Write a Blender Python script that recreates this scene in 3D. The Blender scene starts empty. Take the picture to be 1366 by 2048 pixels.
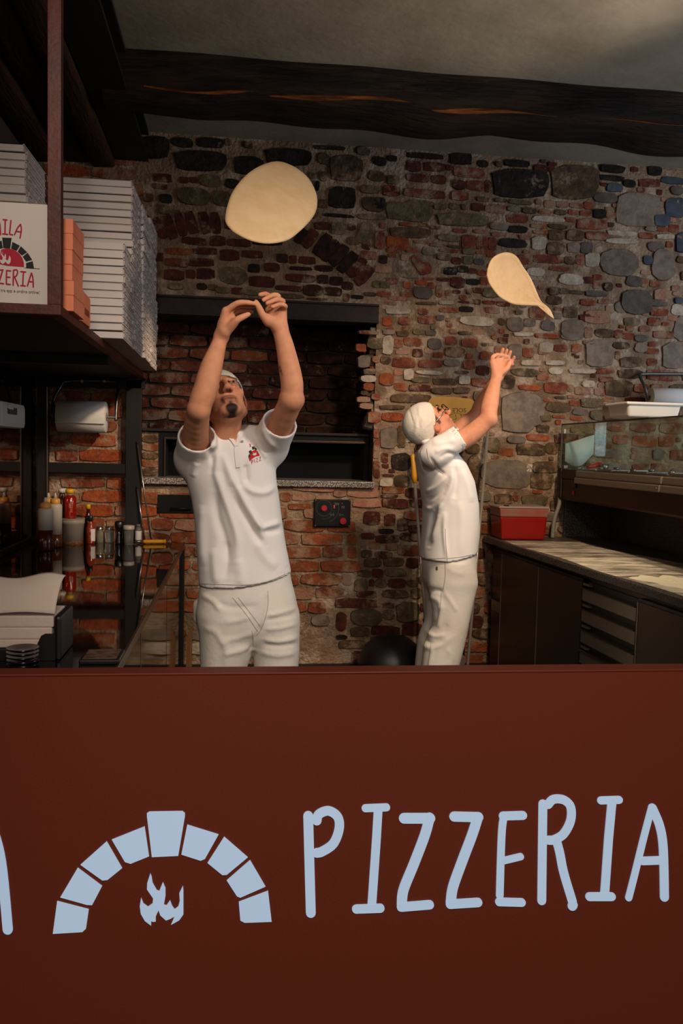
import bpy, bmesh, math, random
import numpy as np
from mathutils import Vector, Matrix, Euler
from mathutils.bvhtree import BVHTree
from mathutils.geometry import tessellate_polygon

random.seed(7)
np.random.seed(7)
SC = bpy.context.scene
COL = SC.collection
PI = math.pi

# ------------------------------------------------------------------ camera
# a 30 mm portrait frame at eye height, looking a little to the right of the wall's normal and slightly down
FPX = 1709.0
YAW, PITCH, ROLL = 0.12409, 0.07248, 0.0245
CAM = Vector((0, 0, 1.5))
_f = Vector((math.sin(YAW)*math.cos(PITCH), math.cos(YAW)*math.cos(PITCH), -math.sin(PITCH)))
_r = Vector((math.cos(YAW), -math.sin(YAW), 0))
_u = _r.cross(_f)
_r, _u = (math.cos(ROLL)*_r + math.sin(ROLL)*_u), (-math.sin(ROLL)*_r + math.cos(ROLL)*_u)
cam_data = bpy.data.cameras.new('camera')
cam_data.sensor_fit = 'VERTICAL'
cam_data.sensor_height = 36.0
cam_data.lens = 36.0*FPX/2048.0
cam_data.clip_start = 0.05
cam = bpy.data.objects.new('camera', cam_data)
COL.objects.link(cam)
cam.matrix_world = Matrix(((_r.x, _u.x, -_f.x, CAM.x), (_r.y, _u.y, -_f.y, CAM.y), (_r.z, _u.z, -_f.z, CAM.z), (0, 0, 0, 1)))
SC.camera = cam

# ------------------------------------------------------------------ view, world, lights
SC.view_settings.view_transform = 'Standard'
SC.view_settings.look = 'None'
SC.view_settings.gamma = 1.0
SC.view_settings.use_curve_mapping = False
SC.view_settings.exposure = 0.08

world = bpy.data.worlds.new('world')
SC.world = world
world.use_nodes = True
world.node_tree.nodes['Background'].inputs[0].default_value = (1.0, 0.86, 0.72, 1)
world.node_tree.nodes['Background'].inputs[1].default_value = 0.022

def area(name, loc, target, size, power, color, sy=None, spread=180):
    d = bpy.data.lights.new(name, 'AREA')
    d.shape = 'RECTANGLE' if sy else 'DISK'
    d.size = size
    if sy: d.size_y = sy
    d.energy = power
    d.color = color
    d.spread = math.radians(spread)
    o = bpy.data.objects.new(name, d)
    COL.objects.link(o)
    o.location = loc
    o.rotation_euler = (Vector(target)-Vector(loc)).to_track_quat('-Z', 'Y').to_euler()
    return o

def spot(name, loc, target, power, color, angle=60, blend=0.6, rad=0.06):
    d = bpy.data.lights.new(name, 'SPOT')
    d.energy = power
    d.color = color
    d.spot_size = math.radians(angle)
    d.spot_blend = blend
    d.shadow_soft_size = rad
    o = bpy.data.objects.new(name, d)
    COL.objects.link(o)
    o.location = loc
    o.rotation_euler = (Vector(target)-Vector(loc)).to_track_quat('-Z', 'Y').to_euler()
    return o

WARM = (1.0, 0.76, 0.54)
NEUT = (1.0, 0.87, 0.76)
COOL = (0.70, 0.82, 1.0)
# ceiling spots of the dining room, kitchen spots, and daylight from the windows behind and right of the camera; the fill spots are additions
spot('dining_spot', (1.55, 0.7, 3.05), (0.25, 3.2, 1.35), 185, NEUT, 48, 0.8, 0.14)
spot('dining_spot', (-0.25, 0.7, 3.05), (-0.05, 3.2, 1.65), 85, NEUT, 60, 0.8, 0.14)
spot('panel_fill_spot', (0.35, -0.8, 2.95), (0.32, 1.5, 0.70), 205, (1.0, 0.84, 0.70), 50, 0.9, 0.2)  # added fill that brightens the bar front alone, no known fixture
spot('corner_fill_spot', (1.2, 2.4, 3.0), (-0.76, 4.8, 1.36), 280, WARM, 17, 0.6, 0.06)  # added narrow fill for the bricks under the box rack
spot('kitchen_spot', (1.35, 2.3, 3.05), (1.25, 4.4, 1.20), 200, (1.0, 0.76, 0.54), 62, 0.9, 0.10)
spot('worktop_spot', (1.75, 2.6, 3.0), (1.95, 3.2, 1.0), 90, (1.0, 0.84, 0.64), 46, 0.7, 0.05)
area('window_daylight', (3.4, 2.9, 2.1), (2.0, 4.8, 1.9), 1.0, 30, COOL, 1.2)
area('room_daylight', (0.6, -2.2, 2.3), (0.4, 3.0, 1.7), 2.2, 20, (1.0, 0.92, 0.84), 1.4)
spot('ceiling_fill_spot', (2.15, 2.55, 2.42), (0.95, 3.2, 3.25), 66, (1.0, 0.90, 0.78), 62, 0.9, 0.10)  # unseen spot added to brighten the plaster ceiling from the right

# ------------------------------------------------------------------ pixel helpers (photo frame 1366 x 2048)
def ray(px, py):
    return _f + _r*((px-683.0)/FPX) - _u*((py-1024.0)/FPX)
def atY(px, py, y):
    d = ray(px, py); return CAM + d*(y/d.y)
def atX(px, py, x):
    d = ray(px, py); return CAM + d*(x/d.x)
def atZ(px, py, z):
    d = ray(px, py); return CAM + d*((z-CAM.z)/d.z)
def to_px(p):
    v = Vector(p)-CAM; w = v.dot(_f)
    return 683+FPX*v.dot(_r)/w, 1024-FPX*v.dot(_u)/w

# ------------------------------------------------------------------ materials
def lin(c):
    if isinstance(c, str):
        c = c.lstrip('#'); c = [int(c[i:i+2], 16)/255 for i in (0, 2, 4)]
    return tuple((x/12.92 if x <= 0.04045 else ((x+0.055)/1.055)**2.4) for x in c)

MATS = {}
def pm(name, col, rough=0.6, metal=0.0, col2=None, scale=12.0, amount=0.5, bump=0.0, bscale=80.0, spec=0.5,
       vary=0.0, coat=0.0, trans=0.0, ior=1.45, stretch=None, emit=None, estr=1.0, sss=0.0, detail=5.0, lo=0.4, hi=0.62, alpha=1.0, world=True):
    if name in MATS: return MATS[name]
    m = bpy.data.materials.new(name); MATS[name] = m
    m.use_nodes = True
    nt = m.node_tree; N = nt.nodes; L = nt.links
    b = N['Principled BSDF']
    c = lin(col)
    b.inputs['Base Color'].default_value = (*c, 1)
    b.inputs['Roughness'].default_value = rough
    b.inputs['Metallic'].default_value = metal
    b.inputs['Specular IOR Level'].default_value = spec
    b.inputs['IOR'].default_value = ior
    b.inputs['Coat Weight'].default_value = coat
    b.inputs['Coat Roughness'].default_value = 0.05
    b.inputs['Transmission Weight'].default_value = trans
    b.inputs['Alpha'].default_value = alpha
    if sss:
        b.inputs['Subsurface Weight'].default_value = sss
        b.inputs['Subsurface Radius'].default_value = (0.012, 0.005, 0.003)
        b.inputs['Subsurface Scale'].default_value = 1.0
    if emit:
        b.inputs['Emission Color'].default_value = (*lin(emit), 1)
        b.inputs['Emission Strength'].default_value = estr
    vec = None
    if col2 or bump:
        g = N.new('ShaderNodeNewGeometry') if world else N.new('ShaderNodeTexCoord')
        vec = g.outputs['Position'] if world else g.outputs['Object']
        if stretch:
            mp = N.new('ShaderNodeMapping'); mp.inputs['Scale'].default_value = stretch
            L.new(vec, mp.inputs['Vector']); vec = mp.outputs['Vector']
    out = None
    if col2:
        n = N.new('ShaderNodeTexNoise'); n.inputs['Scale'].default_value = scale; n.inputs['Detail'].default_value = detail
        n.inputs['Roughness'].default_value = 0.6
        L.new(vec, n.inputs['Vector'])
        r = N.new('ShaderNodeMapRange'); r.inputs[1].default_value = lo; r.inputs[2].default_value = hi
        r.inputs[3].default_value = 0; r.inputs[4].default_value = amount
        L.new(n.outputs['Fac'], r.inputs[0])
        mx = N.new('ShaderNodeMix'); mx.data_type = 'RGBA'
        mx.inputs[6].default_value = (*c, 1); mx.inputs[7].default_value = (*lin(col2), 1)
        L.new(r.outputs[0], mx.inputs[0])
        out = mx.outputs[2]
    if vary:
        oi = N.new('ShaderNodeObjectInfo')
        mr = N.new('ShaderNodeMapRange'); mr.inputs[3].default_value = 1-vary; mr.inputs[4].default_value = 1+vary
        L.new(oi.outputs['Random'], mr.inputs[0])
        hs = N.new('ShaderNodeHueSaturation'); hs.inputs['Color'].default_value = (*c, 1)
        if out: L.new(out, hs.inputs['Color'])
        L.new(mr.outputs[0], hs.inputs['Value'])
        out = hs.outputs['Color']
    if out: L.new(out, b.inputs['Base Color'])
    if bump:
        n2 = N.new('ShaderNodeTexNoise'); n2.inputs['Scale'].default_value = bscale; n2.inputs['Detail'].default_value = 6
        L.new(vec, n2.inputs['Vector'])
        bp = N.new('ShaderNodeBump'); bp.inputs['Strength'].default_value = bump; bp.inputs['Distance'].default_value = 0.02
        L.new(n2.outputs['Fac'], bp.inputs['Height']); L.new(bp.outputs['Normal'], b.inputs['Normal'])
    return m

# ------------------------------------------------------------------ mesh helpers
class MB:
    def __init__(s): s.v = []; s.f = []; s.m = []; s.smooth = []
    def add(s, vs, fs, mi=0, sm=False):
        o = len(s.v); s.v += [tuple(v) for v in vs]
        for f in fs: s.f.append([i+o for i in f]); s.m.append(mi); s.smooth.append(sm)
        return s
    def hexa(s, p, mi=0):      # 8 points: bottom 4 (ccw from above), top 4
        return s.add(p, [[3,2,1,0],[4,5,6,7],[0,1,5,4],[1,2,6,5],[2,3,7,6],[3,0,4,7]], mi)
    def box(s, a, b, mi=0):
        x0,y0,z0 = [min(a[i],b[i]) for i in range(3)]; x1,y1,z1 = [max(a[i],b[i]) for i in range(3)]
        return s.hexa([(x0,y0,z0),(x1,y0,z0),(x1,y1,z0),(x0,y1,z0),(x0,y0,z1),(x1,y0,z1),(x1,y1,z1),(x0,y1,z1)], mi)
    def bbox(s, a, b, bev=0.004, mi=0):   # box with chamfered edges
        lo = [min(a[i],b[i]) for i in range(3)]; hi = [max(a[i],b[i]) for i in range(3)]
        bm = bmesh.new(); bmesh.ops.create_cube(bm, size=1)
        for v in bm.verts:
            v.co = Vector([(lo[i]+hi[i])/2 + v.co[i]*(hi[i]-lo[i]) for i in range(3)])
        bev = min(bev, min(hi[i]-lo[i] for i in range(3))*0.45)
        bmesh.ops.bevel(bm, geom=list(bm.edges), offset=bev, segments=2, affect='EDGES', profile=0.6)
        bm.verts.index_update()
        s.add([v.co[:] for v in bm.verts], [[v.index for v in f.verts] for f in bm.faces], mi)
        bm.free(); return s
    def tube(s, pts, r, n=10, cap=True, mi=0, flat=None):
        pts = [Vector(p) for p in pts]
        rs = r if isinstance(r, (list, tuple)) else [r]*len(pts)
        vs = []; fs = []; prev = None
        for i, p in enumerate(pts):
            t = (pts[min(i+1, len(pts)-1)]-pts[max(i-1, 0)]).normalized()
            if prev is None:
                a = Vector((0,0,1)) if abs(t.z) < 0.9 else Vector((1,0,0))
                x = t.cross(a).normalized()
            else:
                x = (prev - t*prev.dot(t)).normalized()
            y = t.cross(x); prev = x
            fl = flat or 1.0
            for k in range(n):
                an = 2*PI*k/n
                vs.append(p + x*(math.cos(an)*rs[i]) + y*(math.sin(an)*rs[i]*fl))
        for i in range(len(pts)-1):
            for k in range(n):
                k2 = (k+1) % n
                fs.append([i*n+k, i*n+k2, (i+1)*n+k2, (i+1)*n+k])
        s.add(vs, fs, mi, True)
        if cap:
            o = len(s.v)-len(vs)
            s.f.append([o+k for k in range(n)][::-1]); s.m.append(mi); s.smooth.append(False)
            s.f.append([o+(len(pts)-1)*n+k for k in range(n)]); s.m.append(mi); s.smooth.append(False)
        return s
    def lathe(s, prof, c=(0,0,0), n=20, mi=0, cap=True):   # profile [(r,z)] around z at c
        vs = []; fs = []
        for r, z in prof:
            for k in range(n):
                an = 2*PI*k/n; vs.append((c[0]+r*math.cos(an), c[1]+r*math.sin(an), c[2]+z))
        for i in range(len(prof)-1):
            for k in range(n):
                k2 = (k+1) % n; fs.append([i*n+k, i*n+k2, (i+1)*n+k2, (i+1)*n+k])
        s.add(vs, fs, mi, True)
        if cap:
            o = len(s.v)-len(vs)
            s.f.append([o+k for k in range(n)][::-1]); s.m.append(mi); s.smooth.append(False)
            s.f.append([o+(len(prof)-1)*n+k for k in range(n)]); s.m.append(mi); s.smooth.append(False)
        return s
    def prism(s, poly, fn, t0, t1, mi=0):   # 2d polygon extruded; fn(u,v,t)->3d
        n = len(poly)
        vs = [fn(u, v, t0) for u, v in poly] + [fn(u, v, t1) for u, v in poly]
        tr = tessellate_polygon([[Vector((u, v, 0)) for u, v in poly]])
        fs = [list(t) for t in tr] + [[i+n for i in t][::-1] for t in tr]
        fs += [[i, (i+1) % n, n+(i+1) % n, n+i] for i in range(n)]
        o = len(s.v)
        s.add(vs, fs, mi); return s
    def fix(s):
        pass

def wloc(p):
    v = Vector((0,0,0))
    while p is not None:
        v = v+p.location; p = p.parent
    return v

def obj(name, mb, mats, parent=None, smooth=False, local=False, normals=True):
    me = bpy.data.meshes.new(name)
    off = Vector((0,0,0)) if (local or parent is None) else wloc(parent)
    me.from_pydata([(v[0]-off.x, v[1]-off.y, v[2]-off.z) for v in mb.v], [], mb.f)
    for m in (mats if isinstance(mats, (list, tuple)) else [mats]): me.materials.append(m)
    me.polygons.foreach_set('material_index', mb.m)
    me.polygons.foreach_set('use_smooth', [True]*len(mb.f) if smooth else mb.smooth)
    me.update()
    if normals:
        bm = bmesh.new(); bm.from_mesh(me); bmesh.ops.recalc_face_normals(bm, faces=bm.faces); bm.to_mesh(me); bm.free()
    o = bpy.data.objects.new(name, me)
    COL.objects.link(o)
    o.parent = parent
    return o

def thing(name, label, cat, loc=(0,0,0), group=None):
    o = bpy.data.objects.new(name, None)
    o.empty_display_size = 0.1
    COL.objects.link(o); o.location = loc
    o['label'] = label; o['category'] = cat
    if group: o['group'] = group
    return o
def tag(o, label, cat, group=None):
    o['label'] = label; o['category'] = cat
    if group: o['group'] = group
    return o
def struct(o, label, cat):
    o['kind'] = 'structure'; o['label'] = label; o['category'] = cat
    return o
def bevel_mod(o, w=0.003, seg=2):
    m = o.modifiers.new('bevel', 'BEVEL'); m.width = w; m.segments = seg; m.limit_method = 'ANGLE'
    return o
ORD = ['lowest','second','third','fourth','fifth','sixth','seventh','eighth','ninth','tenth','eleventh','twelfth','thirteenth','fourteenth','fifteenth','sixteenth','seventeenth','eighteenth','nineteenth','twentieth','twenty-first','twenty-second','twenty-third','twenty-fourth']

# ------------------------------------------------------------------ key dimensions
WY = 4.85                 # face of the brick wall
CZ = 3.19                 # plaster ceiling
LX = -1.08                # mirror plane on the left
NX0, NX1 = -0.60, atY(750, 800, WY).x      # oven niche, left and right
NZ0, NZ1 = 1.322, 2.222                   # sill top, underside of lintel
NY = 5.27                                 # back of the niche
# ------------------------------------------------------------------ masonry materials
MORTAR = '#94785f'
def masonry(name, a, b, vary=0.2, smear=0.25, rough=0.85, bump=0.5, sc=22, smear_col=MORTAR):
    """stone or brick colour a mottled with b, with patches of old mortar left on it"""
    m = pm(name, a, rough, col2=b, scale=sc, amount=0.9, bump=bump, bscale=55, vary=vary, spec=0.25)
    nt = m.node_tree; N = nt.nodes; L = nt.links
    bs = N['Principled BSDF']; src = bs.inputs['Base Color'].links[0].from_socket
    g = N.new('ShaderNodeNewGeometry')
    n = N.new('ShaderNodeTexNoise'); n.inputs['Scale'].default_value = 9; n.inputs['Detail'].default_value = 7; n.inputs['Roughness'].default_value = 0.7
    L.new(g.outputs['Position'], n.inputs['Vector'])
    r = N.new('ShaderNodeMapRange'); r.inputs[1].default_value = 0.62-smear*0.35; r.inputs[2].default_value = 0.70-smear*0.25
    r.inputs[3].default_value = 0; r.inputs[4].default_value = 0.85
    L.new(n.outputs['Fac'], r.inputs[0])
    mx = N.new('ShaderNodeMix'); mx.data_type = 'RGBA'; mx.inputs[7].default_value = (*lin(smear_col), 1)
    L.new(r.outputs[0], mx.inputs[0]); L.new(src, mx.inputs[6]); L.new(mx.outputs[2], bs.inputs['Base Color'])
    return m
KIND = {
 'r': ('brick', masonry('red_brick', '#80402a', '#56291b', smear=0.42)),
 'o': ('brick', masonry('orange_brick', '#9c4a26', '#74351d', smear=0.25)),
 'm': ('brick', masonry('maroon_brick', '#55281b', '#381a12', smear=0.25)),
 'p': ('brick', masonry('pink_brick', '#94604a', '#a07a62', smear=0.45)),
 'q': ('brick', masonry('worn_brick', '#8c4726', '#6c3a22', smear=0.40)),
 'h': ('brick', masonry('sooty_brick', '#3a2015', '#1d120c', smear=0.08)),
 'd': ('stone', masonry('brown_stone', '#5c4630', '#3c2c1e', smear=0.28)),
 'g': ('stone', masonry('olive_stone', '#68583f', '#4a3d29', smear=0.28)),
 'k': ('stone', masonry('black_stone', '#2e241b', '#18130f', smear=0.05)),
 's': ('stone', masonry('slate_stone', '#625549', '#4a413a', smear=0.03, bump=0.25)),
 't': ('stone', masonry('taupe_stone', '#82705f', '#66574a', smear=0.05, bump=0.3)),
 'w': ('stone', masonry('pale_stone', '#b9a690', '#9a8872', smear=0.2)),
 'b': ('stone', masonry('blue_stone', '#4b4d52', '#3b3d42', smear=0.02, bump=0.25)),
}
mortar_m = masonry('mortar', '#987a5f', '#6f5843', vary=0, smear=0.35, rough=0.95, bump=0.9, sc=6, smear_col='#b59d84')
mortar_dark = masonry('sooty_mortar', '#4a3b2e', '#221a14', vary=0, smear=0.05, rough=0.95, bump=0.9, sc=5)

# ------------------------------------------------------------------ masonry pieces: a small library of shapes, scaled
def piece_mesh(name, n, power, jit, front, seed, mat):
    rd = random.Random(seed)
    ring = []
    j1 = [rd.uniform(-jit, jit) for i in range(n)]
    for i in range(n):
        a = 2*PI*(i+0.5)/n + rd.uniform(-.12, .12)
        c, s = math.cos(a), math.sin(a)
        k = (abs(c)**power+abs(s)**power)**(-1/power)
        k *= 1+0.6*j1[i]+0.4*j1[i-1]
        ring.append((0.5*c*k, 0.5*s*k))
    vs = []
    ys = [-front*(1+rd.uniform(-.35, .25)) for q in ring]
    for (x, z), y in zip(ring, ys): vs.append((x*0.99, y, z*0.99))
    for x, z in ring: vs.append((x*1.06, 0.03, z*1.06))
    vs.append((rd.uniform(-.15, .15), -front*1.05, rd.uniform(-.15, .15)))
    vs += [(x*0.985, y-0.0004, z*0.985) for (x, z), y in zip(ring, ys)]
    fs = []
    for i in range(n):
        j = (i+1) % n; fs.append([i, j, n+j, n+i])
    sm = [False]*n
    for i in range(n): fs.append([2*n, 2*n+1+(i+1) % n, 2*n+1+i]); sm.append(True)
    me = bpy.data.meshes.new(name)
    me.from_pydata(vs, [], fs)
    me.polygons.foreach_set('use_smooth', sm)
    me.materials.append(mat)
    bm = bmesh.new(); bm.from_mesh(me); bmesh.ops.recalc_face_normals(bm, faces=bm.faces)
    bm.to_mesh(me); bm.free()
    return me
LIB = {}
def lib_mesh(kind, variant):
    key = (kind, variant)
    if key not in LIB:
        part, mat = KIND[kind]
        if part == 'brick': LIB[key] = piece_mesh('brick', 14, (9, 6, 11, 4.5, 8, 5)[variant % 6], (.04, .08, .03, .10, .06, .09)[variant % 6], 0.007, variant*7+3, mat)
        else: LIB[key] = piece_mesh('stone', 14, (4.2, 3, 5, 2.6, 3.6, 6)[variant % 6], (.10, .14, .09, .15, .12, .07)[variant % 6], 0.009, variant*11+5, mat)
    return LIB[key]

PIECES = []      # (x, z, w, h, kind, rot)
GRES = 0.005
GX0, GZ0 = -1.25, -0.05
OCC = np.zeros((int(3.4/GRES), int(4.3/GRES)), bool)   # [z, x]
def rect_cells(x, z, w, h):
    a = int((x-w/2-GX0)/GRES); b = int((x+w/2-GX0)/GRES); c = int((z-h/2-GZ0)/GRES); d = int((z+h/2-GZ0)/GRES)
    return max(c, 0), max(d, 1), max(a, 0), max(b, 1)
def put(x, z, w, h, kind, rot=0.0, force=False, lim=0.08, gap=0.004):
    c, d, a, b = rect_cells(x, z, w+gap*2, h+gap*2)
    reg = OCC[c:d, a:b]
    if reg.size == 0: return False
    if not force and reg.mean() > lim: return False
    PIECES.append((x, z, w, h, kind, rot))
    OCC[c:d, a:b] = True
    return True
def block(rect_px, zoomw, items):
    x0, y0, x1, y1 = rect_px; s = (x1-x0)/zoomw
    for it in items:
        a, b, c, d, k = it[:5]; rot = it[5] if len(it) > 5 else 0
        if rot:       # centre, length, width, angle in the picture
            p = atY(x0+a*s, y0+b*s, WY); sc_ = p.y/FPX*1.01
            PIECES.append((p.x, p.z, c*s*sc_, d*s*sc_, k, math.radians(-rot)))
            r_ = max(c, d)*s*sc_*0.7
            cc, dd, aa, bb = rect_cells(p.x, p.z, r_, r_); OCC[cc:dd, aa:bb] = True
        else:
            p = atY(x0+a*s, y0+b*s, WY); q = atY(x0+c*s, y0+d*s, WY)
            put((p.x+q.x)/2, (p.z+q.z)/2, abs(q.x-p.x), abs(p.z-q.z), k, force=True)

# areas without masonry: niche + lintel, ceiling line, left of the mirror
def fill_occ(xa, xb, za, zb):
    c, d, a, b = rect_cells((xa+xb)/2, (za+zb)/2, xb-xa, zb-za); OCC[c:d, a:b] = True
LINX1 = atY(757, 630, WY).x
fill_occ(NX0-0.02, LINX1+0.005, NZ1, 2.325)
fill_occ(NX0, NX1-0.03, NZ0-0.05, NZ1)
fill_occ(-1.3, 3.2, CZ-0.005, 3.5)
fill_occ(-1.3, 3.2, -0.1, 0.255)

block((280,260,520,460), 1366, [(370,80,610,210,'k'),(665,80,950,210,'k'),(20,70,340,330,'k'),(400,225,990,480,'k'),(1070,290,1400,520,'k'),(150,490,360,600,'m'),(140,605,310,680,'m'),(450,530,550,610,'m'),(560,535,660,605,'m'),(670,500,930,660,'g'),(960,550,1140,670,'k'),(415,640,790,870,'g'),(820,690,1050,880,'g'),(215,725,370,840,'k'),(40,720,150,820,'d')])
block((280,440,520,640), 1366, [(225,90,240,95,'m',62),(345,80,260,105,'m',70),(465,50,250,110,'m',72),(585,30,240,115,'m',74),(735,30,235,115,'m',76),(860,30,230,110,'m',80),(475,190,750,290,'m'),(790,175,975,300,'m'),(990,210,1260,310,'m'),(295,310,590,405,'q'),(600,310,880,400,'m'),(905,330,1130,470,'m'),(1150,340,1400,440,'m'),(275,430,550,540,'r'),(560,430,840,535,'m'),(190,370,265,470,'m'),(270,560,500,690,'m'),(520,560,630,670,'m'),(640,545,850,680,'m'),(890,520,1210,745,'g'),(310,715,500,800,'g'),(640,715,760,800,'k'),(770,730,880,800,'d'),(1040,765,1170,850,'m'),(1230,500,1366,600,'k'),(1180,790,1340,860,'g'),(860,760,1020,840,'g')])
block((560,260,800,460), 1366, [(-160,200,360,420,'k'),(410,175,740,235,'k'),(570,280,935,590,'d'),(450,470,540,590,'d'),(1060,300,1210,410,'k'),(1000,460,1190,590,'d'),(1220,515,1366,610,'d'),(560,640,860,900,'k'),(910,630,1140,735,'g'),(1170,630,1366,755,'m'),(930,755,1200,940,'d'),(1205,810,1400,960,'g'),(875,950,1215,1035,'g'),(480,945,840,1005,'k'),(430,790,540,890,'d'),(385,1045,570,1140,'m'),(580,1050,750,1150,'g'),(1230,290,1330,360,'k'),(430,260,560,400,'d')])
block((560,440,800,640), 1366, [(580,30,750,170,'g'),(770,40,860,120,'m'),(340,210,230,130,'m',-55),(480,280,270,125,'h',-55),(570,350,270,125,'h',-54),(670,400,275,120,'h',-52),(770,480,270,120,'h',-50),(870,540,270,125,'m',-48),(960,630,260,125,'m',-47),(240,180,180,100,'h',-58),(760,190,900,290,'d'),(970,150,160,240,'g',25),(1080,125,1190,335,'r'),(1215,180,1380,300,'o'),(920,350,1100,455,'r'),(1210,315,1366,380,'q'),(1080,520,1270,610,'p'),(1215,655,1340,730,'r'),(1060,690,1240,780,'g'),(1110,805,1260,880,'r'),(1235,865,1400,920,'r'),(1200,925,1330,965,'r'),(1190,1110,1270,1140,'r'),(-40,380,90,490,'h'),(100,400,190,500,'m'),(210,410,410,510,'m'),(110,525,370,580,'h'),(390,510,600,590,'h'),(60,610,400,715,'m'),(420,620,550,730,'h'),(560,640,720,750,'h'),(-60,740,250,815,'m'),(260,730,480,870,'h'),(490,760,700,870,'h'),(810,850,950,900,'k'),(960,820,1100,870,'d'),(-100,830,260,900,'d'),(300,880,540,920,'m'),(700,700,830,800,'h')])
block((760,290,1000,490), 1366, [(310,80,720,170,'h'),(310,180,465,310,'m'),(500,190,740,310,'m'),(300,325,560,430,'m'),(585,340,750,450,'m'),(270,490,750,620,'r'),(40,465,215,590,'r'),(80,345,215,450,'d'),(840,250,1190,385,'r'),(1110,170,1230,260,'k'),(990,400,1185,530,'r'),(1190,400,1260,540,'m'),(830,400,975,510,'m'),(810,520,1005,640,'r'),(800,90,1040,230,'h'),(300,620,610,710,'g'),(65,640,590,880,'g'),(610,670,760,740,'g'),(785,660,895,740,'d'),(650,770,1240,940,'g'),(1045,660,1170,755,'m'),(1190,680,1420,780,'r'),(1100,590,1240,650,'d'),(220,875,560,940,'q'),(110,925,570,1070,'d',0),(570,920,690,965,'r'),(835,950,990,1005,'r'),(1060,960,1200,1010,'q'),(1265,990,1440,1045,'r'),(650,1015,915,1110,'g'),(930,1020,1090,1190,'r'),(1095,1040,1225,1200,'r'),(1235,1050,1325,1200,'r'),(75,1035,330,1200,'o'),(-30,975,45,1180,'r'),(380,1080,560,1130,'q'),(0,890,70,950,'r'),(-60,600,60,730,'k'),(1245,880,1366,970,'t'),(930,680,975,740,'d')])
block((980,300,1220,500), 1366, [(30,210,670,560,'k'),(170,110,450,200,'k'),(500,165,660,270,'m'),(660,140,770,270,'m'),(700,170,1240,570,'d'),(205,565,470,630,'g'),(55,550,190,600,'d'),(0,620,175,725,'r'),(190,645,345,710,'t'),(370,660,525,725,'d'),(555,675,705,730,'r'),(185,725,430,840,'r'),(755,585,895,660,'r'),(905,600,1060,670,'r'),(1070,590,1170,680,'r'),(890,675,1010,745,'r'),(1020,690,1160,755,'r'),(1175,670,1315,780,'k'),(860,765,980,825,'r'),(985,770,1335,915,'r'),(465,840,650,900,'q'),(655,840,870,910,'d'),(490,910,660,965,'q'),(665,905,850,1030,'d'),(870,910,1060,1040,'d'),(1085,925,1330,1035,'r'),(10,830,205,920,'t'),(205,860,420,950,'k'),(20,935,170,990,'r'),(330,965,460,1020,'r'),(90,1000,415,1120,'k'),(475,985,640,1140,'w'),(645,1050,840,1200,'d'),(880,1050,1025,1170,'t'),(1030,1055,1165,1180,'s'),(735,680,865,745,'d'),(470,740,850,830,'w')])
block((1160,320,1366,520), 1366, [(265,60,585,180,'k'),(260,190,580,285,'k'),(670,90,770,160,'m'),(900,90,1080,210,'k'),(780,245,1060,370,'r'),(575,255,740,370,'k'),(360,310,565,430,'b'),(175,425,495,585,'s'),(270,300,370,350,'m'),(1060,215,1400,330,'b'),(1195,345,1360,470,'s'),(1020,390,1085,470,'m'),(500,420,1060,900,'t'),(1130,495,1420,765,'b'),(985,720,1185,885,'b'),(430,575,530,630,'r'),(330,625,440,675,'r'),(345,685,485,780,'r'),(1190,760,1270,830,'p'),(860,875,1010,950,'t'),(1020,885,1165,950,'r'),(1170,855,1310,970,'r'),(780,960,975,1050,'r'),(1010,985,1250,1060,'w'),(1270,960,1440,1230,'b'),(890,1080,1110,1230,'s'),(260,1165,750,1560,'t'),(950,1175,1240,1600,'t'),(835,1265,960,1400,'b'),(370,830,450,890,'d'),(360,930,760,1020,'w'),(330,1030,770,1130,'w'),(1075,495,1150,550,'p')])
block((760,480,1000,680), 1366, [(70,90,250,150,'r'),(300,85,440,150,'r'),(100,155,185,200,'q'),(240,160,330,240,'p'),(0,300,140,380,'p'),(430,260,100,170,'r',-35),(510,330,150,130,'r',-20),(680,95,890,150,'r'),(770,55,915,100,'d'),(570,35,745,85,'r'),(640,150,810,240,'g'),(935,90,1085,170,'g'),(1090,100,1300,170,'r'),(950,180,1060,280,'g'),(1065,210,1190,290,'s'),(1215,155,1340,200,'r'),(730,310,880,400,'k'),(880,295,1000,375,'k'),(1005,320,1100,390,'m'),(650,425,800,475,'m'),(800,420,960,550,'m'),(980,440,1130,515,'k'),(1110,340,1210,410,'r'),(1140,420,1230,515,'r'),(75,435,200,505,'r'),(265,415,440,440,'t'),(265,470,350,555,'o'),(410,450,530,515,'o'),(495,425,610,460,'q'),(545,480,615,555,'r'),(640,510,710,655,'r'),(745,570,810,640,'r'),(825,570,915,615,'m'),(1060,540,1160,610,'m'),(375,525,590,680,'s'),(235,590,350,650,'r'),(90,635,310,695,'q'),(0,590,100,650,'r'),(60,700,190,745,'q'),(410,700,650,745,'d'),(670,690,840,740,'w'),(890,690,1080,725,'m'),(1075,675,1145,735,'m'),(1170,685,1310,735,'r'),(1325,695,1420,750,'r'),(680,765,900,830,'r'),(900,755,1060,820,'k'),(1200,760,1366,840,'r'),(60,775,350,850,'w'),(30,875,135,980,'o'),(210,870,340,970,'r'),(430,860,640,960,'r'),(640,855,730,915,'s'),(900,860,1300,990,'w'),(75,1000,155,1030,'r'),(255,985,325,1035,'r'),(790,1010,870,1070,'r'),(890,1035,1050,1085,'d'),(1050,1010,1180,1080,'r'),(370,1010,505,1085,'g'),(515,1025,640,1090,'s'),(30,1020,170,1080,'t'),(190,1035,330,1100,'d'),(750,1095,860,1200,'r'),(0,480,110,550,'g'),(1080,555,1160,610,'m'),(980,560,1050,620,'d')])
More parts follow.
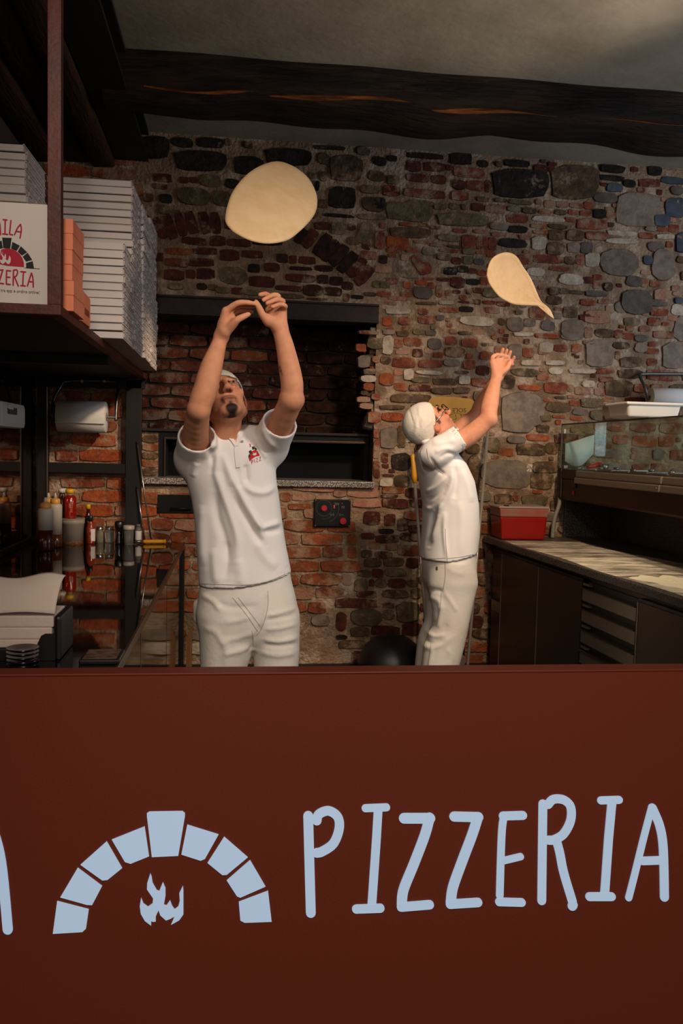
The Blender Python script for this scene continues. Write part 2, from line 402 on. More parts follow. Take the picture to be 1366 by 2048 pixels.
block((960,480,1200,680), 1366, [(430,165,600,280,'r'),(600,165,950,275,'r'),(955,185,1090,285,'d'),(1095,165,1210,290,'r'),(785,295,1010,360,'r'),(490,120,580,160,'r'),(1195,150,1360,310,'w'),(1175,415,1290,500,'m'),(1290,390,1390,460,'r'),(600,455,720,520,'r'),(665,520,725,565,'r'),(780,540,905,630,'d'),(910,550,1010,620,'g'),(1015,570,1180,625,'d'),(1195,575,1420,640,'s'),(755,630,930,740,'d'),(1140,670,1320,750,'r'),(845,765,930,810,'r'),(950,755,1110,890,'d'),(830,830,935,900,'t'),(560,760,735,910,'r'),(400,800,480,850,'g'),(500,890,630,990,'t'),(690,915,850,1035,'s'),(920,900,1180,1140,'t'),(625,1060,895,1125,'o'),(1190,990,1280,1115,'r'),(300,870,500,1050,'t'),(210,890,280,970,'d'),(30,690,170,735,'m'),(185,700,340,760,'m'),(890,380,1170,520,'w'),(530,310,730,420,'w'),(1130,840,1366,920,'m'),(380,1045,600,1100,'w'),(130,1080,190,1130,'r')])
block((1150,500,1366,700), 1366, [(640,320,850,470,'s'),(840,355,930,475,'r'),(945,375,1070,475,'r'),(830,255,960,320,'p'),(775,150,840,220,'p'),(580,490,970,835,'s'),(500,650,640,800,'t'),(1000,490,1210,640,'p'),(950,645,1160,720,'s'),(955,740,1175,840,'r'),(1235,525,1325,580,'p'),(1255,595,1360,690,'b'),(620,850,820,965,'g'),(850,790,915,835,'r'),(70,620,265,710,'r'),(290,615,490,685,'r'),(390,700,490,800,'p'),(120,760,440,940,'p'),(920,850,1080,965,'r'),(1100,910,1190,960,'r'),(1170,840,1300,900,'p'),(1250,830,1500,1160,'t'),(560,945,620,995,'r'),(640,955,745,1035,'r'),(810,955,945,1040,'r'),(990,1015,1255,1125,'r'),(500,1010,600,1120,'r'),(600,1045,750,1135,'r'),(745,1070,910,1170,'s'),(930,1155,1050,1225,'r'),(120,975,220,1115,'r'),(250,990,500,1120,'d'),(470,1160,690,1260,'d'),(750,1170,900,1300,'t'),(1110,1170,1420,1500,'t'),(100,1140,240,1200,'d'),(130,515,420,595,'s'),(1215,680,1366,830,'w'),(880,1240,1060,1320,'r')])
block((700,660,940,860), 1366, [(100,0,325,55,'r'),(70,155,185,250,'q'),(190,85,370,220,'g'),(480,100,600,205,'r'),(610,80,810,190,'q'),(370,60,490,280,'w'),(880,90,1040,230,'s'),(1090,70,1215,175,'r'),(1080,190,1300,315,'r'),(480,305,745,435,'r'),(780,335,1050,435,'r'),(950,250,1060,320,'r'),(850,200,940,270,'p'),(90,290,230,430,'t'),(150,440,300,510,'g'),(120,510,300,600,'w'),(155,600,270,690,'q'),(120,690,205,745,'d'),(80,755,230,825,'p'),(110,830,260,900,'p'),(500,440,600,520,'p'),(610,440,720,570,'w'),(690,530,920,605,'g'),(940,545,1230,630,'d'),(505,600,650,695,'q'),(670,615,915,700,'m'),(920,650,1165,735,'d'),(1170,650,1366,720,'d'),(470,720,930,835,'d'),(335,850,620,905,'d'),(205,925,350,1060,'o'),(360,935,600,1040,'o'),(740,455,1050,515,'w'),(1200,460,1350,505,'d'),(1290,340,1420,450,'r'),(1060,330,1250,420,'t'),(520,220,670,280,'p'),(1240,520,1366,620,'w')])
block((1000,660,1240,860), 1366, [(395,35,665,100,'o'),(260,200,370,315,'r'),(95,160,250,335,'t'),(-60,180,80,280,'r'),(445,135,600,260,'w'),(615,165,770,250,'r'),(435,205,545,280,'r'),(120,430,440,535,'g'),(20,510,165,670,'d'),(420,480,550,575,'r'),(450,430,515,475,'r'),(510,345,740,405,'w'),(500,590,760,730,'r'),(210,620,455,690,'o'),(765,620,835,705,'r'),(850,640,1030,740,'r'),(770,735,890,785,'r'),(1095,430,1300,500,'r'),(1130,530,1290,595,'r'),(1115,600,1190,660,'r'),(1075,660,1200,750,'r'),(1190,560,1500,760,'d'),(50,705,495,1130,'t'),(515,810,800,940,'d'),(500,780,620,820,'q'),(620,750,760,790,'d'),(915,775,1170,885,'g'),(820,890,1000,970,'s'),(790,795,905,865,'r'),(1180,830,1260,920,'r'),(1170,770,1300,820,'q'),(1020,900,1310,1040,'g'),(800,985,930,1030,'q'),(600,965,740,1005,'q'),(960,0,1055,95,'r'),(820,265,860,300,'m'),(850,285,905,325,'m'),(890,340,950,390,'r'),(980,110,1300,420,'t'),(690,0,940,120,'t'),(780,435,1090,500,'w'),(550,420,710,510,'w'),(930,570,1080,660,'w'),(240,340,460,410,'w'),(1310,240,1366,340,'r'),(1035,495,1095,545,'m')])
block((930,820,1130,1020), 1366, [(500,-250,960,310,'t'),(975,205,1150,300,'d'),(840,325,1145,425,'o'),(570,350,830,460,'t'),(700,455,1110,620,'d'),(1095,440,1270,610,'d'),(450,520,660,630,'q'),(290,370,470,590,'g'),(200,670,920,1090,'t'),(930,700,1270,860,'d'),(890,850,1200,1080,'d'),(840,740,960,850,'w'),(400,1150,640,1280,'d'),(160,1110,350,1250,'t'),(770,1150,1120,1310,'g'),(920,1090,1060,1140,'q'),(360,620,460,670,'r'),(0,450,200,600,'d'),(40,610,190,1080,'d'),(1020,70,1180,150,'g'),(1240,130,1310,200,'r'),(320,300,410,350,'q')])
block((680,840,860,1040), 1366, [(610,110,870,430,'t'),(870,90,1000,420,'d'),(620,500,730,650,'m'),(780,500,1080,760,'k'),(640,660,740,730,'m'),(740,740,840,800,'m'),(650,820,820,860,'m'),(610,880,800,1010,'w'),(820,830,1060,1030,'d'),(640,1010,980,1120,'q'),(620,1130,880,1180,'m'),(640,1190,1040,1340,'m'),(990,1030,1230,1180,'m'),(1060,1200,1290,1330,'m'),(110,1010,590,1180,'p'),(190,1190,630,1330,'p'),(510,130,600,280,'r'),(510,300,600,590,'r'),(510,610,600,880,'r'),(-100,1010,100,1170,'p')])
block((560,960,860,1160), 1366, [(110,60,490,105,'p'),(0,115,100,195,'q'),(110,120,310,190,'p'),(75,215,285,270,'q'),(760,285,915,410,'m'),(950,310,1050,415,'m'),(1070,350,1165,460,'m'),(900,445,1040,490,'k'),(740,480,860,540,'m'),(870,500,1080,570,'m'),(1090,480,1300,550,'m'),(810,555,910,630,'q'),(960,570,1070,640,'q'),(1070,590,1260,690,'r'),(740,640,840,700,'d'),(860,650,1020,710,'m'),(770,710,920,790,'d'),(940,710,1130,780,'d'),(1150,710,1260,800,'m'),(950,800,1150,880,'g'),(840,810,940,890,'m'),(700,820,830,880,'d'),(190,690,250,690,'q')])
block((560,1140,860,1340), 1366, [(680,85,800,195,'g'),(810,85,860,150,'m'),(865,80,970,155,'d'),(980,80,1140,160,'m'),(1150,90,1250,155,'d'),(700,190,880,250,'m'),(920,180,1170,250,'d'),(1190,170,1290,255,'g'),(500,260,880,345,'m'),(640,350,920,510,'g'),(510,390,600,550,'m'),(1060,300,1270,465,'g'),(930,300,1040,350,'m'),(930,360,1040,450,'d'),(640,520,810,600,'d'),(830,510,1090,590,'m'),(1110,480,1290,600,'m'),(540,640,780,710,'d'),(510,590,610,630,'k'),(650,740,760,850,'m'),(820,600,1000,680,'d')])

# free space: courses of brick and stone, region by region
def region(x, z):
    px, py = to_px((x, WY, z))
    if px < 322: return 'reg'
    if py > 965 and px < 735:
        return 'pale' if py < 1070 else ('worn' if py < 1245 else 'plaster')
    if px < 960 and py > 960: return 'rough'
    if py < 470 and px < 760: return 'dark'
    if py < 620 and px < 760: return 'arch'
    return 'mixed'
PAL = {'reg': 'ooroqr', 'pale': 'ppqpq', 'worn': 'qqrqqp', 'plaster': 'tw', 'rough': 'mqrdmq', 'dark': 'kkdmg', 'arch': 'mhmh', 'mixed': 'rrrqdtmg'}
z = 0.25
while z < CZ:
    hh = random.uniform(0.060, 0.074)
    x = -1.14 + random.uniform(0, 0.2)
    while x < 2.95:
        rg = region(x, z)
        if rg in ('reg', 'pale', 'worn'): w = random.choice([0.235, 0.235, 0.23, 0.115]); h = 0.0675; gp = 0.011
        elif rg == 'plaster': w = random.uniform(.1, .25); h = hh; gp = 0.05
        else: w = random.uniform(0.06, 0.21); h = hh*random.uniform(.75, 1.05); gp = random.uniform(.006, .035)
        if rg == 'plaster' and random.random() < 0.8: x += w; continue
        if rg == 'mixed' and random.random() < 0.2: x += w; continue
        done = False
        for ww in (w, w*0.7, w*0.45):
            if put(x+ww/2, z+hh/2+random.uniform(-.004, .004), ww, h-0.004, random.choice(PAL[rg]), lim=0.05):
                x += ww+gp; done = True; break
        if not done: x += 0.02
    z += hh+0.009
for i in range(5000):
    x = random.uniform(-0.5, 2.85); z = random.uniform(0.3, CZ)
    rg = region(x, z)
    if rg in ('reg', 'pale', 'worn', 'plaster'): continue
    w = random.uniform(0.03, 0.085); h = min(w*random.uniform(.55, 1.0), .06)
    put(x, z, w, h, random.choice(PAL[rg]), lim=0.03, gap=0.001)

# ------------------------------------------------------------------ wall body: uneven mortar bed with the niche cut out
def hnoise(x, z, s, seed):
    return math.sin(x*s*1.7+seed)*math.cos(z*s*1.3-seed*2)+0.6*math.sin(x*s*3.1+z*s*2.3+seed*3)+0.4*math.cos(z*s*5.3-x*s*4.1)
def rough_panel(xa, xb, za, zb, y, step=0.02, amp=0.004, hole=None):
    nx = int(round((xb-xa)/step)); nz = int(round((zb-za)/step))
    mb = MB(); vs = []; fs = []
    for j in range(nz+1):
        for i in range(nx+1):
            X = xa+(xb-xa)*i/nx; Z = za+(zb-za)*j/nz
            vs.append((X, y+amp*hnoise(X, Z, 11, 1.3)*0.5+random.uniform(-amp, amp)*0.6, Z))
    for j in range(nz):
        for i in range(nx):
            cx = xa+(xb-xa)*(i+.5)/nx; cz = za+(zb-za)*(j+.5)/nz
            if hole and hole[0] < cx < hole[1] and hole[2] < cz < hole[3]: continue
            a = j*(nx+1)+i; fs.append([a, a+1, a+nx+2, a+nx+1])
    mb.add(vs, fs, 0, True); return mb
mb = rough_panel(-1.14, 3.0, 0.0, 3.22, WY+0.005, 0.02, 0.0045, (NX0, NX1, NZ0-0.02, NZ1+0.02))
wall = obj('wall_back', mb, mortar_m)
struct(wall, 'old brick and stone wall with pale mortar behind the two pizza makers', 'wall')

PIECES = [p for p in PIECES if 0.0 < p[1] < CZ-0.01 and -1.15 < p[0] < 2.95]
def vis_area(p):
    px, py = to_px((p[0], WY, p[1]))
    a = p[2]*p[3]
    if not (-30 < px < 1400 and 240 < py < 1345): a *= 0.02
    if px < 290 and py < 745: a *= 0.05
    if px > 1110 and py > 860: a *= 0.05
    return a
for part in ('brick', 'stone'):
    sel = sorted([p for p in PIECES if KIND[p[4]][0] == part], key=vis_area, reverse=True)
    for i, (x, z, w, h, k, rot) in enumerate(sel[:300]):
        o = bpy.data.objects.new(part, lib_mesh(k, random.randrange(6)))
        COL.objects.link(o); o.parent = wall
        o.location = (x, WY+random.uniform(-0.002, 0.005), z)
        o.rotation_euler = (0, -rot if rot else random.uniform(-.03, .03), 0)
        fl = random.choice((1, -1))
        o.scale = (w, random.uniform(.8, 1.3), h)
    rest = sel[300:]
    if rest:
        mb = MB(); mats = []; mi = {}
        for (x, z, w, h, k, rot) in rest:
            me = lib_mesh(k, random.randrange(6))
            if k not in mi: mi[k] = len(mats); mats.append(KIND[k][1])
            c, s = math.cos(rot), math.sin(rot)
            mb.add([(x+(v.co.x*w*c-v.co.z*h*s), WY+0.004+v.co.y, z+(v.co.x*w*s+v.co.z*h*c)) for v in me.vertices], [list(f.vertices) for f in me.polygons], mi[k], True)
        o = obj('small_'+part+'s', mb, mats, wall)
        o['kind'] = 'stuff'
print('masonry pieces', len(PIECES))

# ------------------------------------------------------------------ the niche above the oven
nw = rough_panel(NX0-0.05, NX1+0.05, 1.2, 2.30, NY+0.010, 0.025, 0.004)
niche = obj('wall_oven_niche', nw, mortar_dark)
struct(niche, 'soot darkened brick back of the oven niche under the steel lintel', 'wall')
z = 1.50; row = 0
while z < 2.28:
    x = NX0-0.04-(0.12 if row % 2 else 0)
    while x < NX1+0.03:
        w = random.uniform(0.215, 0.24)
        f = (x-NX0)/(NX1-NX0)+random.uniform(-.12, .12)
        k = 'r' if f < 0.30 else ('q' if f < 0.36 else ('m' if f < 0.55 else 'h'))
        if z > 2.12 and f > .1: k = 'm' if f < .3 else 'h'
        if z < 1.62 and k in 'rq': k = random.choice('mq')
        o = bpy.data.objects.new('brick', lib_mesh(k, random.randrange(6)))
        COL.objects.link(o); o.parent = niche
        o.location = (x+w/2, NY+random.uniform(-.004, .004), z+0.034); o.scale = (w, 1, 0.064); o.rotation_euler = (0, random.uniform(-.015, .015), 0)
        x += w+0.011
    z += 0.0745; row += 1
# returns of the niche: right jamb, underside, left jamb
mb = MB()
mb.box((NX1, WY+0.01, NZ0-0.05), (NX1+0.08, NY+0.05, NZ1+0.05))
mb.box((NX0-0.08, WY+0.01, NZ0-0.05), (NX0, NY+0.05, NZ1+0.05))
mb.box((NX0-0.08, WY+0.02, NZ1+0.03), (NX1+0.08, NY+0.05, NZ1+0.10))
jamb = obj('wall_niche_side', mb, mortar_dark)
struct(jamb, 'rough side walls of the oven niche', 'wall')
rd = random.Random(5)
z = 1.62
while z < 2.19:      # broken stones along the right jamb
    h = rd.uniform(.05, .10)
    y = WY+0.03
    while y < NY-0.04:
        w = rd.uniform(.07, .14)
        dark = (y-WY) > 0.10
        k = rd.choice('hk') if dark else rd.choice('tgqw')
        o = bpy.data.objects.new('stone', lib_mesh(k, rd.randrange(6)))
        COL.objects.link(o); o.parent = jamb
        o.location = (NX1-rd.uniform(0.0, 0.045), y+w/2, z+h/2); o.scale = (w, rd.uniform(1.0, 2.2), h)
        o.rotation_euler = (rd.uniform(-.2, .2), rd.uniform(-.2, .2), -PI/2)
        y += w*0.9
    z += h*0.92

# ------------------------------------------------------------------ skirting, floor, ceiling, left wall
mb = MB(); mb.box((-1.14, WY-0.02, 0), (3.0, WY+0.02, 0.235)); mb.box((-1.14, WY-0.035, 0.235), (3.0, WY+0.02, 0.262))
struct(obj('baseboard_back', mb, pm('black_skirting', '#14100d', 0.5)), 'black skirting along the foot of the brick wall', 'skirting')
floor_m = pm('floor_tile', '#3b2a20', 0.5, col2='#2a1d16', scale=3)
mb = MB(); mb.box((-2.6, -3.5, -0.06), (4.2, 5.5, 0))
struct(obj('floor', mb, floor_m), 'dark brown floor of the pizza kitchen', 'floor')
plaster = pm('ceiling_plaster', '#968a77', 0.95, col2='#786c5a', scale=1.6, amount=0.8, bump=0.15, bscale=30, spec=0.2)
mb = MB(); mb.box((-2.6, -3.5, CZ), (4.2, 5.5, CZ+0.1))
struct(obj('ceiling', mb, plaster), 'grey beige plaster ceiling stained along the dark beam', 'ceiling')
lw = pm('left_wall', '#3a2a1f', 0.8, col2='#2a1d15', scale=4)
mb = MB(); mb.box((LX-0.14, 0.4, 0), (LX-0.02, 5.4, CZ))
struct(obj('wall_left', mb, lw), 'dark brown wall at the left behind the mirror panel', 'wall')
# ------------------------------------------------------------------ ceiling beams
wood_dark = pm('old_beam_wood', '#2a1a10', 0.8, col2='#0f0906', scale=3.0, amount=0.95, stretch=(1.2, 9, 9), bump=0.7, bscale=8, spec=0.25)
wood_brown = pm('brown_plank_wood', '#3c2112', 0.75, col2='#24130a', scale=3.0, amount=0.9, stretch=(9, 1.0, 9), bump=0.6, bscale=9, spec=0.25)
black_steel = pm('black_steel', '#130d0a', 0.6, 0.0, col2='#0b0806', scale=6, amount=0.7, spec=0.4)
rust_steel = pm('rusty_brown_steel', '#551f0c', 0.55, 0.0, col2='#3c1508', scale=9, amount=0.7, bump=0.1, bscale=60)
lintel_m = pm('rusty_lintel_steel', '#2a160d', 0.7, 0.0, col2='#170c07', scale=14, amount=0.8, bump=0.15, bscale=50)
worn_m = pm('worn_orange_wood', '#8a4a17', 0.75, col2='#3a1c0a', scale=5.0, amount=0.9, stretch=(1.0, 8, 8), bump=0.6, bscale=9, spec=0.25)

# the hewn log across the room: a rough round-bottomed section swept along X
BY0 = atZ(240, 95, CZ).y
beam = thing('ceiling_beam', 'massive dark hewn timber beam crossing under the plaster ceiling', 'beam', (0.9, BY0+0.15, CZ))
def log_ring(x, n=22):
    pts = []
    r1 = 0.010*math.sin(x*5.1)+0.008*math.sin(x*11.3+1)
    for k in range(n):
        a = PI + PI*k/(n-1)
        y = BY0+0.16+0.165*math.copysign(abs(math.cos(a))**0.6, math.cos(a))
        z = CZ-0.002+(-0.185+r1+0.012*math.sin(3*a+x*4))*abs(math.sin(a))**0.6*(-math.sin(a) if False else 1)*1.0
        pts.append((x, y+0.006*math.sin(x*9+k), z))
    return pts
mb = MB(); vs = []; fs = []; NXB = 90; n = 22
for i in range(NXB+1):
    x = -0.60+(2.95+0.60)*i/NXB; vs += log_ring(x, n)
for i in range(NXB):
    for k in range(n-1): fs.append([i*n+k, i*n+k+1, (i+1)*n+k+1, (i+1)*n+k])
mb.add(vs, fs, 0, True)
lg = obj('log', mb, wood_dark, beam)
# splintered lower edge where the sapwood shows orange
mb = MB(); vs = []; fs = []; NS = 110; m = 5
for i in range(NS+1):
    x = -0.42+i/NS*2.95
    w = max(0.06, 0.5+0.5*math.sin(x*2.3+0.6)+0.25*math.sin(x*7.7))*0.45
    ring = log_ring(x, 61)
    for j in range(m):
        t = 12+w*11*(j/(m-1)-0.35)
        k = int(t); fr = t-k
        p = Vector(ring[k]).lerp(Vector(ring[k+1]), fr); c = Vector((x, BY0+0.16, CZ-0.08))
        d = (p-c).normalized()
        vs.append(p+d*(0.003 if 0 < j < m-1 else -0.004))
for i in range(NS):
    for j in range(m-1): fs.append([i*m+j, i*m+j+1, (i+1)*m+j+1, (i+1)*m+j])
mb.add(vs, fs, 0, True)
sp = obj('splintered_edge', mb, worn_m, beam); sp['label'] = 'orange splintered edge along the beam'

# black steel beam and brown timber along the left, running to the wall
bz = 3.03
mb = MB(); mb.box((-0.665, 0.5, bz), (-0.655+0.165, WY, bz+0.018)); mb.box((-0.60, 0.5, bz+0.018), (-0.585, WY, CZ)); mb.box((-0.665, 0.5, CZ-0.018), (-0.49, WY, CZ))
o = thing('steel_ceiling_beam', 'black steel beam running from the camera side to the brick wall above the shelf', 'beam', (-0.58, 2.6, bz))
obj('lower_flange', MB().box((-0.665, 0.5, bz), (-0.495, WY, bz+0.02)), black_steel, o)
obj('web', MB().box((-0.60, 0.5, bz+0.02), (-0.575, WY, CZ-0.02)), black_steel, o)
obj('upper_flange', MB().box((-0.665, 0.5, CZ-0.02), (-0.495, WY, CZ)), black_steel, o)
o = thing('ceiling_planks', 'dark brown rough ceiling planks above the pizza boxes', 'planks', (-0.9, 2.6, CZ-0.05))
for i, (a, b) in enumerate(((-1.10, -0.945), (-0.94, -0.80), (-0.795, -0.67))):
    mb = MB(); vs = []; fs = []
    NL = 60
    for j in range(NL+1):
        y = 0.5+(WY-0.5)*j/NL; wv = 0.006*math.sin(y*3+i*2)+0.004*math.sin(y*8+i)
        zz = 2.985+(0.02 if i == 1 else 0)+wv
        vs += [(a, y, CZ-0.01), (a+0.004, y, zz+0.012), (a+0.02, y, zz), (b-0.02, y, zz+0.004), (b-0.004, y, zz+0.014), (b, y, CZ-0.01)]
    for j in range(NL):
        for k in range(5): fs.append([j*6+k, j*6+k+1, (j+1)*6+k+1, (j+1)*6+k])
    mb.add(vs, fs, 0, True); obj('plank', mb, wood_brown, o)

# ------------------------------------------------------------------ lintel, sill and oven
LX0 = NX0-0.06
l = thing('steel_lintel', 'rust brown steel lintel over the oven niche', 'lintel', ((LX0+LINX1)/2, WY, NZ1))
obj('web', MB().box((LX0, WY-0.008, NZ1+0.01), (LINX1, WY+0.03, 2.318)), lintel_m, l)
obj('lower_flange', MB().bbox((LX0, WY-0.03, NZ1-0.004), (LINX1, WY+0.14, NZ1+0.009), 0.003), lintel_m, l)
obj('upper_flange', MB().bbox((LX0, WY-0.022, 2.312), (LINX1, WY+0.03, 2.324), 0.003), lintel_m, l)
granite_m = pm('speckled_granite', '#a89a8c', 0.35, col2='#2a231e', scale=140, amount=0.95, lo=0.42, hi=0.56, detail=2)
sl = obj('oven_sill', MB().bbox((NX0-0.01, WY-0.035, NZ0-0.035), (LINX1+0.0, NY-0.05, NZ0), 0.004), granite_m)
tag(sl, 'speckled pale granite sill under the black oven mouth', 'sill')

oven_black = pm('oven_black_iron', '#070504', 0.6, 0.0, spec=0.25)
oven_in = pm('oven_soot', '#040303', 0.95)
ov = thing('pizza_oven', 'black iron pizza oven front set in the brick niche', 'oven', (0.12, WY+0.2, NZ0))
OZ = atY(500, 866, WY+0.16).z; OX0 = atY(318, 900, WY+0.16).x; OX1 = NX1-0.005
FY = WY+0.16
a0 = atY(332, 900, FY).x; a1 = atY(728, 900, FY).x; az = atY(600, 884, FY).z
mb = MB()
mb.box((OX0, FY, az), (OX1, FY+0.03, OZ)); mb.box((OX0, FY, NZ0), (a0, FY+0.03, az)); mb.box((a1, FY, NZ0), (OX1, FY+0.03, az))
obj('frame', mb, oven_black, ov)
pier = obj('wall_oven_pier', MB().box((NX0, FY+0.01, NZ0), (OX0-0.001, NY-0.02, OZ-0.006)), mortar_m); struct(pier, 'short brick pier left of the oven mouth', 'wall')
zq = NZ0+0.004; iq = 0
while zq < OZ-0.05:
    o = bpy.data.objects.new('brick', lib_mesh('q' if iq % 2 else 'd', iq % 6)); COL.objects.link(o); o.parent = pier
    o.location = ((NX0+OX0)/2+0.03, FY+0.008, zq+0.022); o.scale = (OX0-NX0-0.07, 1, 0.040); zq += 0.047; iq += 1
obj('ledge', MB().bbox((NX0, FY-0.02, OZ-0.004), (OX1, NY-0.01, OZ+0.012), 0.004), pm('oven_ledge', '#2a1a12', 0.7, col2='#140d09', scale=10), ov)
mb = MB(); mb.box((a0, NY-0.06, NZ0), (a1, NY-0.04, az)); mb.box((a0-0.02, FY+0.03, NZ0), (a0, NY-0.04, az)); mb.box((a1, FY+0.03, NZ0), (a1+0.02, NY-0.04, az)); mb.box((a0, FY+0.03, az), (a1, NY-0.04, az+0.01))
obj('chamber', mb, oven_in, ov)
obj('rim', MB().bbox((a0-0.012, FY-0.012, az-0.004), (a1+0.012, FY, az+0.010), 0.003), pm('oven_rim', '#3a2a20', 0.4, 0.6), ov)
obj('rim', MB().bbox((a0-0.012, FY-0.012, NZ0), (a0, FY, az), 0.003), MATS['oven_rim'], ov)

# soot door with handle, left of the first man
p = atY(315, 989, WY-0.012); q = atY(388, 1027, WY-0.012)
sd = thing('soot_door', 'small black iron soot door with handle below the oven sill', 'soot door', ((p.x+q.x)/2, WY-0.006, q.z))
obj('plate', MB().bbox((p.x, WY-0.012, q.z), (q.x, WY+0.004, p.z), 0.002), oven_black, sd)
hz = q.z+0.028
obj('handle', MB().tube([(q.x-0.125, WY-0.012, hz), (q.x-0.122, WY-0.035, hz), (q.x-0.02, WY-0.035, hz), (q.x-0.017, WY-0.012, hz)], 0.004, 8), pm('handle_steel', '#3a3532', 0.3, 0.9), sd)

# control panel
p = atY(629.5, 998.5, WY-0.03); q = atY(700.5, 1053.5, WY-0.03)
cp = thing('oven_control_panel', 'black oven control panel with red knob and red button on the brick wall', 'control panel', ((p.x+q.x)/2, WY-0.02, q.z))
obj('plate', MB().bbox((p.x, WY-0.03, q.z), (q.x, WY+0.004, p.z), 0.003), pm('panel_black', '#0b0909', 0.5, spec=0.25), cp)
W_ = q.x-p.x; H_ = p.z-q.z
def cpp(u, v): return (p.x+W_*u, p.z-H_*v)
redp = pm('red_plastic', '#a3160f', 0.35); greyp = pm('grey_print', '#8d8a86', 0.5); blackp = pm('black_plastic', '#0c0b0b', 0.35)
def disc(mbx, x, y, z, r, t, n=18):
    vs = [(x+r*math.cos(2*PI*k/n), y, z+r*math.sin(2*PI*k/n)) for k in range(n)] + [(x+r*0.92*math.cos(2*PI*k/n), y-t, z+r*0.92*math.sin(2*PI*k/n)) for k in range(n)]
    mbx.add(vs, [[k, (k+1) % n, n+(k+1) % n, n+k] for k in range(n)]+[[n+k for k in range(n)]]); return mbx
def ringm(mbx, x, y, z, r, w, a0=0, a1=2*PI, n=30):
    vs = []
    for k in range(n+1):
        a = a0+(a1-a0)*k/n
        vs += [(x+(r-w)*math.cos(a), y, z+(r-w)*math.sin(a)), (x+r*math.cos(a), y, z+r*math.sin(a))]
    mbx.add(vs, [[2*k, 2*k+1, 2*k+3, 2*k+2] for k in range(n)]); return mbx
x, z = cpp(.26, .32); kn = obj('knob', disc(MB(), x, WY-0.03, z, .017, .016), redp, cp)
obj('knob_ring', disc(MB(), x, WY-0.03, z, .026, .006), blackp, cp)
x, z = cpp(.79, .79); obj('emergency_button', disc(MB(), x, WY-0.03, z, .020, .018), redp, cp)
x, z = cpp(.61, .16); obj('display', MB().box((x-.014, WY-.0315, z-.007), (x+.014, WY-.03, z+.007)), pm('lcd', '#3c443c', .3), cp)
x, z = cpp(.54, .27); obj('switch', MB().bbox((x-.005, WY-.036, z-.009), (x+.005, WY-.03, z+.009), .002), pm('pink_switch', '#b5304a', .4), cp)
for u, v in ((.76, .14), (.76, .25), (.81, .25), (.81, .30), (.76, .30)):
    x, z = cpp(u, v); obj('led', disc(MB(), x, WY-.03, z, .0025, .002, 8), greyp, cp)
mb = MB(); x, z = cpp(.26, .32); y = WY-.0306
ringm(mb, x, y, z, .046, .0011); ringm(mb, x, y, z, .085, .0011, -1.2, .25); ringm(mb, x, y, z, .062, .0009, -1.7, -.2)
x, z = cpp(.46, .56); ringm(mb, x, y, z, .006, .0022)
x, z = cpp(.53, .56); mb.add([(x-.002, y, z-.006), (x+.002, y, z-.006), (x+.002, y, z+.006), (x-.002, y, z+.006)], [[0,1,2,3]])
x, z = cpp(.71, .56); ringm(mb, x, y, z, .006, .002)
x, z = cpp(.78, .56); mb.add([(x-.006, y, z-.0012), (x+.006, y, z-.0012), (x+.006, y, z+.0012), (x-.006, y, z+.0012)], [[0,1,2,3]])
obj('printed_marks', mb, pm('dim_print', '#55504c', .5), cp, normals=False)
for u, v in ((.03, .03), (.97, .03), (.03, .97), (.97, .97)):
    x, z = cpp(u, v); obj('screw', disc(MB(), x, WY-.03, z, .004, .002, 8), pm('screw_steel', '#8d8a86', .3, .9), cp)

# ------------------------------------------------------------------ front counter panel with cut-out backlit sign
PY = 1.513; PZ = 1.095
pan = thing('counter_front', 'large dark red bar front with glowing pizzeria lettering and oven arch', 'counter', (0.25, PY, 0))
panel_m = pm('oxide_red_paint', '#6c2e1e', 0.6, spec=0.2, col2='#602718', scale=300, amount=0.4, bump=0.05, bscale=500)
obj('panel', MB().box((-1.1, PY, 0.0), (1.6, PY+0.03, PZ)), panel_m, pan)
obj('top_edge', MB().bbox((-1.1, PY-0.002, PZ), (1.6, PY+0.042, PZ+0.004), 0.0015), pm('oxide_red_edge', '#6b2a18', 0.45, spec=0.4), pan)
glow = pm('backlit_acrylic', '#9fb0c0', 0.5, emit='#b2cdec', estr=0.45)
def pfn(px, py, t):
    d = ray(px, py); c = CAM + d*(PY/d.y); return (c.x, PY-t, c.z)
def flat_part(poly, name, parent, mat, t=0.0025):
    return obj(name, MB().prism(poly, pfn, 0.0, t), mat, parent)
def stroke(pts, w, cap=True):     # round-capped stroke outline; w number or list
    pts = [Vector((a, b)) for a, b in pts]; ws = w if isinstance(w, list) else [w]*len(pts)
    # resample with Catmull-Rom for smooth bends
    L_, R_ = [], []
    for i, p0 in enumerate(pts):
        t = (pts[min(i+1, len(pts)-1)]-pts[max(i-1, 0)]).normalized(); nrm = Vector((-t.y, t.x))
        L_.append(p0+nrm*ws[i]/2); R_.append(p0-nrm*ws[i]/2)
    out = list(L_)
    if cap:
        t = (pts[-1]-pts[-2]).normalized(); nrm = Vector((-t.y, t.x))
        for k in range(1, 8): a = PI*k/8; out.append(pts[-1]+nrm*(ws[-1]/2*math.cos(a))+t*(ws[-1]/2*math.sin(a)))
    out += R_[::-1]
    if cap:
        t = (pts[0]-pts[1]).normalized(); nrm = Vector((-t.y, t.x))
        for k in range(1, 8): a = PI*k/8; out.append(pts[0]+nrm*(ws[0]/2*math.cos(a))+t*(ws[0]/2*math.sin(a)))
    return [(v.x, v.y) for v in out]
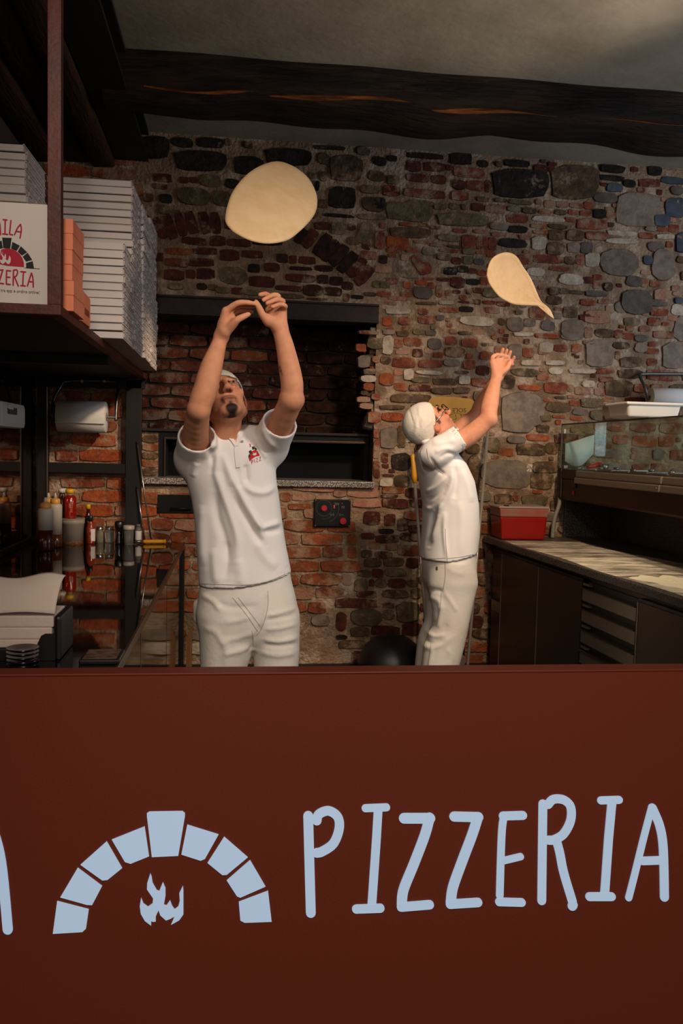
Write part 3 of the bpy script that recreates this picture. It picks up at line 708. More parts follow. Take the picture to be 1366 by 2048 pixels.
def cr(pts, n=6):
    P = [Vector(p) for p in pts]; out = []
    for i in range(len(P)-1):
        p0 = P[max(i-1, 0)]; p1 = P[i]; p2 = P[i+1]; p3 = P[min(i+2, len(P)-1)]
        for k in range(n):
            t = k/n
            out.append(0.5*((2*p1)+(p2-p0)*t+(2*p0-5*p1+4*p2-p3)*t*t+(3*p1-p0-3*p2+p3)*t*t*t))
    out.append(P[-1]); return [tuple(v) for v in out]
S1 = lambda pts: [(580+a*786/1366, 1560+b*786/1366) for a, b in pts]    # from the crop the letters were measured in
LET = {
 'P': [([(63,124),(66,240),(72,460)], 34), (cr([(93,140),(100,118),(134,106),(166,128),(170,170),(150,220),(112,247),(93,252)]), 32)],
 'I': [([(262,97),(334,94)], 27), ([(306,98),(300,200),(284,432)], 30), ([(230,447),(313,444)], 30)],
 'Z': [([(396,132),(486,132)], 36), (cr([(484,130),(468,190),(430,290),(394,380),(388,432)]), 35), ([(386,440),(484,432)], 31)],
 'Z2': [([(570,126),(654,128)], 34), (cr([(652,128),(632,190),(598,280),(566,370),(558,425)]), 35), ([(556,430),(652,424)], 31)],
 'E': [([(740,124),(808,122)], 30), (cr([(742,126),(736,170),(732,260),(728,400)]), 26), ([(742,279),(800,265)], 24), ([(726,422),(804,424)], 28)],
 'R': [([(878,82),(876,240),(874,418)], 30), (cr([(896,84),(915,66),(950,68),(974,92),(974,140),(950,186),(918,206),(898,208)]), 30), (cr([(924,206),(936,250),(950,320),(980,420)]), 30), ([(982,432),(980,436)], 32)],
 'I2': [([(1080,70),(1142,68)], 27), ([(1118,72),(1106,200),(1092,400)], 30), ([(1040,404),(1116,404)], 29)],
 'A': [(cr([(1176,408),(1196,330),(1228,200),(1256,94)]), 24), (cr([(1258,96),(1284,160),(1296,240),(1300,406)]), 30), ([(1224,280),(1280,278)], 28)],
}
for key, strokes in LET.items():
    mb = MB()
    for i, (pts, w) in enumerate(strokes):
        cap = True
        mb.prism(stroke(S1(pts), w*786/1366, cap), pfn, 0.0, 0.0025+0.00025*i)
    o = obj('letter', mb, glow, pan); o['label'] = 'pale blue backlit letter %s' % key[0]
mb = MB(); mb.prism(stroke(cr([(-46, 1560),(-20, 1640),(2, 1720),(16, 1858)]), 20), pfn, 0, 0.0025); mb.prism(stroke(cr([(-46, 1562),(-66, 1680),(-96, 1866)]), 18), pfn, 0, 0.003); mb.prism(stroke([(-72, 1775),(-10, 1772)], 18, False), pfn, 0, 0.0035)
o = obj('letter', mb, glow, pan); o['label'] = 'pale blue backlit letter A cut by the left edge'
S2 = lambda pts: [(a*700/1366, 1560+b*700/1366) for a, b in pts]
ST = [[(207,598),(224,471),(347,503),(336,578),(322,591)],[(236,456),(304,341),(399,412),(360,486),(340,485)],[(315,329),(417,238),(477,342),(420,388),(400,390)],[(437,231),(565,180),(582,296),(510,325),(488,318)],[(574,140),(574,128),(584,122),(712,120),(722,128),(722,140),(696,294),(593,299)],[(731,173),(853,211),(800,306),(783,313),(708,289)],[(875,220),(967,300),(885,368),(868,369),(810,322)],[(976,311),(1036,414),(938,457),(925,452),(885,390)],[(932,474),(1046,431),(1060,551),(955,555),(938,546)]]
for poly in ST: flat_part(S2(poly), 'arch_stone', pan, glow)
flat_part(S2([(587,363),(592,375),(596,400),(612,428),(622,432),(636,397),(646,420),(646,450),(640,485),(650,488),(664,468),(672,490),(682,503),(696,492),(702,470),(700,440),(714,411),(716,430),(716,522),(700,545),(668,563),(682,530),(664,540),(648,546),(626,526),(619,506),(608,530),(608,550),(596,551),(590,548),(590,566),(566,548),(550,520),(546,490),(551,458),(560,480),(578,493),(596,480),(598,460),(574,425),(575,400)]), 'flame', pan, glow)
# ------------------------------------------------------------------ left counter with polished dark top
CTZ = 0.965; CX1 = -0.28; CX0 = LX-0.0
gloss = pm('polished_black_glass', '#0e0805', 0.035, spec=0.9, ior=1.7)
side_m = pm('dark_gloss_side', '#140c08', 0.06, spec=0.8, ior=1.6)
edge_m = pm('dark_edge_trim', '#4a362a', 0.25, 0.6)
ct = thing('left_counter', 'long glossy black counter along the left wall reflecting the bottles', 'counter', (-0.68, 3.2, 0))
obj('body', MB().box((CX0, 1.62, 0.08), (CX1-0.02, 4.80, CTZ-0.03)), side_m, ct)
obj('plinth', MB().box((CX0, 1.64, 0), (CX1-0.06, 4.80, 0.08)), blackp, ct)
obj('top', MB().box((CX0, 1.60, CTZ-0.025), (CX1, 4.805, CTZ)), gloss, ct)
obj('edge_trim', MB().bbox((CX1-0.001, 1.60, CTZ-0.026), (CX1+0.006, 4.805, CTZ+0.0015), 0.0015), edge_m, ct)
for ya, yb in ((1.64, 2.70), (2.715, 3.72), (3.735, 4.70)):
    obj('side_panel', MB().bbox((CX1-0.02, ya, 0.10), (CX1-0.008, yb, CTZ-0.045), 0.003), side_m, ct)
obj('end_post', MB().box((CX1-0.03, 4.72, 0.0), (CX1+0.004, 4.81, CTZ-0.03)), black_steel, ct)

# mirror on the left wall
mirror_m = pm('dark_tinted_mirror', '#8a6a55', 0.05, 1.0)
mr = thing('mirror_panel', 'dark tinted mirror on the left wall above the counter', 'mirror', (LX, 3.2, CTZ))
obj('glass', MB().box((LX-0.015, 1.7, CTZ+0.03), (LX, 4.82, 1.85)), mirror_m, mr)
obj('base_rail', MB().bbox((LX-0.015, 1.7, CTZ+0.001), (LX+0.012, 4.82, CTZ+0.032), 0.003), pm('rail_black', '#120c09', 0.3), mr)

# ------------------------------------------------------------------ steel shelf frame
SX = -0.49; SZ = 1.855; ST_ = 0.028; SY0 = 2.49; SZT = SZ+ST_
sh = thing('box_rack', 'dark red-brown steel shelf rack carrying the pizza boxes', 'shelf', (-0.78, 3.6, SZ))
obj('shelf_board', MB().box((LX, SY0+0.03, SZ+0.004), (SX-0.03, 4.82, SZT)), pm('shelf_underside', '#1c0e08', 0.7), sh)
obj('front_rail', MB().bbox((LX, SY0, SZ), (SX, SY0+0.03, SZT), 0.002), rust_steel, sh)
obj('side_rail', MB().bbox((SX-0.032, SY0+0.03, SZ), (SX, 4.82, SZT), 0.002), rust_steel, sh)
obj('hanging_post', MB().bbox((SX-0.036, SY0, SZT), (SX, SY0+0.036, 3.0), 0.002), rust_steel, sh)
obj('rear_post', MB().bbox((-0.598, 4.785, CTZ+0.001), (-0.515, 4.822, SZ), 0.002), black_steel, sh)
obj('rear_post', MB().bbox((-1.066, 4.785, CTZ+0.001), (-1.008, 4.822, SZ), 0.002), black_steel, sh)
obj('corner_strip', MB().bbox((-1.016, 4.778, CTZ+0.001), (-1.008, 4.785, 1.80), 0.002), pm('strip_steel', '#6a5a50', 0.3, 0.8), sh)
obj('cross_bar', MB().bbox((-1.008, 4.790, 1.341), (-0.598, 4.815, 1.395), 0.002), black_steel, sh)
obj('top_bar', MB().bbox((-1.008, 4.785, SZ-0.05), (-0.50, 4.82, SZ), 0.002), black_steel, sh)
obj('middle_bar', MB().bbox((LX, 3.6, SZ-0.035), (SX-0.03, 3.64, SZ+0.004), 0.002), black_steel, sh)

# ------------------------------------------------------------------ pizza boxes
card = pm('white_card', '#cfc2b8', 0.8, spec=0.25, vary=0.04)
card_side = pm('white_card_edge', '#b3a59a', 0.85, spec=0.2, vary=0.06)
BS, BH = 0.323, 0.0288
rd = random.Random(3)
def box_meshes(seed):
    r2 = random.Random(seed)
    b = MB(); h = BH-0.0022
    b.box((-BS/2, -BS/2+0.003, 0), (BS/2-0.003, BS/2, h-0.003))
    y = -BS/2+0.008        # folded tabs along the right side
    while y < BS/2-0.02:
        w = r2.uniform(0.025, 0.07); w = min(w, BS/2-0.004-y); t = r2.uniform(0.001, 0.0045)
        z0 = r2.uniform(0.001, 0.007); z1 = h-r2.uniform(0.004, 0.009)
        b.hexa([(BS/2-0.003, y, z0), (BS/2-0.003+t, y, z0), (BS/2-0.003+t*.6, y+w, z0+0.002), (BS/2-0.003, y+w, z0+0.002), (BS/2-0.003, y, z1), (BS/2-0.003+t*1.2, y, z1), (BS/2-0.003+t, y+w, z1), (BS/2-0.003, y+w, z1)])
        y += w+r2.uniform(0.004, 0.010)
    l = MB(); l.box((-BS/2-0.001, -BS/2, 0.0015), (BS/2-0.004, -BS/2+0.003, h)); l.box((-BS/2-0.001, -BS/2, h-0.003), (BS/2+0.0005, BS/2, h))
    return b, l
BOXLIB = []
for s_ in range(5):
    b, l = box_meshes(s_)
    ob = obj('pizza_box', b, card_side); ol = obj('lid', l, card); BOXLIB.append((ob.data, ol.data))
    bpy.data.objects.remove(ob); bpy.data.objects.remove(ol)
def stack(xr, y0, n, what, group, lean=0.0, z0=None):
    for i in range(n):
        db, dl = BOXLIB[rd.randrange(5)]
        o = bpy.data.objects.new('pizza_box', db); COL.objects.link(o)
        o.location = (xr-BS/2+rd.uniform(-.004, .004)-lean*i/n, y0+BS/2+rd.uniform(-.004, .004), (SZT if z0 is None else z0)+0.0006+BH*i)
        o.rotation_euler = (0, 0, rd.uniform(-.012, .012))
        c = bpy.data.objects.new('lid', dl); COL.objects.link(c); c.parent = o
        if i == 0: lb = 'white card pizza box at the bottom of %s' % what
        elif i == n-1: lb = 'white card pizza box on top of %s' % what
        else: lb = '%s white card pizza box from the bottom of %s' % (ORD[i], what)
        tag(o, lb, 'pizza box', group)
stack(-0.413, 3.222, 12, 'the short stack beside the salmon boxes', 'pizza boxes on the shelf')
stack(-0.413, 3.553, 23, 'the tall stack behind the short one', 'pizza boxes on the shelf', 0.014)
stack(-0.408, 3.884, 23, 'the third stack towards the brick wall', 'pizza boxes on the shelf', 0.010)
stack(-0.412, 4.215, 24, 'the stack nearest the brick wall', 'pizza boxes on the shelf', 0.006)
stack(-0.742, 3.20, 23, 'the left stack behind the printed box', 'pizza boxes on the shelf', 0.008)

# ------------------------------------------------------------------ printed pizza box standing at the front
BYF = 2.55
pr = atZ(94, 617, SZT); BXR = atY(94.5, 610, BYF).x
zt = atY(94, 409, BYF).z
pb = thing('printed_pizza_box', 'upright white pizza box printed with red lettering and a black oven arch', 'pizza box', (BXR-0.165, BYF, SZT))
obj('box', MB().bbox((BXR-0.33, BYF, SZT+0.001), (BXR, BYF+0.032, zt), 0.002), card, pb)
crimson = pm('crimson_ink', '#a80f2c', 0.7); black_ink = pm('black_ink', '#14110f', 0.7); white_ink = pm('white_ink', '#cfc2b8', 0.8)
K = 200/1365
def pbfn(px, py, t):
    d = ray(px*K, 380+py*K); c = CAM+d*(BYF/d.y); return (c.x, BYF-t, c.z)
def pbm(name, polys, mat, t=0.0008):
    mb = MB()
    for i, q in enumerate(polys): mb.prism(q, pbfn, -0.0004, t+0.00003*i)
    return obj(name, mb, mat, pb)
sw = 20
for nm, qs in (
  ('A', [[(-75,600),(-40,480),(-20,395)], [(-20,395),(0,480),(8,610)], [(-52,540),(4,545)]]),
  ('I', [[(45,405),(95,410)], [(72,408),(70,500),(68,600)], [(38,600),(105,606)]]),
  ('L', [cr([(150,418),(140,510),(130,605)])+[(170,612)]]),
  ('A', [cr([(200,610),(240,520),(280,470)]), cr([(280,470),(292,540),(275,655)]), [(228,565),(290,575)]]),
  ('Z', [[(-40,1100),(40,1090)], cr([(40,1090),(15,1170),(-15,1270)]), [(-15,1270),(50,1280)]]),
  ('E', [[(90,1100),(145,1105)], cr([(92,1100),(88,1190),(88,1285)]), [(90,1190),(135,1192)], [(88,1285),(140,1290)]]),
  ('R', [[(185,1095),(182,1200),(180,1300)], cr([(185,1098),(225,1090),(240,1120),(225,1170),(188,1190)]), cr([(200,1190),(225,1250),(250,1310)])]),
  ('I', [[(285,1115),(350,1120)], cr([(322,1118),(315,1210),(312,1300)]), [(285,1305),(345,1310)]]),
  ('A', [cr([(375,1310),(405,1210),(430,1135)]), cr([(430,1135),(450,1210),(455,1325)]), [(395,1250),(450,1255)]])):
    o = pbm('red_letter', [stroke(q, sw) for q in qs], crimson, 0.0009); o['label'] = 'printed red letter '+nm
pbm('black_arch', [[(30,650),(160,655),(140,800),(45,795)], [(170,708),(272,760),(228,832),(152,800)], [(285,768),(372,850),(300,895),(242,840)], [(378,856),(440,955),(358,978),(310,912)], [(446,972),(465,1068),(358,1062),(356,998)], [(22,690),(40,795),(-40,810),(-60,730)]], black_ink)
pbm('ground_line', [stroke([(340,1064),(540,1078)], 7)], black_ink)
def arc(cx, cy, rx, ry, a0, a1, n=20): return [(cx+rx*math.cos(a0+(a1-a0)*k/n), cy-ry*math.sin(a0+(a1-a0)*k/n)) for k in range(n+1)]
pbm('red_oven_mouth', [arc(100, 1030, 228, 230, -0.1, PI*0.62)+[(-20, 1010), (100, 1035)]], crimson)
fl = [(30,840),(35,880),(60,915),(75,870),(85,900),(80,950),(105,965),(120,940),(130,895),(148,930),(148,980),(125,1015),(100,1010),(80,980),(60,1000),(40,1015),(10,990),(0,950),(30,960),(40,930),(18,880)]
pbm('flame', [fl], white_ink, 0.0018)
def text_mesh(txt, size):
    cu = bpy.data.curves.new('lettering', 'FONT'); cu.body = txt; cu.size = size; cu.resolution_u = 3
    ob = bpy.data.objects.new('lettering', cu); COL.objects.link(ob)
    dg = bpy.context.evaluated_depsgraph_get(); me = ob.evaluated_get(dg).to_mesh()
    vs = [v.co.copy() for v in me.vertices]; fs = [list(p.vertices) for p in me.polygons]
    ob.evaluated_get(dg).to_mesh_clear(); bpy.data.objects.remove(ob); bpy.data.curves.remove(cu)
    return vs, fs
vs, fs = text_mesh('tra app e ordina online!', 1.0)
mxx = max(v.x for v in vs)
mb = MB(); mb.add([pbfn(10+v.x/mxx*530, 1388-v.y*62+v.x/mxx*32, 0.0009) for v in vs], fs)
obj('small_lettering', mb, black_ink, pb)

# ------------------------------------------------------------------ salmon cartons
salm = pm('salmon_card', '#dd8460', 0.75, col2='#d07654', scale=30, spec=0.25)
salm_d = pm('salmon_print', '#8a3a22', 0.8)
SXR = atY(147, 600, 2.60).x
hs = (atY(147, 438, 2.60).z-SZT)/3
for i, nm in enumerate(('at the bottom of the salmon stack', 'in the middle of the salmon stack', 'on top of the salmon stack')):
    z0 = SZT+0.0005+hs*i; dx = (0.0, 0.004, 0.002)[i]
    t = thing('salmon_carton', 'small salmon pink carton '+nm, 'carton', (SXR-0.06-dx, 2.68, z0), 'salmon cartons on the shelf')
    obj('carton', MB().bbox((SXR-0.12-dx, 2.60, z0), (SXR-dx, 2.775, z0+hs-0.003), 0.002), salm, t)
    obj('lid', MB().bbox((SXR-0.121-dx, 2.598, z0+hs*0.52), (SXR+0.001-dx, 2.777, z0+hs-0.001), 0.0015), salm, t)
    obj('thumb_notch', MB().box((SXR-0.055-dx, 2.5975, z0+hs-0.006), (SXR-0.035-dx, 2.60, z0+hs-0.0015)), salm_d, t)
XR4 = atY(164, 640, 2.80).x
zz = atY(164, 581, 2.80).z
t = thing('salmon_carton', 'single salmon pink carton standing in front of the white boxes', 'carton', (XR4-0.055, 2.87, SZT), 'salmon cartons on the shelf')
obj('carton', MB().bbox((XR4-0.11, 2.80, SZT+0.0005), (XR4, 2.955, zz), 0.003), salm, t)
obj('side_print', MB().box((XR4, 2.85, SZT+0.03), (XR4+0.0006, 2.93, SZT+0.05)), salm_d, t)
obj('lid_flap', MB().bbox((XR4-0.108, 2.802, zz), (XR4-0.002, 2.95, zz+0.003), 0.001), salm, t)

# ------------------------------------------------------------------ paper roll on its bracket
RY = 4.70
a = atY(116, 832, RY); b = atY(213, 834, RY); rr = 0.083
br = thing('roll_holder', 'grey steel wire bracket holding the paper roll', 'roll holder', ((a.x+b.x)/2, RY, SZ-0.05))
steel = pm('brushed_steel', '#8f8880', 0.3, 0.9); dsteel = pm('dark_chrome', '#57524d', 0.28, 0.9)
t0 = atY(125, 764, 4.76); t1 = atY(236, 764, 4.76)
obj('frame', MB().tube([Vector(q) for q in cr([(a.x-0.03, RY, a.z-0.02), (a.x-0.028, RY+0.02, a.z+0.08), (t0.x-0.012, 4.755, t0.z-0.03), (t0.x+0.03, 4.77, t0.z+0.006), (t1.x-0.03, 4.77, t1.z+0.002), (t1.x+0.004, 4.755, t1.z-0.03), (b.x+0.05, RY+0.02, b.z+0.08), (b.x+0.048, RY, b.z-0.02)], 8)], 0.009, 10), dsteel, br)
obj('axle', MB().tube([(a.x-0.03, RY, a.z), (b.x+0.048, RY, b.z)], 0.007, 10), steel, br)
obj('end_plate', MB().tube([(a.x-0.028, RY, a.z), (a.x-0.012, RY, a.z)], 0.055, 24), pm('dark_plate', '#26221f', 0.4), br)
for f_ in (0.35, 0.75):
    q = t0.lerp(t1, f_); obj('screw', MB().tube([(q.x, 4.758, q.z+0.004), (q.x, 4.765, q.z+0.004)], 0.009, 10), steel, br)
ro = thing('paper_roll', 'thick white paper roll hanging under the box shelf', 'paper roll', ((a.x+b.x)/2, RY, a.z-rr))
mb = MB(); n = 40
prof = [(0.0, 0.022), (0.0, rr-0.004), (0.004, rr), (1-0.004/(b.x-a.x), rr), (1.0, rr-0.004), (1.0, 0.022)]
vs = []
for u, r_ in prof:
    for k in range(n):
        an = 2*PI*k/n; vs.append((a.x+(b.x-a.x)*u, RY+r_*math.cos(an), a.z+r_*math.sin(an)))
fs = [[i*n+k, i*n+(k+1) % n, (i+1)*n+(k+1) % n, (i+1)*n+k] for i in range(len(prof)-1) for k in range(n)]
mb.add(vs, fs, 0, True)
paper = pm('white_paper', '#cbc4bb', 0.9, bump=0.15, bscale=250, spec=0.2)
obj('roll', mb, paper, ro)
obj('core', MB().tube([(a.x, RY, a.z), (b.x+0.001, RY, b.z)], 0.023, 18), pm('core_card', '#8a6a48', 0.8), ro)
an0 = 0.35; obj('loose_edge', MB().hexa([(a.x, RY-rr-0.0005, a.z-0.035), (b.x, RY-rr-0.0005, a.z-0.037), (b.x, RY-rr+0.006, a.z-0.040), (a.x, RY-rr+0.006, a.z-0.038), (a.x, RY-rr-0.0005, a.z-0.034), (b.x, RY-rr-0.0005, a.z-0.036), (b.x, RY-rr+0.006, a.z-0.036), (a.x, RY-rr+0.006, a.z-0.034)]), paper, ro)

# white dispenser on the mirror
dsp = thing('paper_dispenser', 'white wall dispenser with black slot on the mirror at the left edge', 'dispenser', (LX+0.04, 4.55, 1.60))
q0 = atX(52, 812, LX+0.075); q1 = atX(52, 858, LX+0.075)
obj('housing', MB().bbox((LX+0.001, 3.85, q1.z), (LX+0.075, q0.y, q0.z+0.005), 0.022), pm('white_plastic', '#c4bdb4', 0.45), dsp)
obj('slot', MB().bbox((LX+0.074, 3.95, q0.z-0.05), (LX+0.082, atX(34, 830, LX+0.08).y, q0.z-0.02), 0.004), blackp, dsp)
obj('front_flap', MB().bbox((LX+0.074, 3.95, q0.z-0.03), (LX+0.084, atX(26, 830, LX+0.08).y, q0.z-0.008), 0.004), MATS['white_plastic'], dsp)

# ------------------------------------------------------------------ bottles, jars and tools on the counter
glass_c = pm('clear_plastic', '#d8d2c8', 0.12, trans=0.85, ior=1.3, spec=0.5)
frost = pm('frosted_plastic', '#b9ada0', 0.35, spec=0.4, sss=0.0)
sauce_r = pm('dark_red_sauce', '#4a0f0a', 0.3, coat=0.3); sauce_b = pm('brown_sauce', '#5a2a10', 0.3, coat=0.3)
cream_cap = pm('amber_cap', '#c98f3c', 0.4); sri = pm('sriracha_red', '#7d1408', 0.15, coat=0.6); yel = pm('yellow_plastic', '#d9930f', 0.4)
yel2 = pm('yellow_cap', '#c99a12', 0.4); green_cap = pm('dark_green_cap', '#12241a', 0.35); white_lab = pm('white_label', '#c9c2b8', 0.6)
print_gold = pm('label_print', '#b56a3a', 0.6)
def base(px, py): return atZ(px, py, CTZ)
def squeeze(px, py, h, r, fill, fm, label):
    c = base(px, py); t = thing('squeeze_bottle', label, 'bottle', c, 'sauce squeeze bottles in the counter corner')
    hb = h*0.80
    obj('sauce_fill', MB().lathe([(r*0.93, 0.001), (r*1.0, 0.006), (r*1.0, hb*fill)], c, 24), fm, t)
    obj('body', MB().lathe([(r, hb*fill), (r, hb*0.93), (r*0.92, hb*0.98), (r*0.72, hb)], c, 24), frost, t)
    cp_ = obj('cap', MB().lathe([(r*0.72, hb), (r*0.74, hb+0.004), (r*0.72, hb+0.022), (r*0.45, hb+0.028)], c, 24), cream_cap, t)
    obj('nozzle', MB().lathe([(r*0.30, hb+0.026), (r*0.16, hb+0.05), (r*0.07, h)], c, 14), frost, t)
squeeze(91, 1101, 0.265, 0.037, 0.49, sauce_r, 'front squeeze bottle half full of dark red sauce')
squeeze(110.5, 1094, 0.28, 0.034, 0.30, sauce_b, 'squeeze bottle with pale sauce behind the front one')
squeeze(97, 1090, 0.275, 0.033, 0.52, sauce_r, 'squeeze bottle tucked in the corner behind the other two')

c = base(144.5, 1088); rb = 0.064; hb = 0.137
t = thing('plastic_bucket', 'translucent white plastic bucket with beige crumbs inside', 'bucket', c)
obj('wall', MB().lathe([(rb*0.82, 0), (rb*0.97, hb*0.80), (rb*1.0, hb*0.81), (rb*1.0, hb*0.98)], c, 32), pm('milky_plastic', '#a89c8e', 0.35, trans=0.35, ior=1.2), t)
obj('lid', MB().lathe([(rb*1.0, hb*0.97), (rb*1.03, hb*0.975), (rb*1.03, hb), (rb*0.9, hb)], c, 32), MATS['milky_plastic'], t)
obj('crumbs', MB().lathe([(rb*0.826, 0.001), (rb*0.875, hb*0.35), (rb*0.4, hb*0.37)], c, 32), pm('crumbs', '#a5713f', 0.9, col2='#5d3718', scale=160, amount=0.9, lo=.45, hi=.55), t)
cs = Vector((c.x-0.014, c.y+0.006, c.z+hb)); r_ = 0.034; h_ = 0.125
t = thing('chilli_sauce_bottle', 'red chilli sauce bottle with yellow cap standing on the plastic bucket', 'bottle', cs)
obj('body', MB().lathe([(r_*0.96, 0), (r_, 0.004), (r_, h_*0.86), (r_*0.8, h_*0.95), (r_*0.42, h_)], cs, 24), sri, t)
obj('neck', MB().lathe([(r_*0.40, h_), (r_*0.38, h_+0.008)], cs, 18), white_lab, t)
obj('cap', MB().lathe([(r_*0.66, h_+0.008), (r_*0.66, h_+0.028), (r_*0.3, h_+0.033)], cs, 20), yel2, t)
obj('nozzle', MB().lathe([(r_*0.2, h_+0.033), (r_*0.10, h_+0.055)], cs, 10), sri, t)
mb = MB()
for i in range(7):
    zc = h_*(0.30+0.085*i); ang = -PI/2+0.25
    for k in range(3):
        a_ = ang+0.12*k; mb.add([(cs.x+(r_+.0006)*math.cos(a_+d), cs.y+(r_+.0006)*math.sin(a_+d), cs.z+zc+e) for d, e in ((0, -.0035), (.07, -.0035), (.07, .0035), (0, .0035))], [[0,1,2,3]])
obj('label_print', mb, print_gold, t, normals=False)
c = base(126, 1084); t = thing('oil_bottle', 'tall bottle with white cap behind the plastic bucket', 'bottle', (c.x-0.004, 4.765, CTZ))
c = Vector((c.x-0.004, 4.762, CTZ))
obj('body', MB().lathe([(0.026, 0), (0.027, 0.005), (0.027, 0.22), (0.016, 0.255), (0.014, 0.272)], c, 20), pm('amber_oil', '#5a3314', 0.12, coat=0.5), t)
obj('cap', MB().lathe([(0.021, 0.268), (0.021, 0.290)], c, 20), white_lab, t)
c = Vector((base(179.5, 1083).x, 4.75, CTZ))
t = thing('hot_sauce_bottle', 'slim hot sauce bottle with yellow cap against the brick wall', 'bottle', c, 'hot sauce bottles')
obj('body', MB().lathe([(0.024, 0), (0.025, 0.004), (0.025, 0.12), (0.012, 0.155), (0.009, 0.185)], c, 20), pm('dark_glass_red', '#3a0e08', 0.1, coat=0.7), t)
obj('cap', MB().lathe([(0.0125, 0.183), (0.0125, 0.205), (0.009, 0.208)], c, 16), yel2, t)
c = base(181, 1087)
t = thing('hot_sauce_bottle', 'hot sauce bottle with dark green cap and white label in front', 'bottle', c, 'hot sauce bottles')
obj('body', MB().lathe([(0.023, 0), (0.0245, 0.004), (0.0245, 0.085), (0.017, 0.105), (0.011, 0.115), (0.010, 0.126)], c, 20), pm('orange_hot_sauce', '#7a2a0e', 0.12, coat=0.7), t)
obj('cap', MB().lathe([(0.0125, 0.122), (0.013, 0.148), (0.010, 0.151)], c, 16), green_cap, t)
mb = MB(); vs = []
for k in range(9):
    a_ = -PI*0.42+PI*0.42*k/8; vs += [(c.x+.0252*math.cos(a_), c.y+.0252*math.sin(a_), c.z+.015), (c.x+.0252*math.cos(a_), c.y+.0252*math.sin(a_), c.z+.08)]
mb.add(vs, [[2*k, 2*k+2, 2*k+3, 2*k+1] for k in range(8)]); obj('label', mb, white_lab, t, normals=False)
tin = pm('steel_lid', '#b0aaa2', 0.22, 0.95)
def jar(px, py, r, h, name, label, fillm, lidm, fillh=0.62):
    c = base(px, py); t = thing(name, label, 'jar', c)
    obj('contents', MB().lathe([(r*0.9, 0.002), (r*0.94, 0.006), (r*0.94, h*fillh)], c, 22), fillm, t)
    obj('glass', MB().lathe([(r*0.96, 0), (r, 0.004), (r, h*0.70), (r*0.86, h*0.76)], c, 22, cap=False), glass_c, t)
    l = obj('lid', MB().lathe([(r*0.86, h*0.74), (r*0.9, h*0.78), (r*0.9, h)], c, 22), lidm, t)
    return t, c
jar(199.5, 1084.5, 0.0205, 0.088, 'spice_jar', 'small jar of yellow green spice with steel lid', pm('spice', '#7d6a1e', 0.9, col2='#4b3d12', scale=300), tin)
jar(218.5, 1084.5, 0.026, 0.090, 'salt_jar', 'wider glass jar of white salt with steel lid', pm('salt', '#d5cec4', 0.9), tin)
c = base(238.5, 1088); t = thing('pepper_grinder', 'black pepper grinder with glinting facets among the jars', 'grinder', c)
mb = MB()
prof = [(0.023, 0), (0.024, 0.01), (0.022, 0.05), (0.024, 0.085)]
for i in range(8): pass
obj('body', mb.lathe(prof, c, 9), pm('black_glass', '#121314', 0.08, spec=0.9, coat=0.8), t)
obj('head', MB().lathe([(0.023, 0.086), (0.0245, 0.09), (0.0245, 0.118), (0.018, 0.125)], c, 18), blackp, t)
c = base(257.5, 1090.5); t = thing('clear_tumbler', 'clear plastic tumbler with a pale ribbed lid', 'tumbler', c)
obj('cup', MB().lathe([(0.0225, 0), (0.023, 0.004), (0.0265, 0.088)], c, 24), pm('clear_grey', '#98938c', 0.08, trans=0.7, ior=1.25, spec=0.8), t)
obj('lid', MB().lathe([(0.0295, 0.084), (0.030, 0.088), (0.030, 0.104), (0.024, 0.107)], c, 24), pm('pale_lid', '#9d968c', 0.4), t)
c = base(276.5, 1086.5); t = thing('label_bottle', 'little clear bottle with a white label beside the tumbler', 'bottle', c)
obj('body', MB().lathe([(0.0165, 0), (0.0175, 0.004), (0.0175, 0.075), (0.010, 0.092)], c, 20), MATS['clear_grey'], t)
obj('cap', MB().lathe([(0.0115, 0.09), (0.0115, 0.105)], c, 14), MATS['clear_grey'], t)
obj('label', MB().lathe([(0.0179, 0.02), (0.0179, 0.068)], c, 20, cap=False), white_lab, t)
# pizza cutter lying near the far end
h0 = base(286, 1088); h1 = base(331, 1088); h0.z = CTZ+0.013; h1.z = CTZ+0.013; h1.y = h0.y+0.02
t = thing('pizza_cutter', 'pizza cutter with bright yellow handle lying on the black counter', 'cutter', ((h0.x+h1.x)/2, h0.y, CTZ))
d_ = (h1-h0)
obj('handle', MB().tube([h0+d_*u for u in (0, .06, .3, .8, .93, .95, 1.0)], [0.007, 0.0105, 0.0115, 0.0115, 0.0105, 0.013, 0.012], 14), yel, t)
w0 = h0-d_*0.38
obj('shank', MB().tube([h0, h0-d_*0.2, w0], [0.004, 0.005, 0.004], 8), steel, t)
obj('wheel', MB().tube([(w0.x, w0.y, CTZ+0.002), (w0.x, w0.y, CTZ+0.0035)], 0.03, 30), steel, t)
# two thin pokers leaning on the post
for i, (q0, q1, lb) in enumerate((((274.7, 978), (290, 1082), 'short thin steel poker leaning on the shelf post'), ((275, 889), (303, 1080), 'long thin steel poker leaning on the shelf post'))):
    A = atY(*q0, 4.774); B = base(*q1); B.y = 4.752; B = Vector((atY(q1[0], q1[1], 4.752).x, 4.752, CTZ+0.001))
    t = thing('oven_poker', lb, 'poker', B)
    obj('rod', MB().tube([A, B], 0.0045, 8), steel, t)
    obj('tip', MB().tube([A, A+(A-B).normalized()*0.02], [0.0045, 0.002], 8), black_steel, t)

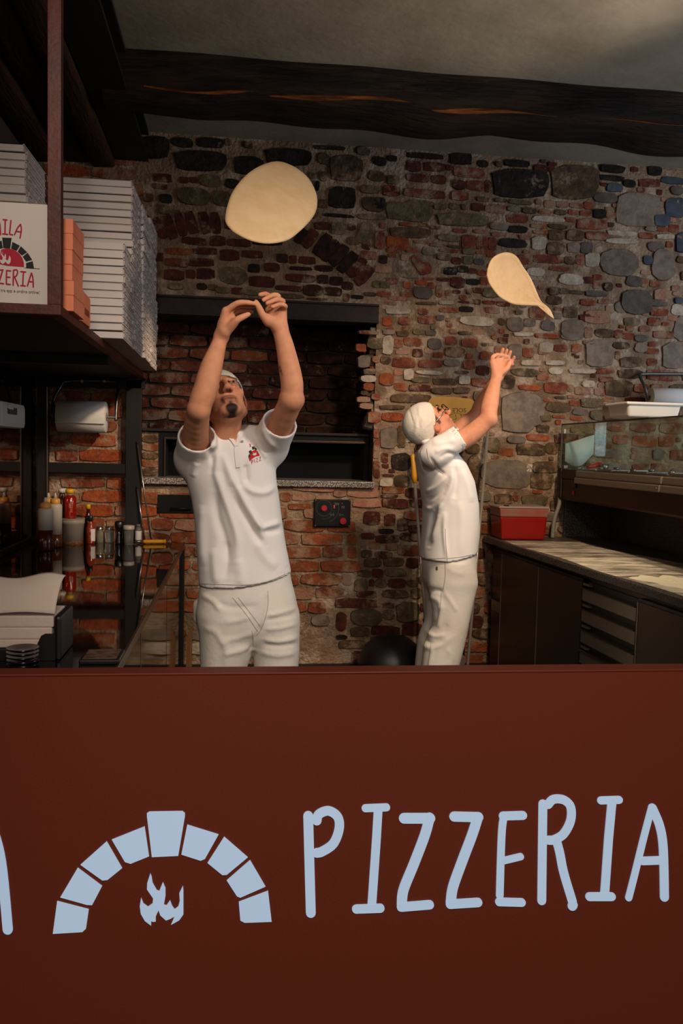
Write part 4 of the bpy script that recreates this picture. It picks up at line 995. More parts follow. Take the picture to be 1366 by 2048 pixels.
# ------------------------------------------------------------------ napkin holder and small things at the near end
nf = 2.15
nx1 = atY(106, 1260, nf).x; hx1 = atY(120, 1260, nf).x
nk = thing('napkin_holder', 'black plastic napkin holder at the near left corner of the counter', 'napkin holder', (hx1-0.11, nf+0.08, CTZ))
hp = pm('matt_black_plastic', '#110e0d', 0.45)
ztop = atY(112, 1232, nf).z
obj('side', MB().bbox((nx1+0.003, nf-0.005, CTZ+0.001), (hx1+0.003, nf+0.16, ztop), 0.008), hp, nk)
obj('side', MB().bbox((nx1-0.215, nf-0.005, CTZ+0.001), (nx1-0.200, nf+0.16, ztop), 0.006), hp, nk)
obj('back', MB().bbox((nx1-0.2, nf+0.15, CTZ+0.001), (nx1+0.003, nf+0.16, ztop), 0.004), hp, nk)
obj('base', MB().bbox((nx1-0.2, nf, CTZ+0.001), (nx1+0.003, nf+0.15, CTZ+0.03), 0.004), hp, nk)
def nkfn(px, py, t): p_ = atY(px, py, nf); return (p_.x, nf-0.006-t, max(p_.z, CTZ+0.001))
obj('front_lip', MB().prism([(106, 1266), (112, 1266), (112, 1349), (-60, 1349), (-60, 1304), (28, 1297), (72, 1297), (78, 1283), (84, 1270), (92, 1266)], nkfn, 0, 0.004), hp, nk)
nap = pm('napkin_paper', '#d3bfb0', 0.9, spec=0.15, bump=0.1, bscale=90)
def nslab(ya, yb, lb, dx=0):
    z0 = atY(50, yb, nf).z; z1 = atY(50, ya, nf).z
    o = obj('napkin_bundle', MB().bbox((nx1-0.19, nf+0.002, z0), (nx1+dx, nf+0.145, z1), 0.004), nap); tag(o, lb, 'napkins', 'folded napkin bundles')
    return o
zb = CTZ+0.0305
o = obj('napkin_bundle', MB().bbox((nx1-0.19, nf+0.002, zb), (nx1-0.03, nf+0.145, atY(50, 1279, nf).z), 0.004), nap); tag(o, 'lowest bundle of folded napkins in the black holder', 'napkins', 'folded napkin bundles')
nslab(1255, 1279, 'middle bundle of folded napkins in the black holder', -0.003)
nslab(1232, 1255, 'upper bundle of folded napkins in the black holder', 0.001)
mb = MB(); vs = []; NX_, NY_ = 16, 10
for j in range(NY_+1):
    for i in range(NX_+1):
        u = i/NX_; v = j/NY_
        x = nx1-0.19+0.195*u
        y = nf-0.004+0.05*v*v+0.09*v
        z = atY(50, 1226, nf).z + (atY(50, 1168, nf).z-atY(50, 1226, nf).z)*math.sin(v*PI*0.5) + 0.007*math.sin(u*7+v*2)*v - 0.004*math.cos(u*5)
        vs.append((x, y, z))
fs = [[j*(NX_+1)+i, j*(NX_+1)+i+1, (j+1)*(NX_+1)+i+1, (j+1)*(NX_+1)+i] for j in range(NY_) for i in range(NX_)]
mb.add(vs, fs, 0, True)
o = obj('loose_napkin', mb, nap, normals=False); tag(o, 'top napkin lifted and curling above the black holder', 'napkin')
sm = o.modifiers.new('thickness', 'SOLIDIFY'); sm.thickness = 0.0015
cpl = atZ(35, 1345, CTZ)
for i in range(5):
    c = Vector((cpl.x, 2.085, CTZ+0.0005+0.0095*i))
    o = obj('black_saucer', MB().lathe([(0.022, 0), (0.036, 0.005), (0.038, 0.009), (0.0365, 0.009), (0.02, 0.003)], c, 28), pm('black_ceramic', '#151110', 0.2, spec=0.6))
    tag(o, '%s black saucer in the small pile before the napkins' % ('lowest', 'second', 'middle', 'fourth', 'topmost')[i], 'saucer', 'black saucers')
tx0 = atZ(143, 1340, CTZ+0.01).x; tx1 = atZ(228, 1340, CTZ+0.01).x
t = thing('bill_tray', 'flat black bill tray near the counter edge', 'tray', ((tx0+tx1)/2, 2.16, CTZ))
obj('rim', MB().bbox((tx0, 2.10, CTZ), (tx1, 2.215, CTZ+0.012), 0.004), hp, t)
obj('card', MB().box((tx0+0.008, 2.108, CTZ+0.012), (tx1-0.008, 2.207, CTZ+0.0128)), pm('tray_card', '#4a3328', 0.4, col2='#8d7466', scale=60), t)
# cardboard leaning between counter and wall
q0 = atY(338, 1240, 4.72); q1 = atY(356, 1340, 4.72)
o = obj('cardboard_sheet', MB().hexa([(CX1+0.022, 4.70, 0.0), (CX1+0.060, 4.70, 0.0), (CX1+0.060, 4.715, 0.0), (CX1+0.022, 4.715, 0.0), (CX1+0.022, 4.76, 0.44), (CX1+0.05, 4.76, 0.50), (CX1+0.05, 4.775, 0.50), (CX1+0.022, 4.775, 0.44)]), pm('cardboard', '#7a4f2a', 0.85))
tag(o, 'brown cardboard strip leaning beside the counter end', 'cardboard')
# ------------------------------------------------------------------ right worktop of speckled granite
RZ = 1.02; RT = 0.036
def xe(y): return 1.441+(4.847-y)*(1.53-1.441)/(4.847-2.739)     # front edge of the worktop
RX1 = 2.20; RY0 = 2.0; RY1 = 4.838
dgran = pm('dark_speckled_granite', '#6b6056', 0.38, col2='#171310', scale=150, amount=0.97, lo=0.40, hi=0.56, detail=2)
wt = obj('granite_worktop', MB().hexa([(xe(RY0), RY0, RZ-RT), (RX1+0.04, RY0, RZ-RT), (RX1+0.04, RY1, RZ-RT), (xe(RY1), RY1, RZ-RT), (xe(RY0), RY0, RZ), (RX1+0.04, RY0, RZ), (RX1+0.04, RY1, RZ), (xe(RY1), RY1, RZ)]), dgran)
bevel_mod(wt, 0.004); tag(wt, 'speckled dark granite worktop dusted with flour at the right', 'worktop')
# flour film spread over the granite
fl_m = pm('flour', '#c9bda6', 0.95, spec=0.1)
nt = fl_m.node_tree; N = nt.nodes; L = nt.links; bs = N['Principled BSDF']
g = N.new('ShaderNodeNewGeometry'); mp = N.new('ShaderNodeMapping'); mp.inputs['Scale'].default_value = (3.2, 10, 1); mp.inputs['Rotation'].default_value = (0, 0, 0.5)
n1 = N.new('ShaderNodeTexNoise'); n1.inputs['Scale'].default_value = 1.4; n1.inputs['Detail'].default_value = 8; n1.inputs['Roughness'].default_value = 0.68
L.new(g.outputs['Position'], mp.inputs['Vector']); L.new(mp.outputs['Vector'], n1.inputs['Vector'])
mr_ = N.new('ShaderNodeMapRange'); mr_.inputs[1].default_value = 0.36; mr_.inputs[2].default_value = 0.58; mr_.inputs[3].default_value = 0.05; mr_.inputs[4].default_value = 0.85
L.new(n1.outputs['Fac'], mr_.inputs[0]); L.new(mr_.outputs[0], bs.inputs['Alpha'])
mb = MB(); NX_, NY_ = 14, 40; vs = []
for j in range(NY_+1):
    y = 2.1+(4.55-2.1)*j/NY_
    for i in range(NX_+1):
        x0 = xe(y)+0.02+0.012*math.sin(y*7); x1 = 2.00+0.05*math.sin(y*4)-0.06*(j/NY_)**3
        vs.append((x0+(x1-x0)*i/NX_, y, RZ+0.0012))
mb.add(vs, [[j*(NX_+1)+i, j*(NX_+1)+i+1, (j+1)*(NX_+1)+i+1, (j+1)*(NX_+1)+i] for j in range(NY_) for i in range(NX_)])
o = obj('flour_dusting', mb, fl_m); o['kind'] = 'stuff'; tag(o, 'white flour smeared over the granite worktop', 'flour')
pl = atZ(1345, 1165, RZ)
mb = MB(); vs = []; fs = []; R_ = 9; n = 30
for i in range(R_+1):
    for k in range(n):
        a_ = 2*PI*k/n; r_ = i/R_*(0.13+0.03*math.sin(3*a_)+0.02*math.sin(7*a_+1))
        vs.append((pl.x+r_*0.8*math.cos(a_), pl.y+r_*1.5*math.sin(a_), RZ+0.0014+0.011*max(0, 1-(i/R_))**1.2*(0.7+0.3*math.sin(5*a_+i))))
for i in range(R_):
    for k in range(n): fs.append([i*n+k, i*n+(k+1) % n, (i+1)*n+(k+1) % n, (i+1)*n+k])
mb.add(vs, fs, 0, True); o = obj('flour_heap', mb, pm('flour_heap_white', '#e0d2b4', 0.95, bump=0.3, bscale=120)); o['kind'] = 'stuff'; tag(o, 'bright heap of flour on the worktop by the right edge', 'flour')

# granite upstands
o = thing('granite_backsplash', 'dark speckled granite upstand behind the worktop', 'backsplash', (RX1, 3.5, RZ))
obj('side_slab', MB().bbox((RX1, RY0, RZ), (RX1+0.03, RY1, 1.245), 0.003), dgran, o)
obj('wall_slab', MB().bbox((1.925, RY1-0.025, RZ), (RX1, RY1, 1.245), 0.003), dgran, o)

# ------------------------------------------------------------------ refrigerated base: separate units under one worktop
inox = pm('dark_brushed_inox', '#54463a', 0.34, 0.7, col2='#3a322c', scale=40, stretch=(1, 1, 14), amount=0.5)
inox_l = pm('light_brushed_inox', '#94897c', 0.32, 0.7, col2='#6c6359', scale=40, stretch=(1, 1, 14), amount=0.5)
def yat(px, py):
    x = 1.5
    for k in range(4): p_ = atX(px, py, x); x = xe(p_.y)+0.03
    return p_.y
Y1_ = yat(1003, 1120); Y2_ = yat(1075.5, 1150); Y3_ = yat(1164, 1185); Y4_ = yat(1273, 1220)
def slab(ya, yb, za, zb, d0, d1, bev=0.003):   # upright slab following the front line, d = setback from the worktop edge
    p = [(xe(ya)+d0, ya, za), (xe(ya)+d1, ya, za), (xe(yb)+d1, yb, za), (xe(yb)+d0, yb, za)]
    return MB().hexa(p+[(a_, b_, zb) for a_, b_, c_ in p])
def funit(name, label, ya, yb):
    t = thing(name, label, 'fridge', (xe((ya+yb)/2)+0.3, (ya+yb)/2, 0))
    obj('body', slab(ya, yb, 0.12, RZ-RT-0.001, 0.06, 0.68), inox, t)
    obj('foot', MB().tube([(xe(ya)+0.12, ya+(yb-ya)*0.15, 0), (xe(ya)+0.12, ya+(yb-ya)*0.15, 0.12)], 0.02, 10), inox, t)
    obj('foot', MB().tube([(xe(ya)+0.12, ya+(yb-ya)*0.85, 0), (xe(ya)+0.12, ya+(yb-ya)*0.85, 0.12)], 0.02, 10), inox, t)
    return t
g_ = 0.004
t = funit('compressor_unit', 'dark compressor end of the fridge counter next to the brick wall', RY1-0.02, Y1_)
obj('upper_grille_frame', slab(Y1_+0.02, RY1-0.06, 0.70, 0.955, 0.045, 0.06), inox, t)
gr = obj('grille_plate', slab(Y1_+0.035, RY1-0.075, 0.715, 0.94, 0.052, 0.058), blackp, t)
for i in range(5): obj('louvre', slab(Y1_+0.04, RY1-0.08, 0.73+i*0.042, 0.745+i*0.042, 0.044, 0.052), inox, t)
obj('lower_panel', slab(Y1_+0.02, RY1-0.06, 0.16, 0.60, 0.045, 0.06), inox, t)
lp = slab(Y1_+0.03, RY1-0.07, 0.60, 0.66, 0.040, 0.058); obj('control_box', lp, inox_l, t)
def door(ya, yb, label, name='fridge_door_unit'):
    t = funit(name, label, yb, ya)
    dd = obj('door', slab(yb+g_, ya-g_, 0.16, 0.945, 0.030, 0.058), inox, t)
    obj('handle_lip', slab(yb+g_, ya-g_, 0.945, 0.958, 0.036, 0.058), blackp, dd)
    obj('edge_strip', slab(ya-g_-0.010, ya-g_, 0.16, 0.945, 0.0285, 0.031), inox_l, dd)
    return t
door(Y1_, Y2_, 'dark steel fridge door between the compressor and the middle door')
door(Y2_, Y3_, 'dark steel fridge door left of the drawers')
t = funit('drawer_unit', 'steel unit of shallow drawers under the worktop', Y4_, Y3_)
zd = 0.955; i = 0
while zd-i*0.093 > 0.22:
    z1 = zd-i*0.093; z0 = z1-0.090
    dr = obj('drawer', slab(Y4_+g_, Y3_-g_, z0, z1-0.032, 0.030, 0.058), inox_l, t)
    obj('grip_recess', slab(Y4_+g_, Y3_-g_, z1-0.032, z1-0.006, 0.050, 0.058), blackp, dr)
    obj('grip_lip', slab(Y4_+g_, Y3_-g_, z1-0.036, z1-0.031, 0.022, 0.045), inox, dr)
    obj('runner', slab(Y3_-0.06, Y3_-g_, z1-0.022, z1-0.012, 0.032, 0.05), inox_l, dr)
    i += 1
door(Y4_, 2.05, 'brushed steel fridge door right of the drawers, nearest the camera')

# ------------------------------------------------------------------ topping display case with glass
KX = 1.862; KX2 = 2.235; KY1 = 4.77; KY0 = 2.2; KZ0 = 1.246; KZG = 1.423; KZ1 = 1.675
tk = thing('topping_case', 'refrigerated topping case with glass guard above the granite worktop', 'display case', ((KX+KX2)/2, 3.5, KZ0))
cas = pm('dark_case_steel', '#3b2c24', 0.35, 0.7, col2='#2c211b', scale=30)
obj('body', MB().bbox((KX, KY0, KZ0), (KX2, KY1, KZG-0.055), 0.012), cas, tk)
obj('front_cover', MB().bbox((KX-0.004, KY0, KZG-0.055), (KX+0.03, KY1-0.002, KZG), 0.004), cas, tk)
obj('end_cover', MB().bbox((KX-0.010, KY1-0.05, KZ0+0.003), (KX+0.05, KY1+0.012, KZG+0.005), 0.014), cas, tk)
ysplit = atX(1332, 960, KX).y
yl = atX(1158, 955, KX).y
for ya, yb in ((KY0, ysplit-0.006), (ysplit+0.006, yl)):
    r0 = obj('front_rail', MB().bbox((KX-0.028, ya, KZG-0.075), (KX-0.004, yb, KZG-0.042), 0.005), inox_l, tk)
    obj('rail_cap', MB().bbox((KX-0.020, ya, KZG-0.040), (KX-0.002, yb, KZG-0.004), 0.006), inox_l, r0)
    obj('rail_screw', MB().tube([(KX-0.029, ya+0.03, KZG-0.058), (KX-0.027, ya+0.03, KZG-0.058)], 0.006, 10), steel, r0)
gs = atX(1148, 968, KX)
obj('socket', MB().bbox((KX-0.008, gs.y-0.035, gs.z-0.022), (KX, gs.y+0.035, gs.z+0.022), 0.004), blackp, tk)
obj('switch', MB().bbox((KX-0.006, gs.y-0.012, gs.z-0.062), (KX, gs.y+0.012, gs.z-0.036), 0.003), redp, tk)
pane = bpy.data.materials.new('tinted_glass'); pane.use_nodes = True; nt = pane.node_tree; N = nt.nodes; L = nt.links   # clear sheet glass: transparent with a Fresnel gloss
N.remove(N['Principled BSDF']); tb = N.new('ShaderNodeBsdfTransparent'); tb.inputs[0].default_value = (0.90, 0.94, 0.91, 1); gb = N.new('ShaderNodeBsdfGlossy'); gb.inputs['Roughness'].default_value = 0.02
lw_ = N.new('ShaderNodeLayerWeight'); pw = N.new('ShaderNodeMath'); pw.operation = 'POWER'; pw.inputs[1].default_value = 4.0; L.new(lw_.outputs['Facing'], pw.inputs[0])
fr = N.new('ShaderNodeMath'); fr.operation = 'MULTIPLY_ADD'; fr.inputs[1].default_value = 0.40; fr.inputs[2].default_value = 0.025; L.new(pw.outputs[0], fr.inputs[0]); ms = N.new('ShaderNodeMixShader'); L.new(fr.outputs[0], ms.inputs[0]); L.new(tb.outputs[0], ms.inputs[1]); L.new(gb.outputs[0], ms.inputs[2]); L.new(ms.outputs[0], N['Material Output'].inputs[0])
def gpane(a, b, nm='glass_pane'): return obj(nm, MB().box(a, b), pane, tk)
gpane((KX+0.004, KY0, KZG), (KX+0.010, KY1, KZ1)); gpane((KX+0.010, KY1-0.006, KZG), (KX2-0.10, KY1, KZ1)); gpane((KX+0.004, KY0, KZ1), (KX2-0.02, KY1, KZ1+0.006), 'glass_top')
gpane((2.125, KY0, KZG), (2.131, KY1-0.006, KZ1))
obj('top_edge', MB().box((KX+0.002, KY0, KZ1-0.001), (KX+0.012, KY1, KZ1+0.006)), blackp, tk)
obj('end_edge', MB().box((KX+0.002, KY1-0.008, KZG), (KX+0.008, KY1+0.001, KZ1)), MATS['clear_grey'], tk)
obj('glass_clip', MB().bbox((KX-0.004, KY1-0.06, KZ1-0.05), (KX+0.006, KY1-0.045, KZ1-0.025), 0.003), white_lab, tk)
obj('glass_foot', MB().bbox((KX-0.002, KY1-0.075, KZG), (KX+0.02, KY1-0.045, KZG+0.02), 0.004), steel, tk)
# steel pans sunk in the case, lids on
rd = random.Random(9)
y = KY1-0.34; i = 0
names = ['nearest the brick wall', 'second from the brick wall', 'third from the brick wall', 'fourth from the brick wall', 'fifth from the brick wall', 'sixth from the brick wall', 'seventh from the brick wall']
while y > 2.6 and i < 7:
    t = thing('topping_pan', 'steel topping pan with lid, %s in the case' % names[i], 'pan', ((KX+2.12)/2, y, KZG-0.054), 'topping pans')
    obj('pan', MB().bbox((KX+0.035, y-0.085, KZG-0.054), (2.115, y+0.085, KZG-0.004), 0.006), inox_l, t)
    l = obj('lid', MB().bbox((KX+0.032, y-0.087, KZG-0.004), (2.118, y+0.087, KZG+0.006+0.004*(i % 2)), 0.004), steel, t)
    obj('lid_knob', MB().lathe([(0.012, 0), (0.016, 0.008), (0.010, 0.012)], (KX+0.10, y, KZG+0.006+0.004*(i % 2)), 14), steel, l)
    y -= 0.19; i += 1
t = thing('red_tongs', 'tongs with red handle lying in the far end of the case', 'tongs', (1.95, KY1-0.16, KZG-0.05))
obj('support_tray', MB().bbox((KX+0.056, KY1-0.245, KZG-0.054), (2.12, KY1-0.018, KZG-0.004), 0.004), inox_l, t)
obj('handle', MB().tube([(1.99, KY1-0.10, KZG+0.012), (2.08, KY1-0.07, KZG+0.03)], [0.010, 0.013], 10), redp, t)
obj('jaw', MB().tube([(1.99, KY1-0.10, KZG+0.012), (1.90, KY1-0.17, KZG+0.006)], 0.005, 8), steel, t)
obj('jaw', MB().tube([(1.99, KY1-0.10, KZG+0.012), (1.92, KY1-0.19, KZG+0.004)], 0.005, 8), steel, t)
c = Vector((2.09, KY1-0.10, KZG-0.003)); t = thing('steel_cup', 'small dark steel cup at the far corner inside the case', 'cup', c)
obj('cup', MB().lathe([(0.02, 0), (0.026, 0.035), (0.024, 0.035)], c, 18), steel, t)
# folded cloth standing behind the end glass
mb = MB(); vs = []
for i in range(9):
    u = i/8; x = KX+0.02+0.17*u
    vs += [(x, KY1-0.03+0.006*math.sin(u*9), KZG+0.045+0.045*u-0.05*math.sin(u*PI)), (x, KY1-0.03+0.006*math.sin(u*9+1), KZG+0.145+0.055*u)]
mb.add(vs, [[2*i, 2*i+2, 2*i+3, 2*i+1] for i in range(8)], 0, True)
o = obj('hanging_cloth', mb, pm('pale_cloth', '#b9c2bc', 0.9), normals=False); sm_ = o.modifiers.new('thickness', 'SOLIDIFY'); sm_.thickness = 0.003
tag(o, 'pale crumpled cloth inside the far end of the glass case', 'cloth')

# ------------------------------------------------------------------ tubs and things on the glass top
KT = KZ1+0.007
def tub(xa, xb, ya, yb, z0, h, name, label, mat, flare=0.012, rim=0.006):
    t = thing(name, label, 'tub', ((xa+xb)/2, (ya+yb)/2, z0))
    p = [(xa+flare, ya+flare, z0), (xb-flare, ya+flare, z0), (xb-flare, yb-flare, z0), (xa+flare, yb-flare, z0)]
    q = [(xa, ya, z0+h), (xb, ya, z0+h), (xb, yb, z0+h), (xa, yb, z0+h)]
    o = obj('wall', MB().hexa(p+q), mat, t); bevel_mod(o, 0.010, 3)
    obj('rim', MB().bbox((xa-rim, ya-rim, z0+h-0.012), (xb+rim, yb+rim, z0+h), 0.004), mat, t)
    return t
wp = pm('white_tub_plastic', '#d2cbbf', 0.4); mp_ = pm('milky_tub_plastic', '#a78f84', 0.4, trans=0.15)
# world positions from the photograph on the plane of the glass top
TA = atZ(1255, 841, KT); TB = atZ(1352, 836, KT)
ty = 3.72
xa = atY(1253, 820, ty).x; xb = atY(1364, 820, ty).x; zt_ = atY(1290, 804, ty).z
tub(xa+0.004, xb, ty, ty+0.22, KT, zt_-KT, 'white_tub', 'white plastic food tub on top of the glass case', wp)
ty2 = 4.02; xa2 = atY(1229, 820, ty2).x
tub(xa2+0.004, xa2+0.26, ty2, ty2+0.16, KT, atY(1230, 805, ty2).z-KT, 'milky_tub', 'translucent plastic tub behind the white tub', mp_)
c = Vector((atY(1216, 840, 4.2).x, 4.2, KT)); t = thing('steel_tin', 'small round steel tin on the glass case beside the tubs', 'tin', c)
obj('tin', MB().lathe([(0.028, 0), (0.029, 0.003), (0.029, 0.020)], c, 24), steel, t); obj('lid', MB().lathe([(0.0305, 0.018), (0.0305, 0.026), (0.028, 0.027)], c, 24), tin, t)
# wall-hung roll and bent grey bracket at the right
rY = 4.72; r0_ = atY(1300, 792, rY); rr2 = 0.055
t = thing('wall_bracket', 'bent grey pipe bracket on the stone wall above the tubs', 'bracket', (r0_.x, WY, r0_.z))
obj('pipe', MB().tube([Vector(q) for q in cr([atY(1297, 800, rY), atY(1290, 775, rY), atY(1280, 752, 4.80), atY(1290, 748, 4.81), atY(1330, 748, 4.81), atY(1380, 748, 4.81)], 5)], 0.009, 10), pm('grey_pipe', '#5d5853', 0.4, 0.6), t)
t = thing('white_roll', 'white paper roll hanging behind the tubs at the right edge', 'paper roll', (r0_.x+0.15, rY, r0_.z-rr2))
obj('roll', MB().tube([(r0_.x, rY, r0_.z-0.006), (r0_.x+0.30, rY, r0_.z-0.006)], rr2, 28), paper, t)
obj('core', MB().tube([(r0_.x-0.02, rY, r0_.z-0.006), (r0_.x+0.32, rY, r0_.z-0.006)], 0.009, 12), dsteel, t)

# ------------------------------------------------------------------ red container on the worktop, and the hose
e0 = atZ(1003, 1079.5, RZ); e1 = atZ(1085, 1079.5, RZ)
ya = e0.y; hh = atY(1000, 1012, ya).z-RZ
t = thing('sauce_container', 'clear plastic container of red tomato sauce with pale lid on the worktop', 'container', ((e0.x+e1.x)/2, ya+0.08, RZ))
xL, xR = e0.x, e1.x
def frus(z0, z1, f0, f1, ins=0.0):
    def ring(f, z): return [(xL-f+ins, ya-f*0.4+ins, z), (xR+f-ins, ya-f*0.4+ins, z), (xR+f-ins, 4.815+0*f-ins, z), (xL-f+ins, 4.815-ins, z)]
    return MB().hexa(ring(f0, z0)+ring(f1, z1))
o = obj('tomato_sauce', frus(RZ+0.001, RZ+hh*0.68, 0.0, 0.012), pm('tomato_sauce', '#8f0f08', 0.3, coat=0.2), t); bevel_mod(o, 0.008, 3)
o = obj('container_wall', frus(RZ+hh*0.68, RZ+hh*0.93, 0.012, 0.018), pm('cloudy_plastic', '#8d6b5f', 0.3, col2='#a5483a', scale=8, amount=0.7), t); bevel_mod(o, 0.006)
o = obj('lid', frus(RZ+hh*0.93, RZ+hh, 0.026, 0.022), pm('pale_lid_plastic', '#a0887e', 0.3), t); bevel_mod(o, 0.006)
obj('lid_tab', MB().bbox((xL+0.01, ya-0.006, RZ+hh*0.99), (xL+0.035, ya+0.02, RZ+hh*1.04), 0.004), blackp, t)
ha = atY(1121, 1003, 4.74); hb_ = atY(1105, 1074, 4.74); hb_.z = RZ+0.002
o = obj('drain_hose', MB().tube([Vector(q) for q in cr([(ha.x, 4.755, ha.z+0.03), (ha.x-0.004, 4.75, ha.z-0.02), (ha.x-0.03, 4.745, (ha.z+hb_.z)/2), (hb_.x, 4.74, hb_.z)], 8)], 0.012, 12), pm('grey_hose', '#7d766c', 0.5)); tag(o, 'grey drain hose running from the case down to the worktop', 'hose')

# ------------------------------------------------------------------ pizza peels on the wall, bin
gold = pm('anodised_gold_metal', '#9c7530', 0.4, 0.4, col2='#8d682a', scale=20)
PLY = 4.80
def plfn(px, py, t): p_ = atY(px, py, PLY); return (p_.x, PLY-t, p_.z)
t = thing('pizza_peel', 'gold perforated pizza peel standing against the wall behind the second man', 'peel', tuple(atY(905, 880, PLY)))
pz = [(857,815),(857,803),(862,796),(872,793),(905,794),(938,797),(946,800),(950,808),(949,820),(940,850),(925,880),(915,890),(898,890),(885,880),(868,850)]
obj('blade', MB().prism(pz, plfn, 0, 0.003), gold, t)
hole = pm('dark_holes', '#2a1c08', 0.8)
mb = MB()
def hdot(px, py, r_=0.0026):
    p_ = atY(px, py, PLY-0.0032); n = 6
    mb.add([(p_.x+r_*math.cos(2*PI*k/n), PLY-0.0036, p_.z+r_*math.sin(2*PI*k/n)) for k in range(n)], [list(range(n))])
for q in cr([(900,830),(912,826),(925,829),(935,828)], 5): hdot(*q)
for q in cr([(902,840),(912,838),(911,830)], 4): hdot(*q)
for q in cr([(915,841),(924,838),(922,830)], 4): hdot(*q)
for q in cr([(935,829),(933,845),(926,860)], 5): hdot(*q)
for q in cr([(909,856),(918,849),(930,838)], 5): hdot(*q)
for q in cr([(870,830),(880,850),(892,870)], 5): hdot(*q)
obj('perforation', mb, hole, t, normals=False)
vs, fs = text_mesh('SOLE', 1.0); mxx = max(v.x for v in vs)
mb = MB(); mb.add([plfn(932.5-v.x/mxx*29, 817.5-(-v.y)*12.0-1+0*v.x, 0.0036) for v in vs], fs)
obj('stamped_lettering', mb, hole, t, normals=False)
hd = [atY(912, 880, PLY), atY(931, 905, PLY-0.01), Vector((atY(931, 1005, 4.70).x, 4.66, 0.30))]
obj('handle', MB().tube([atY(914, 884, PLY-0.004), atY(926, 925, PLY-0.02), Vector((atY(932, 960, 4.70).x+0.01, 4.62, 0.02))], 0.008, 10), dsteel, t)
def pole(A, B, name, label, grip=None, r_=0.009):
    t = thing(name, label, 'peel', B)
    obj('pole', MB().tube([A, B], r_, 12), pm('satin_pole_steel', '#a89c90', 0.3, 0.45), t)
    if grip: obj('grip', MB().tube([A+(B-A).normalized()*u for u in (-0.01, 0, grip*0.4, grip*0.75, grip)], [0.011, 0.014, 0.013, 0.016, 0.012], 14), yel, t)
    return t
B = Vector((atY(940, 1330, 4.45).x-0.04, 4.42, 0.005)); A = atY(976, 860, 4.79)
tt = pole(A, B, 'pizza_peel', 'steel peel pole leaning to the right of the second man')
A = atY(825.5, 912, 4.80); B = Vector((atY(850, 1270, 4.60).x+0.05, 4.55, 0.015))
pole(A, B, 'oven_brush', 'long steel oven tool with yellow grip leaning behind the second man', 0.155)
A = atY(842, 1120, 4.80); B = Vector((atY(853, 1270, 4.62).x+0.045, 4.60, 0.015))
pole(A, B, 'oven_shovel', 'thin dark steel tool pole behind the yellow grip tool', None, 0.007)
bc = Vector((atY(785, 1300, 4.48).x, 4.50, 0.0)); hb2 = atY(785, 1271, 4.5).z
t = thing('black_bin', 'round black plastic bin with domed lid on the floor by the brick wall', 'bin', bc)
obj('bin', MB().lathe([(0.155, 0), (0.165, 0.02), (0.178, hb2-0.16)], bc, 32), hp, t)
obj('lid', MB().lathe([(0.184, hb2-0.17), (0.184, hb2-0.14), (0.172, hb2-0.10), (0.14, hb2-0.05), (0.09, hb2-0.012), (0.03, hb2)], bc, 32), hp, t)
q = atY(912, 1310, 4.55)
o = obj('grey_block', MB().bbox((q.x-0.03, 4.52, 0), (q.x+0.045, 4.62, q.z), 0.006), pm('grey_block', '#5a5048', 0.8)); tag(o, 'small grey block on the floor behind the second man', 'block')
